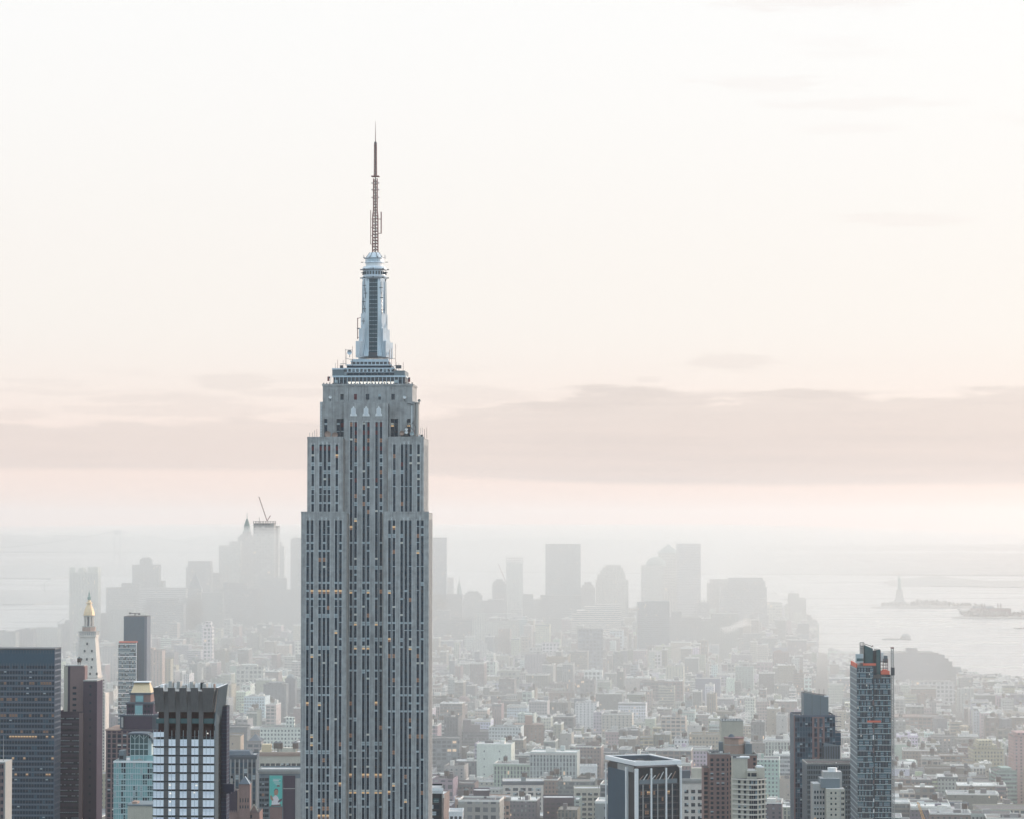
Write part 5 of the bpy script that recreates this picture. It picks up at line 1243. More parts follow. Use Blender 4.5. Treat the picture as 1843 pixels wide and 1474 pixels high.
T = [
 ('pale slab tower with notched castle-like top, far left behind the gilded lantern', 125, 176, 1031, 5300, 'pale', 'pier', (), 40, lambda t,k,w_,dp,zt,x,z,c: [ (lambda m: (setattr(m,'col',c), m.box(x(125), x(134.5), 0, 14, z(1031), z(1020.5), M['paint']), m.box(x(158), x(176), 0, dp, z(1031), z(1020), M['paint']), m.box(x(139), x(150), 8, dp, z(1031), z(1024), M['paint']), m.box(x(141), x(148), 8, dp, z(1024), z(1021.5), M['paint']), m.build('notched_top', t)))(MB()) ]),
 ('low hazy block at the left edge below the far bay', -40, 28, 1138, 5000, 'grey', 'resid', ((6, 20, 1134),), 40, None),
 ('hazy flat block second from the left edge', 28, 60, 1134, 5050, 'grey', 'resid', ((14, 8, 1130),), 40, None),
 ('wide hazy block left of the notched slab tower', 60, 104, 1131, 5080, 'pale', 'resid', ((10, 26, 1128.5),), 40, None),
 ('hazy stepped block touching the notched slab tower on its left', 104, 126, 1124, 5150, 'grey', 'resid', ((12, 0, 1116),), 40, None),
 ('low hazy block just right of the notched slab tower', 177, 196, 1105, 5350, 'grey', 'resid', (), 40, None),
 ('broad hazy office block with stepped right shoulder, right of the notched slab tower', 191, 250, 1058, 5700, 'grey', 'ribbon', ((26, 0, 1049),), 50, None),
 ('hazy stepped tower with small square crown, third tall one from the left', 238, 285, 1017, 5800, 'grey', 'pier', ((12, 14, 1006), (15, 17, 1003)), 45, None),
 ('hazy shoulder block attached right of the square crowned tower', 284, 294, 1046, 5850, 'grey', 'pier', (), 40, None),
 ('wide low hazy block with flat roof between two stepped towers', 250, 334, 1059, 5600, 'pale', 'ribbon', (), 50, None),
 ('hazy flat topped tower left of the twin white and spired group', 335, 379, 1021, 5900, 'grey', 'pier', ((3, 1, 1009.5),), 50, None),
 ('low hazy wing between the flat topped tower and the ribbed block', 378, 396, 1032, 5950, 'grey', 'ribbon', (), 50, None),
 ('pointed hazy roof in front of the flat topped tower', 338, 362, 1060, 5400, 'grey', 'pier', (), 30, ex_pyr(338, 362, 1060, 1030, 'slate')),
 ('pale ribbed office tower with stepped right top, left of the pointed tower', 394, 432, 982, 6000, 'pale', 'pier', ((18, 0, 974),), 50, None),
 ('hazy tower with sharp pointed crown and thin mast', 428, 456, 966, 6050, 'grey', 'pier', ((4, 3, 961), (8, 6, 956)), 40, ex_spire(443, 956, 922, 7)),
 ('unfinished hazy tower topped by a leaning crane jib', 456, 493, 942, 5900, 'grey', 'grid', (), 45, ex_many(ex_frame(942, 937), ex_crane([(464, 893, 479, 937), (479, 937, 485, 927), (479, 937, 479, 941)]), ex_masts([(465, 940, 930)]))),
 ('hazy scaffolded tower touching the unfinished tower on its right', 493, 501, 947, 5950, 'grey', 'grid', (), 40, None),
 ('pale slender tower right of the scaffolded tower', 500, 511, 984, 6050, 'pale', 'pier', ((0, 5, 975),), 40, None),
 ('hazy stepped tower half hidden by the left flank of the limestone skyscraper', 523, 560, 971, 5900, 'blue', 'ribbon', ((3, 0, 967),), 45, ex_masts([(530, 967, 961)])),
 ('very tall hazy blue slab just right of the limestone skyscraper', 770, 803.5, 968, 5600, 'blue', 'ribbon', (), 50, ex_masts([(803, 969, 964), (792, 968, 963)])),
 ('slim hazy shaft right of the tall blue slab', 805, 816, 1040, 6000, 'pale', 'pier', (), 30, None),
 ('hazy block with a needle spire right of the slim shaft', 780, 832, 1070, 5600, 'grey', 'ribbon', (), 40, ex_spire(826, 1070, 1036, 5)),
 ('hazy tower with rounded top between the needle spire and the stepped dome', 834, 868, 1072, 5900, 'grey', 'punch', ((3, 3, 1067), (7, 7, 1064)), 40, None),
 ('small stepped hazy tower left of the unfinished white tower', 886, 911, 1052, 6000, 'grey', 'pier', ((2, 2, 1046), (6, 6, 1042)), 35, None),
 ('hazy unfinished tower with open frame top and crane at its left', 911, 941, 1012, 6100, 'white', 'pier', (), 40, ex_many(ex_frame(1012, 1001.5), ex_crane([(897, 1015, 911, 1048)]))),
 ('low hazy blocks with stepped roof right of the unfinished white tower', 868, 912, 1082, 5800, 'grey', 'punch', ((10, 4, 1078),), 40, None),
 ('hazy shouldered block between the white tower and the big slab', 941, 982, 1080, 5900, 'grey', 'punch', ((0, 22, 1069), (4, 24, 1069)), 40, None),
 ('big rectangular hazy glass slab, tallest right of the skyscraper', 982, 1045, 981, 5900, 'blue', 'ribbon', ((0, 0, 978.5),), 50, None),
 ('hazy block in front of the big glass slab at its left foot', 973, 1046, 1072, 5700, 'grey', 'ribbon', (), 50, None),
 ('slim stepped hazy tower with pointed shoulders right of the big glass slab', 1045, 1071, 1058, 5950, 'grey', 'punch', ((3, 3, 1052), (7, 6, 1047)), 30, None),
 ('broad hazy tower with chamfered octagonal top', 1073, 1131, 1045, 6000, 'pale', 'pier', ((3, 5, 1033), (8, 7, 1026), (12, 9, 1021), (16, 13, 1016.5)), 50, None),
 ('hazy shoulder block below the chamfered tower on its right', 1126, 1131, 1080, 6000, 'grey', 'pier', (), 40, None),
 ('hazy tower with shallow green pyramid roof', 1186, 1222, 995, 6150, 'pale', 'grid', (), 45, ex_pyr(1184, 1223, 995, 978.5)),
 ('hazy tower with domed roof left of the green pyramid roof', 1155, 1192, 1018, 6050, 'pale', 'punch', (), 45, ex_dome(1163, 1200, 1018, 1001)),
 ('hazy slab with closely lined flat top right of the green pyramid roof', 1219, 1261, 979, 6000, 'pale', 'ribbon', (), 50, None),
 ('low hazy wing right of the lined slab', 1255, 1277, 1085, 5900, 'grey', 'ribbon', (), 40, None),
 ('blue hazy tower standing in front of the domed tower', 1148, 1205, 1085, 4900, 'blue', 'ribbon', ((14, 0, 1081.5),), 40, None),
 ('blue hazy tower low in front of the stepped white block', 1041, 1085, 1133, 4600, 'blue', 'grid', (), 40, None),
 ('wide white hazy block with lined stepped front', 1029, 1118, 1106, 5300, 'white', 'ribbon', ((10, 0, 1098), (24, 0, 1091), (44, 0, 1087)), 50, None),
 ('hazy office block with broad stepped crown', 1275, 1318, 1051, 6100, 'grey', 'punch', ((5, 0, 1042),), 50, None),
 ('massive hazy dark block with sloping shoulders near the water', 1298, 1380, 1057, 5750, 'grey', 'ribbon', ((13, 2, 1045), (15, 6, 1039.5)), 60, None),
 ('pale hazy block with lit roofline right of the massive dark block', 1380, 1408, 1085, 5900, 'pale', 'grid', (), 50, None),
 ('low pale hazy block stepping down towards the tall thin tower', 1400, 1424, 1125, 5800, 'pale', 'grid', ((0, 12, 1112),), 50, None),
 ('slender hazy apartment tower near the tip of the land', 1421, 1451, 1077, 6000, 'grey', 'resid', ((0, 12, 1067.5),), 40, None),
 ('hazy hotel tower with small cupola at the tip of the land', 1449, 1470.5, 1117, 6050, 'grey', 'resid', (), 35, lambda t,k,w_,dp,zt,x,z,c: (lambda m: (m.lathe(x(1459), dp/2, [(5*k, z(1117)), (5*k, z(1113)), (3*k, z(1111)), (2.5*k, z(1108)), (0, z(1106))], M['conc'], 10), m.build('cupola', t)))(MB())),
 # in front of the far cluster
 ('pale hazy tower with small lantern top in the left middle distance', 366, 382, 1128, 4500, 'white', 'grid', ((3, 3, 1118),), 25, None),
 ('pinkish hazy block right of the slim dark glass tower', 263, 292, 1171, 3700, 'pink', 'resid', ((0, 16, 1166),), 30, None),
 ('tan hazy block second right of the slim dark glass tower', 290, 307, 1186, 3750, 'tan', 'resid', (), 30, None),
 ('stepped grey loft ziggurat on the far shore behind the hoist mast', 1596, 1688, 1176, 4350, 'slate', 'blank', ((40, 33, 1167),), 60, None),
 ('grey step of the ziggurat second from its top', 1688, 1700, 1179, 4350, 'slate', 'blank', (), 60, None),
 ('grey step of the ziggurat third from its top', 1700, 1707, 1186, 4350, 'slate', 'blank', (), 60, None),
 ('grey step of the ziggurat fourth from its top', 1707, 1714, 1191, 4350, 'slate', 'blank', (), 60, None),
 ('lowest grey step of the ziggurat towards the piers', 1714, 1721, 1206, 4350, 'slate', 'blank', (), 60, None),
 ('long white warehouse with square windows below the ziggurat', 1648, 1718, 1227, 4050, 'pale', 'grid', (), 40, None),
 ('grey terminal building with a cube on its roof by the water', 1716, 1800, 1238, 4250, 'slate', 'ribbon', ((14, 46, 1220),), 40, None),
 ('grey flat shed on the waterfront near the right edge', 1798, 1870, 1236, 4200, 'slate', 'ribbon', ((6, 52, 1230),), 40, None),
 ('pale stepped tower in haze by the right edge', 1752, 1790, 1262, 3800, 'pale', 'resid', ((8, 8, 1254), (14, 14, 1249)), 30, None),
 ('long white block with rows of windows at the right edge', 1793, 1880, 1254, 3900, 'white', 'punch', (), 30, None),
 ('wide dark brick warehouse in haze right of the hoist mast', 1606, 1702, 1292, 3350, 'brown', 'loft', ((0, 40, 1290),), 60, None),
 ('slate cube topped tower at the right end of the dark warehouse', 1686, 1705, 1294, 3300, 'slate', 'blank', (), 30, None),
 ('dark stepped tower with twin pinnacles near the right edge', 1800, 1830, 1313, 3200, 'slate', 'resid', ((5, 8, 1294),), 30, ex_masts([(1821, 1313, 1292), (1822, 1313, 1292)])),
 ('tall grey apartment slab left of its twin in the right middle distance', 1682, 1724, 1327, 2950, 'grey', 'resid', (), 30, None),
 ('tall grey apartment slab right of its twin in the right middle distance', 1724, 1760, 1332, 2900, 'grey', 'resid', (), 30, None),
 ('brick stack topped grey block behind the two grey slabs', 1728, 1750, 1316, 3100, 'tan', 'resid', ((6, 4, 1307),), 30, None),
 ('tan stone apartment block with stepped top left of the right edge', 1753, 1806, 1349, 2700, 'tan', 'punch', ((8, 10, 1341), (10, 18, 1333)), 35, None),
 ('tan stone lower wing left of the stepped tan apartment block', 1742, 1755, 1371, 2690, 'tan', 'punch', (), 35, None),
 ('pinkish apartment tower cut by the right edge', 1825, 1880, 1326, 2600, 'pink', 'resid', ((5, 0, 1318),), 30, None),
 ('teal glass cube with white roof plant near the right edge', 1794, 1830, 1388, 2500, 'green', 'ribbon', ((10, 8, 1382),), 30, None),
 ('grey blue glass office with white floor lines, low at the right', 1753, 1789, 1409, 2450, 'slate', 'ribbon', (), 35, None),
 ('white walled block below the dark warehouse', 1617, 1651, 1372, 2720, 'white', 'blank', ((18, 0, 1369),), 25, None),
 ('narrow white walled block touching the hoist mast', 1603, 1616, 1362, 2750, 'white', 'blank', (), 25, None),
 ('cream building with dark eaves at the bottom right corner', 1766, 1870, 1458, 2250, 'cream', 'loft', (), 40, None),
 ('white building with dark cornice and pointed windows, bottom right', 1694, 1742, 1449, 2300, 'white', 'punch', (), 30, lambda t,k,w_,dp,zt,x,z,c: (lambda m: (m.box(-w_/2-.8, w_/2+.8, -.8, 3, zt, zt+2.6, M['slate']), m.build('cornice', t)))(MB())),
 # centre right
 ('wide pale block with a grid of square windows in the right middle distance', 1290, 1386, 1219, 4500, 'pale', 'grid', (), 40, None),
 ('small pale tower with gridded front behind the wide gridded block', 1276, 1305, 1196, 4550, 'white', 'grid', (), 30, None),
 ('small pale tower left of the gridded tower pair', 1220, 1238, 1206, 4600, 'pale', 'grid', (), 30, None),
 ('beige apartment slab right of the dark office with white columns', 1254, 1306, 1278, 3600, 'cream', 'resid', ((6, 6, 1272),), 30, None),
 ('rose brick block behind the dark office with white columns', 1233, 1266, 1331, 2900, 'brick', 'punch', (), 30, None),
 ('tan warehouse behind the sunken roof of the dark office', 1150, 1212, 1329, 3000, 'tan', 'loft', ((26, 20, 1310),), 35, None),
 ('white block with stair tower behind the dark office', 1205, 1240, 1318, 3150, 'white', 'blank', ((14, 0, 1298),), 30, None),
 ('dark slab of flats behind the tan warehouse', 1097, 1124, 1298, 3150, 'slate', 'resid', ((6, 6, 1293),), 30, None),
 ('tan stone block right of the slate roofed hall in the hazy centre', 1036, 1064, 1268, 3550, 'tan', 'pier', (), 30, None),
 ('pinkish stone block right of the tan stone block in the hazy centre', 1064, 1112, 1262, 3600, 'pink', 'pier', ((0, 24, 1256),), 30, None),
 ('long green roofed hall in the hazy centre', 960, 1018, 1287, 3500, 'pale', 'punch', (), 30, lambda t,k,w_,dp,zt,x,z,c: (lambda m: (m.frustum(-w_/2-1, w_/2+1, -1, dp+1, zt, z(1281), 2, 12, M['copper']), m.build('hipped_roof', t)))(MB())),
 ('small green gabled church roof right of the long green roofed hall', 1014, 1032, 1290, 3450, 'pale', 'punch', (), 20, ex_pyr(1013, 1033, 1290, 1281)),
 ('brown brick flats with a square rooftop tower, in the lower centre', 923, 980, 1307, 2950, 'brown', 'resid', ((3, 3, 1304),), 30, lambda t,k,w_,dp,zt,x,z,c: (lambda m: (setattr(m,'col',(.30,.19,.16)), m.box(x(945), x(958.5), 5, 14, zt, z(1288), M['paint']), m.build('stair_tower', t), water_tank(t, x(970), 8, z(1304), 1.0)))(MB())),
 ('teal grey loft building with two dark roof blocks, left of the brown flats', 828, 892, 1318, 3050, 'slate', 'ribbon', (), 35, lambda t,k,w_,dp,zt,x,z,c: (lambda m: (setattr(m,'col',(.16,.15,.17)), m.box(x(833), x(847.5), 5, 18, zt, z(1296), M['paint']), m.box(x(847.6), x(864), 5, 18, zt, z(1304), M['paint']), m.build('roof_block', t)))(MB())),
 ('pale stone loft beside the skyscraper with dark tanks on its roof', 777, 826, 1301, 3000, 'pale', 'loft', (), 30, lambda t,k,w_,dp,zt,x,z,c: [water_tank(t, x(p), 6, zt, 1.1) for p in (780, 794, 816, 822)]),
 ('grey loft below the pale stone loft beside the skyscraper', 776, 827, 1330, 2800, 'slate', 'loft', (), 30, None),
 ('cream block behind the teal grey loft in the hazy centre', 860, 886, 1290, 3250, 'cream', 'punch', (), 25, None),
 ('round pink domed hall in the hazy centre', 821, 847, 1262, 3700, 'pink', 'punch', (), 30, ex_dome(822, 846, 1262, 1253, 'pinkbr')),
 ('long grey hall with pale ridge line in the hazy centre', 858, 912, 1253, 3850, 'slate', 'resid', (), 30, None),
 ('pale columned block right of the long grey hall', 912, 950, 1251, 3800, 'pale', 'pier', (), 30, None),
 ('dark brick block right of the pale columned block', 962, 990, 1257, 3750, 'brown', 'punch', (), 30, None),
 ('big dark red block in the hazy centre', 988, 1034, 1247, 3850, 'brown', 'resid', (), 35, None),
 ('hazy white tower above the lower centre roofs', 976, 1006, 1158, 4750, 'white', 'grid', (), 30, None),
 ('wide hazy gridded building below the big glass slab', 937, 1000, 1176, 4700, 'pale', 'grid', ((16, 24, 1166),), 40, None),
 ('small white gridded block right of the wide hazy gridded building', 1003, 1029, 1199, 4450, 'white', 'grid', (), 30, None),
 ('dark hazy office block left of the gridded tower pair', 1104, 1122, 1180, 4400, 'slate', 'ribbon', ((2, 10, 1173),), 30, None),
 ('white lined terrace block beside the dark hazy office block', 1122, 1158, 1197, 4350, 'slate', 'ribbon', (), 30, None),
 ('hazy slab with stepped top right of the skyscraper in the middle distance', 850, 876, 1158, 4900, 'pale', 'resid', (), 30, None),
 ('pale block hidden partly by the right flank of the limestone skyscraper', 770, 793, 1240, 3700, 'cream', 'pier', (), 30, None),
 ('narrow hazy tower with mast beside the skyscraper', 817, 826, 1158, 4600, 'pale', 'pier', (), 20, None),
 ('low hazy mass of offices behind the middle distance, left part', 780, 850, 1115, 5200, 'grey', 'ribbon', ((4, 40, 1098),), 40, None),
 ('low hazy mass of offices behind the middle distance, right part', 850, 935, 1118, 5150, 'pale', 'resid', ((4, 60, 1104), (30, 4, 1104)), 40, None),
 ('square hazy block below the massive dark block', 1205, 1262, 1112, 5100, 'grey', 'punch', ((4, 34, 1100),), 40, None),
 ('wide hazy block below the slender apartment tower', 1262, 1330, 1118, 5200, 'grey', 'resid', ((20, 0, 1104),), 40, None),
 ('hazy block under the massive dark block', 1330, 1400, 1150, 5000, 'grey', 'resid', ((8, 30, 1140),), 40, None),
 ('low hazy block before the hotel tower with cupola', 1398, 1466, 1164, 5100, 'pale', 'resid', ((20, 10, 1157),), 40, None),
 # left middle
 ('broad hazy mass of offices left of the ribbed office tower', 196, 262, 1105, 5150, 'grey', 'resid', ((0, 22, 1096),), 40, None),
 ('hazy gridded office in front of the flat topped tower', 258, 330, 1088, 5300, 'grey', 'ribbon', ((4, 12, 1076),), 40, None),
 ('hazy office below the ribbed office tower', 326, 400, 1078, 5400, 'grey', 'punch', ((30, 0, 1066),), 40, None),
 ('hazy block below the pointed crown tower', 396, 470, 1060, 5500, 'grey', 'ribbon', ((4, 26, 1048),), 40, None),
 ('hazy block below the scaffolded tower', 466, 545, 1062, 5500, 'grey', 'resid', ((0, 30, 1040),), 40, None),
 ('hazy low slab between the gilded lantern and the slim glass tower', 178, 215, 1165, 4300, 'pale', 'resid', (), 40, None),
 ('hazy dark slab with round topped neighbour left of the skyscraper', 474, 515, 1232, 3400, 'slate', 'resid', ((8, 8, 1228),), 35, None),
 ('hazy tower with round wooden top beside the left flank of the skyscraper', 513, 531, 1222, 3450, 'slate', 'resid', (), 25, ex_dome(514, 530, 1222, 1213, 'gclad')),
 ('hazy blank block right behind the dark slab', 530, 556, 1242, 3500, 'grey', 'resid', (), 25, None),
 ('hazy pale block behind the dark slab left of the skyscraper', 425, 474, 1200, 3900, 'pale', 'grid', ((8, 12, 1196),), 30, None),
 ('white hotel with rows of small windows left of the skyscraper', 468, 545, 1310, 2550, 'white', 'punch', (), 30, lambda t,k,w_,dp,zt,x,z,c: (lambda m: (setattr(m,'col',c), m.box(x(513.5), x(529), 4, 12, zt, z(1291), F['punch'], bottom=False, mt=M['paint']), m.build('roof_house', t)))(MB())),
 ('blue grey flat box right of the flared construction tower', 404, 445, 1310, 2650, 'slate', 'blank', (), 30, None),
 ('tan windowless block in front of the blue grey flat box', 404, 433, 1325, 2450, 'tan', 'blank', (), 30, None),
 ('grey gabled block with twin dormers beside the white hotel', 445, 470, 1335, 2400, 'grey', 'loft', (), 25, ex_pyr(445, 470, 1335, 1322, 'slate')),
]
for (lb, x0, x1, yt, D, colr, sty, steps, dp, ex) in T:
    far = D > 4300
    tower('skyscraper' if far and Z(yt, D) > 90 else 'building', lb, 'skyscraper' if far and Z(yt, D) > 90 else 'building', x0, x1, yt, D, colr, sty, steps, dp, extra=ex)

# nearer mid-distance buildings with real windows
def midblock(label, x0, x1, yt, D, mat, cols, fl, ww, wh, kinds, name='building', cat='building', top=None, cornice=None, dp=24, limit_y=1482, tanks=(), first=3.0, extra=None):
    xa, xb = X(x0, D, 1430), X(x1, D, 1430); t = thing(name, label, cat, ((xa+xb)/2, D, 0), 0); w_ = xb-xa; zt = Z(yt, D); k = D/FPX
    mb = MB(); mb.box(-w_/2, w_/2, 0, dp, 0, zt, M[mat], M['rooflt']); parapet(mb, -w_/2-.2, w_/2+.2, -.2, dp, zt, 1.0, M[mat], .4); mb.build('wall', t)
    if cornice: c = MB(); c.box(-w_/2-.9, w_/2+.9, -1.1, 0, zt-.9, zt+.9, M[cornice]); c.box(-w_/2-.4, w_/2+.4, -.5, 0, zt-2.2, zt-.9, M[cornice]); c.build('cornice', t)
    W = Wins(t); zz = zt-first; cs = [-w_/2+w_*c for c in cols]
    while zz > Z(limit_y, D)-2:
        for c in cs: W.add('N', -.03, c, zz, ww, wh, pick(kinds))
        zz -= fl
    W.done(); s = MB(); zz = zt-first-wh/2-.4
    while zz > Z(limit_y, D)-2: s.box(-w_/2-.15, w_/2+.15, -.22, 0, zz-.25, zz, M[mat]); zz -= fl
    s.build('sill_course', t)
    for p in tanks: water_tank(t, (p-(x0+x1)/2)*k, 9, zt, 1.0)
    if extra: extra(t, lambda px: (px-(x0+x1)/2)*k, lambda y: Z(y, D), zt, w_)
    foot(xa, xb, D-1, D+dp, zt); return t
KD = [(7, 'dark'), (3, 'dark2'), (1.5, 'half'), (.5, 'full'), (.25, 'dim')]
def g3(n, a=.03, b=.97, per=3, gap=.35):
    r = []; st = (b-a)/n
    for i in range(n): r += [a+st*(i+gap/2+(j+.5)*(1-gap)/per) for j in range(per)]
    return r
midblock('cream tall front with dark cornice and triple windows, lower centre', 905, 978, 1407, 2350, 'marble', g3(5), 4.0, 1.5, 2.4, KD, cornice='slate', first=6, dp=30, extra=lambda t,x,z,zt,w_: (lambda m: (m.box(x(938), x(946), 6, 12, zt, z(1399), M['gclad']), m.build('roof_house', t)))(MB()), tanks=(944,))
midblock('small cream front with arched parapet left of the cream tall front', 881, 918, 1436, 2200, 'tanbr', g3(5, per=1), 4.6, 2.0, 2.4, KD, first=7, cornice='conclt', extra=lambda t,x,z,zt,w_: (lambda m: (m.lathe(x(899), 1, [(6, zt), (5.2, zt+1.2), (0, zt+2.4)], M['tanbr'], 12), m.build('arched_gable', t)))(MB()))
midblock('low loft with broad glass bays beside the skyscraper', 774, 846, 1394, 2600, 'conclt', g3(5, per=1, gap=.1), 6.2, 6.2, 4.0, [(5,'dark'),(2,'blue'),(1,'half')], first=6, tanks=(850,))
midblock('white building with triple arched windows right of centre', 1027, 1075, 1380, 2550, 'white', g3(3), 6.0, 1.6, 3.2, KD, first=7, tanks=(1036, 1050, 1062))
midblock('grey gridded loft above the cream tall front', 980, 1027, 1362, 2650, 'conclt', g3(6, per=1, gap=.3), 4.6, 3.0, 2.8, KD, first=4)
midblock('cream old office with arched windows between the dark office and the brick tower', 1227, 1268, 1403, 1950, 'marble', g3(3, .06, .94, 2, .45), 4.6, 1.5, 2.4, KD, first=8, cornice='conclt', extra=lambda t,x,z,zt,w_: (lambda m: (m.box(x(1246), x(1266), 5, 12, zt, z(1383), M['cream']), m.box(x(1228), x(1244), 8, 14, zt, z(1388), M['slate']), m.build('roof_house', t)))(MB()))
midblock('dark glass corner building hugging the right flank of the skyscraper', 770, 795, 1420, 1560, 'black', g3(4, .02, .8, 1, .2), 3.7, 1.5, 2.2, [(4,'dark'),(3,'full'),(2,'tealw')], first=6, cornice='white')
midblock('white low house with three dark roof vents, bottom centre left', 808, 833, 1462, 2000, 'white', g3(3, per=1), 3.6, 2.0, 2.0, KD, first=3.5)
midblock('brown party walled block, bottom centre left', 852, 881, 1424, 2300, 'brown', [.2], 8, 1, 1.5, KD, tanks=())
midblock('tan block with big dark vents, bottom centre', 819, 858, 1440, 2150, 'tanbr', g3(3, per=1, gap=.5), 7, 3.2, 3.6, KD, first=5, tanks=(839,))
midblock('dark purple brick block right of the cream tall front', 978, 1033, 1437, 2250, 'brown', g3(5, per=2), 3.6, 1.3, 1.7, [(7,'dark2'),(2,'dark'),(.7,'lit'),(.6,'dim')], first=4)
midblock('cream loft with tanks left of the white columned dark office', 1034, 1090, 1420, 2350, 'cream', g3(5, per=2), 4.2, 1.8, 2.2, KD, first=4, tanks=(1080, 1086))
midblock('ribbed slate roofed office with pale piers beside the construction tower', 400, 461, 1360, 1950, 'slate', g3(8, per=1, gap=.35), 4.4, 2.9, 3.2, [(5,'bluecw'),(3,'dark'),(1,'full')], first=6, cornice='slate', extra=lambda t,x,z,zt,w_: (lambda m: ([m.box(-w_/2+w_*(i)/8-.4, -w_/2+w_*(i)/8+.4, -.35, 0, 0, zt-2.3, M['conclt']) for i in range(9)], m.frustum(x(404), x(452), 2, 20, zt, z(1352), 2, 3, M['slate']), m.build('pale_pier', t)))(MB()))
midblock('tan office with arched top floors beside the left flank of the skyscraper', 465, 545, 1355, 2150, 'cream', g3(8, per=2, gap=.25), 4.4, 1.7, 2.6, KD, first=9, cornice='tanbr', tanks=(495, 502, 530), extra=lambda t,x,z,zt,w_: (lambda m: (m.box(x(470), x(486), 4, 14, zt, z(1340), M['goldroof']), m.box(x(497), x(531), 8, 16, zt, z(1347), M['cream']), m.build('roof_house', t)))(MB()))
def poster_block():
    D = 1900; t = midblock('grey block carrying a tall turquoise poster, left of the skyscraper', 466, 541, 1386, D, 'gclad', [.04, .10, .16, .21], 3.5, 1.4, 1.9, KD, first=6, cornice='conclt')
    x = lambda px: (px-503.5)*D/FPX; z = lambda y: Z(y, D)
    p = MB(); p.box(x(510), x(531), -.5, 0, 0, z(1395), M['brown']); p.box(x(531.5), x(541), -.3, 0, 0, z(1400), M['conclt']); p.box(x(486), x(508), -.3, 0, 0, z(1452), M['redbr']); p.box(x(510), x(531), -.6, -.5, z(1419), z(1417.5), M['conclt']); p.build('wall_panel', t)
    q = MB(); q.box(x(485), x(508), -.55, 0, z(1450), z(1395), M['posterteal']); q.build('poster', t)
    y = -.60
    def poly(pts, m, n, dy=0): b = MB(); b.face([(x(a), y+dy, z(c)) for a, c in reversed(pts)], M[m]); return b.build(n, q and po)
    po = q and [o for o in t.children if o.name.startswith('poster')][0]
    # white lettering strokes, a red logo patch and a figure in a white top
    b = MB()
    for (a, c, e, f) in ((491, 1405, 502, 1403.6), (493, 1408.5, 505, 1407.6), (496, 1411, 503, 1410.4)): b.face([(x(a), y, z(c)), (x(e), y, z(c)), (x(e), y, z(f)), (x(a), y, z(f))], M['posterwhite'])
    for i in range(7): b.face([(x(492+i*1.9), y, z(1402.4)), (x(493+i*1.9), y, z(1402.4)), (x(493.2+i*1.9), y, z(1400.6)), (x(492.3+i*1.9), y, z(1400.6))], M['posterwhite'])
    b.face([(x(498), y, z(1415)), (x(504), y, z(1415)), (x(503), y, z(1411.8)), (x(499), y, z(1411.8))], M['pinkbr']); b.build('lettering', po)
    f = MB()
    def pf(pts, m, dy=0): f.face([(x(a), y+dy, z(c)) for a, c in pts], M[m])
    pf([(489, 1448), (504, 1448), (503, 1440), (500, 1433), (496, 1430), (492, 1433), (489.5, 1440)], 'posterwhite')
    pf([(494, 1430), (499.5, 1430), (501, 1424), (499, 1420), (495.5, 1420), (493.5, 1424)], 'skin', -.02); pf([(493.3, 1425), (501.3, 1425), (500, 1419), (496, 1418), (493.8, 1420.5)], 'posterdark', -.01)
    pf([(487, 1437), (491.5, 1441), (492.5, 1438), (488.5, 1430), (486.5, 1431)], 'skin', -.02); pf([(500, 1444), (506.5, 1441), (508, 1436), (505, 1437), (501, 1440)], 'posterdark', -.02)
    pf([(488, 1449.5), (506, 1449.5), (506, 1446.5), (488, 1447.5)], 'pinkbr', -.03); f.build('printed_figure', po)
poster_block()
def turret():
    D = 1700; k = D/FPX; t = thing('building', 'brown brick hall with slate pyramid turret beside the flared construction tower', 'building', (X(433, D, 1440), D, 0), 0)
    x = lambda px: (px-433)*k; z = lambda y: Z(y, D)
    mb = MB(); mb.box(x(395), x(466), 4, 26, 0, z(1462), M['redbr'], M['roofdk']); mb.box(x(429), x(449), 2, 12, 0, z(1411), M['redbr']); mb.box(x(404), x(428), 6, 20, 0, z(1424), M['brown'], M['roofdk']); mb.box(x(425.5), x(428), 5.8, 8, 0, z(1422), M['tanbr']); mb.build('wall', t)
    r = MB(); a, b = x(428.5), x(449.5); r.prism([(a, 1.5), (b, 1.5), (b, 12.5), (a, 12.5)], z(1411), z(1398), M['slate'], None, [((a+b)/2-.1, 6.9), ((a+b)/2+.1, 6.9), ((a+b)/2+.1, 7.1), ((a+b)/2-.1, 7.1)]); r.bar((b, 1.4, z(1411)), ((a+b)/2, 6.9, z(1398)), .35, M['white']); r.build('pyramid_roof', t)
    c = MB()
    for i in range(22): c.box(x(396+i*3.2), x(397.8+i*3.2), 3.6, 4, z(1463), z(1459), M['pinkbr'])
    c.prism([(x(448), 4), (x(464), 4), (x(464), 5), (x(448), 5)], z(1462), z(1448), M['redbr'], None, [(x(455.5), 4), (x(456.5), 4), (x(456.5), 5), (x(455.5), 5)]); c.bar((x(448), 3.8, z(1462)), (x(456), 3.8, z(1447.5)), .5, M['cream']); c.bar((x(464), 3.8, z(1462)), (x(456), 3.8, z(1447.5)), .5, M['cream']); c.build('crenellated_gable', t)
    W = Wins(t)
    for i in range(5): W.add('N', 3.96, x(431+i*5), z(1470), 1.0, 2.0, 'dark2')
    for i in range(4): 
        W.add('N', 1.96, x(432+i*4.6), z(1452), .7, 1.8, 'dark2'); W.add('N', 1.96, x(432+i*4.6), z(1440), .6, 2.4, 'dark2')
    W.done(); foot(X(395, D), X(470, D), D-2, D+28, z(1411))
turret()
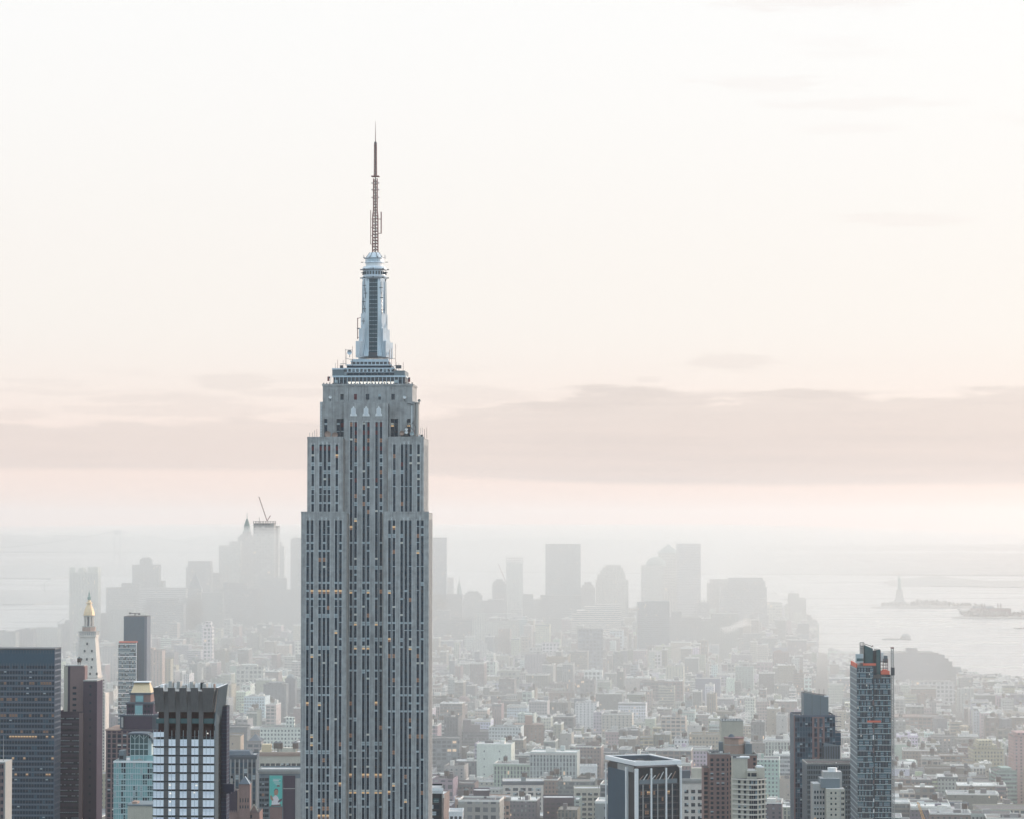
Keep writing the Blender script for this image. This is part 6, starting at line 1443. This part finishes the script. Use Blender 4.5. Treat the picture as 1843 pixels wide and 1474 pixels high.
def clock_spire():
    D = 3200; k = D/FPX; t = thing('clock_tower', 'small dark clock tower with pointed roof and pale round face, beyond the dark office', 'clock tower', (X(1286.5, D, 1310), D, 0), 0)
    z = lambda y: Z(y, D); mb = MB(); mb.box(-3.2, 3.2, 0, 6.4, 0, z(1304), M['brown']); mb.box(-3.6, 3.6, -.4, 6.8, z(1305), z(1303), M['conclt']); mb.build('shaft', t)
    r = MB(); r.ngon(0, 3.2, 4.2, z(1303), z(1287), M['slate'], 4, .1); r.build('pointed_roof', t)
    c = MB(); c.face([(1.9*cos(a*pi/8), -.08, z(1310)+1.9*sin(a*pi/8)) for a in range(16)], M['litw']); c.bar((0, -.12, z(1310)), (0, -.12, z(1310)+1.5), .2, M['black']); c.bar((0, -.12, z(1310)), (.9, -.12, z(1310)), .2, M['black']); c.build('clock_face', t); foot(X(1282, D), X(1291, D), D, D+7, z(1304))
clock_spire()
def dome_church():
    D = 2150; k = D/FPX; t = thing('church', 'small church with gilded onion dome right of the cream balcony tower', 'church', (X(1383, D, 1450), D, 0), 0); z = lambda y: Z(y, D)
    mb = MB(); mb.box(-5, 6, 0, 14, 0, z(1466), M['tanbr'], M['roofdk']); mb.ngon(0, 5, 4.2, z(1468), z(1460), M['tanbr'], 12); mb.build('wall', t)
    d = MB(); d.lathe(0, 5, [(10*k, z(1461)), (11*k, z(1457)), (9.5*k, z(1451)), (6*k, z(1446)), (2.5*k, z(1441)), (.8*k, z(1437)), (.3*k, z(1428)), (0, z(1427))], M['goldroof'], 16); d.build('onion_dome', t); foot(X(1372, D), X(1396, D), D, D+14, z(1450))
dome_church()
def yellow_crane():
    D = 2050; t = thing('crane', 'yellow lattice crane jib rising between roofs near the bottom right', 'crane', (X(1668, D, 1474), D, 0), 0); z = lambda y: Z(y, D); k = D/FPX
    def seg(mb, a, b, w_, m):
        a = Vector(a); b = Vector(b); n = 14
        for s in (-1, 1):
            for u in (-1, 1): mb.bar(a+Vector((s*w_, u*w_, 0)), b+Vector((s*w_*.55, u*w_*.55, 0)), .3, m)
        for i in range(n):
            p = a.lerp(b, i/n); q = a.lerp(b, (i+1)/n); s = 1 if i % 2 else -1; mb.bar(p+Vector((s*w_, -w_, 0)), q+Vector((-s*w_*.8, -w_, 0)), .25, m)
    x = lambda px: (px-1668)*k
    j = MB(); seg(j, (x(1668), 0, z(1490)), (x(1652), 0, z(1443)), .9, M['yellow']); j.build('jib', t)
    c = MB(); c.box(x(1651), x(1663.5), -.6, .6, z(1443.5), z(1441), M['white']); c.build('jib_head', t)
    m_ = MB(); seg(m_, (x(1668), 0, 0), (x(1668), 0, z(1490)), 1.0, M['yellow']); m_.box(x(1664), x(1674), -1.4, 1.4, z(1490)-3, z(1490), M['yellow']); m_.build('mast', t)
    cb = MB(); cb.bar((x(1654), 0, z(1443)), (x(1673), 0, z(1478)), .22, M['conclt']); cb.build('hoist_cable', t); foot(X(1655, D), X(1680, D), D-2, D+4, z(1470))
yellow_crane()
# statue on its island
def statue():
    D = GD(1091)+70; k = D/FPX; t = thing('statue', 'hazy robed statue with raised torch on a tall stepped pedestal on the island', 'statue', (X(1619, D, 1080), D, 4), 0)
    p = MB(); s = M['conclt']
    p.ngon(0, 0, 34, 0, 9, s, 10, 31); p.frustum(-16, 16, -16, 16, 9, 18, 3, 3, s); p.frustum(-11.5, 11.5, -11.5, 11.5, 18, 42, 2.6, 2.6, s); p.box(-10, 10, -10, 10, 42, 45, s); p.box(-7.5, 7.5, -7.5, 7.5, 45, 48, s); p.build('pedestal', t)
    b = MB(); v = M['verd']; b.lathe(0, 0, [(6.2, 48), (6.0, 54), (5.0, 64), (4.6, 70), (5.0, 76), (4.3, 81), (1.6, 83), (1.4, 84)], v, 14); b.lathe(0, 0, [(1.6, 83.4), (2.3, 86), (2.0, 89), (0, 90)], v, 12)
    b.bar((-3.4, 0, 79), (-4.8, 0, 89), 2.2, v, 1.5); b.bar((-4.8, 0, 89), (-4.6, 0, 95), 1.4, v, 1.2); b.bar((3.6, 0, 79), (4.8, -1.5, 71), 2.2, v, 1.6); b.build('robed_figure', t)
    c = MB(); [c.bar((0, 0, 88.5), (3.2*cos(pi*i/6), 0, 88.5+3.2*sin(pi*i/6)), .5, v, .1) for i in range(7)]; c.build('crown', t)
    q = MB(); q.lathe(-4.6, 0, [(1.2, 94.5), (1.9, 96), (1.2, 96.4), (1.1, 98), (0, 100)], M['gold'], 10); q.build('torch', t)
    tb = MB(); tb.bar((4.4, -2.2, 71), (5.4, -2.2, 76), 2.2, v); tb.build('tablet', t)
statue()
def island(name, pts, h, z0=0.0):
    return sheet(name, pts, h, M['farland'], thick=h+1)
D0 = GD(1094)
island('island', [(X(1568, D0), D0), (X(1640, D0), D0-40), (X(1776, D0), D0), (X(1770, D0), D0+190), (X(1650, D0), D0+260), (X(1590, D0), D0+200)], 3)
D1 = GD(1113)
island('island', [(X(1716, D1), D1+20), (X(1750, D1), D1-20), (X(1960, D1), D1-20), (X(1960, D1), D1+300), (X(1760, D1), D1+190)], 3)
def canopy(name, lst, D, seed, kind='stuff'):
    """bare winter woods: many leaf-sized faces gathered in uneven crowns over thin trunks"""
    r = random.Random(seed); mb = MB()
    for (p0, p1, hfun) in lst:
        p = p0
        while p < p1:
            h = hfun(p)*r.uniform(.75, 1.15); x = X(p, D); y = D+r.uniform(20, 140); rr = h*r.uniform(.35, .5)
            mb.bar((x, y, 2), (x, y, h*.6), .8, M['wood'])
            for i in range(26):
                a = r.uniform(0, 2*pi); q = rr*sqrt(r.random()); zz = 3+h*(.35+.6*r.random()); sh = max(.2, 1-abs((zz/h)-.62)*1.6); s = r.uniform(.8, 2.2)
                c = Vector((x+q*cos(a)*sh, y+q*sin(a)*sh, zz)); e = Vector((r.uniform(-1,1), r.uniform(-1,1), r.uniform(-1,1))).normalized()*s; f = e.cross(Vector((r.uniform(-1,1), r.uniform(-1,1), r.uniform(-1,1)))).normalized()*s
                mb.face([c-e-f, c+e-f, c+e+f, c-e+f], M['hill'])
            p += r.uniform(1.2, 2.6)
    return mb.build(name, kind=kind)
canopy('island_woods', [(1592, 1640, lambda p: 11), (1645, 1712, lambda p: 15+7*sin((p-1645)/67*pi)), (1712, 1770, lambda p: 14-6*(p-1712)/60)], D0, 4)
canopy('island_woods', [(1742, 1880, lambda p: 15), (1755, 1790, lambda p: 21)], D1, 5)
def ellis():
    t = thing('hall', 'long hazy hall with paired corner turrets on the island at the right edge', 'building', (X(1800, D1), D1+110, 3), 0); k = D1/FPX
    mb = MB(); mb.box(-36*k, 34*k, 0, 40, 0, 22, M['pinkbr'], M['slate']); mb.box(-50*k, -36*k, 0, 30, 0, 15, M['pinkbr'], M['slate']); mb.build('wall', t)
    r = MB(); r.frustum(-34*k, 5*k, 2, 38, 22, 28, 3, 12, M['slate']); r.build('hipped_roof', t)
    for c in (-19, 10):
        for d in (0, 5): 
            q = MB(); q.box((c+d)*k-1.6, (c+d)*k+1.6, 0, 4, 22, 33, M['pinkbr']); q.ngon((c+d)*k, 2, 2.2, 33, 37, M['slate'], 8, .2); q.build('turret', t)
ellis()
# vessels
def vessel(label, px0, px1, yw, seed, kind='barge', cat='boat', group=None):
    D = GD(yw); L_ = (px1-px0)*D/FPX; t = thing(kind, label, cat, (X((px0+px1)/2, D, yw), D, 0), R(3), group); r = random.Random(seed)
    h = MB(); b = L_*.09; hh = max(1.6, L_*.035)
    h.prism([(-L_/2, -b*.2), (-L_*.42, -b), (L_*.42, -b), (L_/2, -b*.4), (L_/2, b*.4), (L_*.42, b), (-L_*.42, b), (-L_/2, b*.2)], -.4, hh, M['darkmetal'], M['conc']); h.build('hull', t)
    c = MB(); c.box(L_*.12, L_*.36, -b*.6, b*.6, hh, hh*2.4, M['conclt']); c.box(L_*.16, L_*.30, -b*.45, b*.45, hh*2.4, hh*3.6, M['conclt']); c.box(-L_*.35, L_*.05, -b*.7, b*.7, hh, hh*1.35, M['conc']); c.bar((L_*.2, 0, hh*3), (L_*.2, 0, hh*5), .4, M['conc']); c.build('deckhouse', t); return t
bt = vessel('hazy work barge with a rounded deckhouse alone on the bay below the statue', 1587, 1640, 1151, 1)
k_b = GD(1151)/FPX; q = MB(); q.lathe(17*k_b, 0, [(8.5*k_b, 3), (8.5*k_b, 8), (7*k_b, 12), (3.5*k_b, 14), (0, 14.6)], M['gclad'], 16); [q.bar((x, 0, 2), (x, 0, 7+abs(x) % 3), .5, M['conc']) for x in (-24, -19, -14, -9, -3, 2)]; q.build('deck_load', bt)
vessel('dark low boat cut by the right edge of the bay', 1824, 1862, 1131, 2)
vessel('smallest hazy boat on the far water above the slender tower', 1412, 1431, 1065, 3, 'boat')
vessel('hazy boat left of the smallest far boat', 1381, 1401, 1068.5, 4, 'boat')
vessel('long hazy boat just above the slender hazy apartment tower', 1401, 1422, 1079, 5, 'boat')
vessel('tiny hazy tug alone between the far towers and the statue', 1466, 1473, 1087, 6, 'boat')
vessel('speck of a boat right below the statue island', 1722, 1728, 1097, 7, 'boat')
vessel('hazy ship between the needle spire and the stepped dome tower', 848, 868, 1047, 8, 'boat')
# suspension bridge far off at the left
def bridge():
    D = 18500; t = thing('suspension_bridge', 'faint suspension bridge with one tall tower on the horizon at far left', 'bridge', (X(211, D, 980), D, 0), 0); k = D/FPX; z = lambda y: Z(y, D)
    tw = MB()
    for s in (-1, 1): tw.box(s*5.1*k-1.4*k, s*5.1*k+1.4*k, -12, 12, 0, z(953), M['gclad'])
    tw.box(-5*k, 5*k, -10, 10, z(962), z(954), M['gclad']); tw.box(-5*k, 5*k, -10, 10, z(997), z(993), M['gclad']); tw.build('tower', t)
    dk = MB(); dk.box(-300*k, 330*k, -14, 14, z(994), z(992), M['gclad']); dk.build('deck', t)
    cb = MB(); n = 24
    for s, ln in ((-1, 330), (1, 330)):
        for i in range(n):
            f0, f1 = i/n, (i+1)/n; h = lambda f: z(954)-(z(954)-z(990))*(1-(1-f)**2); cb.bar((s*f0*ln*k, 0, h(f0)), (s*f1*ln*k, 0, h(f1)), 5, M['gclad'])
    cb.build('main_cable', t)
bridge()
def piers():
    for i, (p0, p1, y, sd) in enumerate(((1712, 1741, 1208, 14), (1716, 1748, 1214, 14), (1760, 1768, 1222, 16), (1668, 1700, 1196, 14))):
        D = GD(y); t = thing('pier', ('upper of the two thin piers poking from the ziggurat into the bay', 'lower of the two thin piers poking from the ziggurat into the bay', 'short pier stub by the grey terminal building', 'thin pier behind the top of the ziggurat')[i], 'pier', (X(p0-30, D, y), D, 0), 0)
        m_ = MB(); L_ = (p1-p0+30)*D/FPX; m_.box(0, L_, 0, sd, 1.6, 3.2, M['conc']); [m_.box(4+j*L_/8, 5+j*L_/8, 1, 2, -1, 1.6, M['conc']) for j in range(8)]; m_.build('deck', t)
        s = MB(); s.box(6, L_*.8, 2, sd-2, 3.2, 8, M['gclad']); s.build('shed', t)
piers()
def gantry(px, yb, h, seed):
    D = GD(yb); k = D/FPX; t = thing('crane', {1: 'faint harbour crane on the far left shore, leaning jib', 2: 'faint harbour crane low behind the notched slab tower'}[seed], 'crane', (X(px, D, yb), D, 5), 0); m_ = MB(); m_.bar((0, 0, 0), (0, 0, h*.6), 3, M['gclad']); m_.build('mast', t); j = MB(); j.bar((-h*.25, 0, h*.5), (h*.45, 0, h), 2.2, M['gclad']); j.build('jib', t)
gantry(80, 1066, 45, 1); gantry(107, 1135, 26, 2)
# ---------------------------------------------------------------- the city between: near blocks one by one, the far roofs as one mass
RR = random.Random(21)
def visible_px(x, y, z):
    v = Vector((x, y, z-CAMZ)); dy = v.y*cos(TH)+v.z*sin(TH); return CXP+FPX*v.x/dy, CYP-FPX*(v.z*cos(TH)-v.y*sin(TH))/dy
heroes = list(BOXES)
def blocked(x0, x1, y0, y1):
    for a, b, c, d, zt, h in heroes:
        if x0 < b+2 and x1 > a-2 and y0 < d+3 and y1 > c-3: return True
    return False
def in_poly(x, y, pts=land):
    c = False; n = len(pts)
    for i in range(n):
        (xa, ya), (xb, yb) = pts[i], pts[i-1]
        if (ya > y) != (yb > y) and x < (xb-xa)*(y-ya)/(yb-ya)+xa: c = not c
    return c
GY = -R(6.5); cn, sn = cos(GY), sin(GY)
lots = []
def zone_h(y, x):
    q = RR.random()
    if y < 2500: b = RR.uniform(22, 46) if q < .74 else RR.uniform(46, 72)
    elif y < 3100: b = RR.uniform(16, 40) if q < .74 else RR.uniform(38, 66)
    elif y < 4300: b = RR.uniform(12, 26) if q < .76 else RR.uniform(26, 58)
    elif y < 5100: b = RR.uniform(16, 32) if q < .8 else RR.uniform(32, 62)
    else: b = RR.uniform(22, 55) if q < .8 else RR.uniform(50, 78)
    return b
PAL0 = [('pale grey', (.40,.40,.39), 3), ('cream', (.47,.44,.37), 3), ('tan', (.35,.30,.24), 3), ('brown', (.19,.15,.135), 3), ('red brick', (.25,.155,.13), 3), ('white', (.60,.60,.58), 2.2), ('dark grey', (.13,.14,.15), 2.2), ('slate blue', (.17,.20,.225), 2.2), ('pinkish', (.36,.27,.25), 1.6), ('greenish', (.27,.31,.30), .3)]
PAL = [(n, tuple((v*.62+.38*(c[0]+c[1]+c[2])/3)*f for v, f in zip(c, (.92, .98, 1.0))), w_) for n, c, w_ in PAL0]
def pickpal():
    r = RR.random()*sum(p[2] for p in PAL)
    for p in PAL:
        r -= p[2]
        if r <= 0: return p
    return PAL[0]
v = 1780.0
AV = 178.0
while v < 6750:
    D2 = 62 if v < 4400 else 55
    for iu in range(-16, 16):
        u0 = iu*AV+RR.uniform(-4, 4); u1 = u0+AV-24
        for row in (0, 1):
            y0 = v+row*(D2/2); u = u0
            while u < u1-8:
                wdt = min(u1-u, RR.choice([9, 12, 15, 18, 22, 26, 34] if v > 2700 else [14, 18, 22, 26, 32, 42])); dpt = D2/2-1.5
                cx_, cy_ = u+wdt/2, y0+dpt/2
                X0 = cx_*cn-cy_*sn; Y0 = cx_*sn+cy_*cn
                u += wdt
                px, _ = visible_px(X0, Y0, 30)
                if px < -60 or px > 1900 or not in_poly(X0, Y0): RR.random(); continue
                h = zone_h(Y0, X0)
                if RR.random() < .05: continue
                if blocked(X0-wdt/2, X0+wdt/2, Y0-dpt/2, Y0+dpt/2): continue
                px, py = visible_px(X0, Y0, h)
                if px > 1450: h = min(h, 40)
                if px > 1600 and Y0 > 3900: h = min(h, 18)
                if px > 1480 and Y0 > 4600: h = min(h, 14)
                if px < 125 and Y0 > 4600: h = min(h, 34)
                # keep the lower mass below the far skyline
                if py > 1490: continue
                lots.append([X0, Y0, wdt-.3, dpt, h, pickpal()])
    v += D2+17
print('lots', len(lots))
# what shows: paint footprints front to back on a coarse picture and count
Wd, Hd = 922, 737
buf = np.zeros((Hd, Wd), dtype=np.int32)
items = [(b[2], ('h', b)) for b in heroes]+[(l[1]-l[3]/2, ('l', i)) for i, l in enumerate(lots)]
items.sort(key=lambda q: -q[0])
for d, (kd, q) in items:
    if kd == 'h': x0, x1, y0, y1, zt, _ = q; idn = -1
    else:
        l = lots[q]; x0, x1, y0, zt = l[0]-l[2]/2, l[0]+l[2]/2, l[1]-l[3]/2, l[4]; y1 = l[1]+l[3]/2; idn = q+1
    a, t0 = visible_px(x0, y0, zt); b, t1 = visible_px(x1, y0, zt); _, t2 = visible_px(x1, y1, zt); _, bo = visible_px(x0, y0, 0)
    ya, yb = int(max(0, min(t0, t2)/2)), int(min(Hd, bo/2)); xa, xb = int(max(0, a/2)), int(min(Wd, math.ceil(b/2)))
    if yb > ya and xb > xa: buf[ya:yb, xa:xb] = idn
cnt = np.bincount(np.maximum(buf, 0).ravel(), minlength=len(lots)+1)[1:]
order = np.argsort(-cnt); NB = 300-sum(1 for o in C.objects if o.get('category') == 'building')
near = [int(i) for i in order[:NB] if cnt[i] > 0]; nearset = set(near)
STY = ['punch', 'loft', 'resid', 'ribbon', 'pier', 'blank', 'grid']
def sty_for(w_, h, r):
    if w_ < 14 and h < 22: return r.choice(['resid', 'resid', 'blank'])
    return r.choice(['punch', 'punch', 'loft', 'resid', 'ribbon', 'pier', 'blank', 'grid', 'punch'])
def wall_geo(mb, l, r, ox, oy, flat=False):
    X0, Y0, w_, dp, h, pal = l; c = tuple(v*r.uniform(.85, 1.12) for v in pal[1]); mb.col = c; s = sty_for(w_, h, r)
    k0 = len(mb.v); mb.box(-w_/2, w_/2, -dp/2, dp/2, 0, h, F[s], mt=M['paint'], bottom=False)
    side = F['blank']; mb.mi[-4] = mb.mat(side); mb.mi[-2] = mb.mat(side)
    return k0, c, s
def roof_geo(mb, l, r, c, many=True):
    X0, Y0, w_, dp, h, pal = l; a, b, e, f = -w_/2, w_/2, -dp/2, dp/2
    rc = r.choice([(.10,.10,.105), (.16,.16,.165), (.30,.30,.31), (.5,.5,.5), (.62,.62,.61), (.22,.21,.20)])
    mb.col = rc; mb.box(a+.3, b-.3, e+.3, f-.3, h-.1, h+.25, M['paint'], bottom=False)
    pc = c if r.random() < .45 else (.68,.68,.66); mb.col = pc; ph = r.uniform(.7, 1.6); th = .45
    for q in ((a, b, e, e+th), (a, b, f-th, f), (a, a+th, e+th, f-th), (b-th, b, e+th, f-th)): mb.box(*q, h-.02, h+ph, M['paint'], bottom=False)
def clutter_geo(mb, l, r, c, t=None):
    X0, Y0, w_, dp, h, pal = l
    for i in range(r.choice([1, 1, 2, 2, 3])):
        ww, dd, hh = r.uniform(2.5, min(8, w_*.4)), r.uniform(3, 8), r.uniform(2.2, 5.5); x = r.uniform(-w_/2+ww/2+.5, w_/2-ww/2-.5); y = r.uniform(-dp/2+dd/2+.5, dp/2-dd/2-.5)
        if t: mb = MB()
        mb.col = r.choice([c, (.14,.14,.15), (.5,.5,.49), (.30,.30,.31), (.62,.61,.58)]); mb.box(x-ww/2, x+ww/2, y-dd/2, y+dd/2, h+.2, h+hh, M['paint'], bottom=False)
        if t: mb.build('roof_house', t)
    for i in range(r.choice([0, 1, 2, 4])):
        x = r.uniform(-w_/2+1, w_/2-1); y = r.uniform(-dp/2+1, dp/2-1); s = r.uniform(.4, 1.1)
        if t: mb = MB()
        mb.col = r.choice([(.6,.6,.6), (.12,.12,.13), (.4,.4,.4)]); mb.box(x-s, x+s, y-s, y+s, h+.2, h+r.uniform(.8, 2.2), M['paint'], bottom=False)
        if t: mb.build('roof_vent', t)
def tank_geo(mb, x, y, z0, s=1.0):
    mb.col = (.07,.055,.05); mb.ngon(x, y, 2.1*s, z0+3*s, z0+7*s, M['paint'], 8); mb.col = (.10,.12,.13); mb.ngon(x, y, 2.3*s, z0+7*s, z0+8.6*s, M['paint'], 8, .1); mb.col = (.07,.07,.07)
    for i in (-1, 1): mb.box(x+i*1.2*s-.2, x+i*1.2*s+.2, y-1.4*s, y+1.4*s, z0, z0+3*s, M['paint'], bottom=False)
# landmarks by picture column, for telling where a block stands
LM = [(-60, 205, 'left of the construction tower'), (205, 545, 'between construction tower and skyscraper'), (545, 900, 'just right of the skyscraper'), (900, 1100, 'left of the white columned office'),
      (1100, 1275, 'behind the white columned office'), (1275, 1430, 'behind the red brick tower'), (1430, 1610, 'behind the blue glass towers'), (1610, 1950, 'right of the hoist mast')]
DEP = [(0, 2350, 'nearest row'), (2350, 2700, 'second row back'), (2700, 3200, 'third row back'), (3200, 3900, 'fading row'), (3900, 9000, 'farthest hazy row')]
recs = []
for i in near:
    l = lots[i]; px, py = visible_px(l[0], l[1], l[4]); r = random.Random(i*7+1)
    where = next((s for a, b, s in LM if a <= px < b), 'near the edge'); row = next(s for a, b, s in DEP if a <= l[1] < b)
    size = 'narrow' if l[2] < 15 else ('broad' if l[2] > 28 else 'square'); tall = 'tall' if l[4] > 40 else ('mid-rise' if l[4] > 24 else 'low')
    tank = l[4] > 18 and l[1] < 3600 and r.random() < .55
    recs.append((i, px, where, row, f"{size} {tall} {l[5][0]}", tank))
from collections import defaultdict
grp = defaultdict(list)
for rc in recs: grp[(rc[2], rc[3], rc[4])].append(rc)
ORD = ['leftmost', 'second from left', 'third from left', 'fourth from left', 'fifth from left', 'sixth from left', 'seventh from left', 'eighth from left', 'ninth from left', 'tenth from left']+[f'place {k} from left' for k in range(11, 60)]
for key, lst in grp.items():
    lst.sort(key=lambda q: q[1])
    for n, (i, px, where, row, desc, tank) in enumerate(lst):
        l = lots[i]; r = random.Random(i*7+2)
        lb = f"{desc} block{' with water tank' if tank and len(where.split()) < 5 else ''}, {row} {where}"+(f", {ORD[n]}" if len(lst) > 1 else '')
        w_ = lb.split()
        if len(w_) > 15: lb = lb.replace(' with water tank', '').replace('between construction tower and skyscraper', 'left of the skyscraper')
        if len(lb.split()) > 16: lb = lb.replace('mid-rise ', '').replace(' the ', ' ')
        t = thing('building', lb, 'building', (l[0], l[1], 0), GY, 'low and mid-rise city blocks')
        mb = MB(); k0, c, s = wall_geo(mb, l, r, 0, 0); mb.build('wall', t)
        rf = MB(); roof_geo(rf, l, r, c); rf.build('roof', t)
        clutter_geo(None, l, r, c, t)
        if s in ('punch', 'loft', 'pier') and r.random() < .6:
            co = MB(); co.col = r.choice([c, (.5,.5,.48), (.12,.15,.17)]); co.box(-l[2]/2-.4, l[2]/2+.4, -l[3]/2-.8, -l[3]/2, l[4]-1.6, l[4]+.4, M['paint']); co.build('cornice', t)
        if tank:
            for q in range(r.choice([1, 1, 2])): water_tank(t, r.uniform(-l[2]/2+3, l[2]/2-3), r.uniform(-l[3]/2+3, l[3]/2-3), l[4]+.2, r.uniform(.75, 1.1))
mass = MB()
for i, l in enumerate(lots):
    if i in nearset: continue
    if l[1] < 2300 and cnt[i] == 0: continue
    r = random.Random(i*7+3); k0 = len(mass.v); k0, c, s = wall_geo(mass, l, r, 0, 0); roof_geo(mass, l, r, c); clutter_geo(mass, l, r, c)
    if l[1] < 4200 and l[4] > 17 and r.random() < .3: tank_geo(mass, r.uniform(-l[2]/2+2.5, l[2]/2-2.5), r.uniform(-5, 5), l[4], r.uniform(.7, 1))
    for j in range(k0, len(mass.v)):
        x, y, z = mass.v[j]; mass.v[j] = (l[0]+x*cn-y*sn, l[1]+x*sn+y*cn, z)
mass.build('distant_buildings', kind='stuff')
# bare street and park trees standing between the blocks of the middle distance
tr = MB(); r = random.Random(5)
for (px0, px1, Da, Db, n) in ((1075, 1135, 3450, 3520, 40), (1790, 1843, 2900, 3000, 20), (780, 830, 3150, 3250, 20), (1290, 1330, 3900, 4000, 20)):
    for i in range(n):
        D = r.uniform(Da, Db); x = X(r.uniform(px0, px1), D); h = r.uniform(12, 20); tr.bar((x, D, 2.5), (x, D, h*.6), .5, M['wood'])
        for j in range(24):
            a = r.uniform(0, 2*pi); q = h*.42*sqrt(r.random()); c = Vector((x+q*cos(a), D+q*sin(a), h*(.4+.6*r.random()))); e = Vector((r.uniform(-1,1), r.uniform(-1,1), r.uniform(-1,1))).normalized()*r.uniform(.5, 1.3); f = e.cross(Vector((r.uniform(-1,1), r.uniform(-1,1), .3))).normalized()*1.0
            tr.face([c-e-f, c+e-f, c+e+f, c-e+f], M['hill'])
tr.build('bare_trees', kind='stuff')

# thin steam rising from two roofs
def steam(px, py, D, r0, n, seed):
    q = random.Random(seed); mb = MB(); sm = volume_mat('steam_cloud', (.99,.98,.97), .9/r0/2.2, .4); x, y, z = P(px, py, D); k0 = 0
    prof = [(0, -1)]+[(cos(i*pi/8-pi/2)*(1+.25*sin(i*2.1)), sin(i*pi/8-pi/2)) for i in range(1, 8)]+[(0, 1)]
    mb.lathe(0, 0, [(max(0, a)*r0, b*r0*.8) for a, b in prof], sm, 14)
    mb.v = [(vx*1.7+vz*.9+.25*r0*sin(vz*1.3/r0*3), vy, vz+.25*r0*sin(vx*2.2/r0)) for vx, vy, vz in mb.v]
    o = mb.build('steam', None, (x, y, z), kind='stuff')
steam(1328, 1291, 1770, 4.5, 5, 1); steam(1325, 1126, 4900, 14, 5, 2)
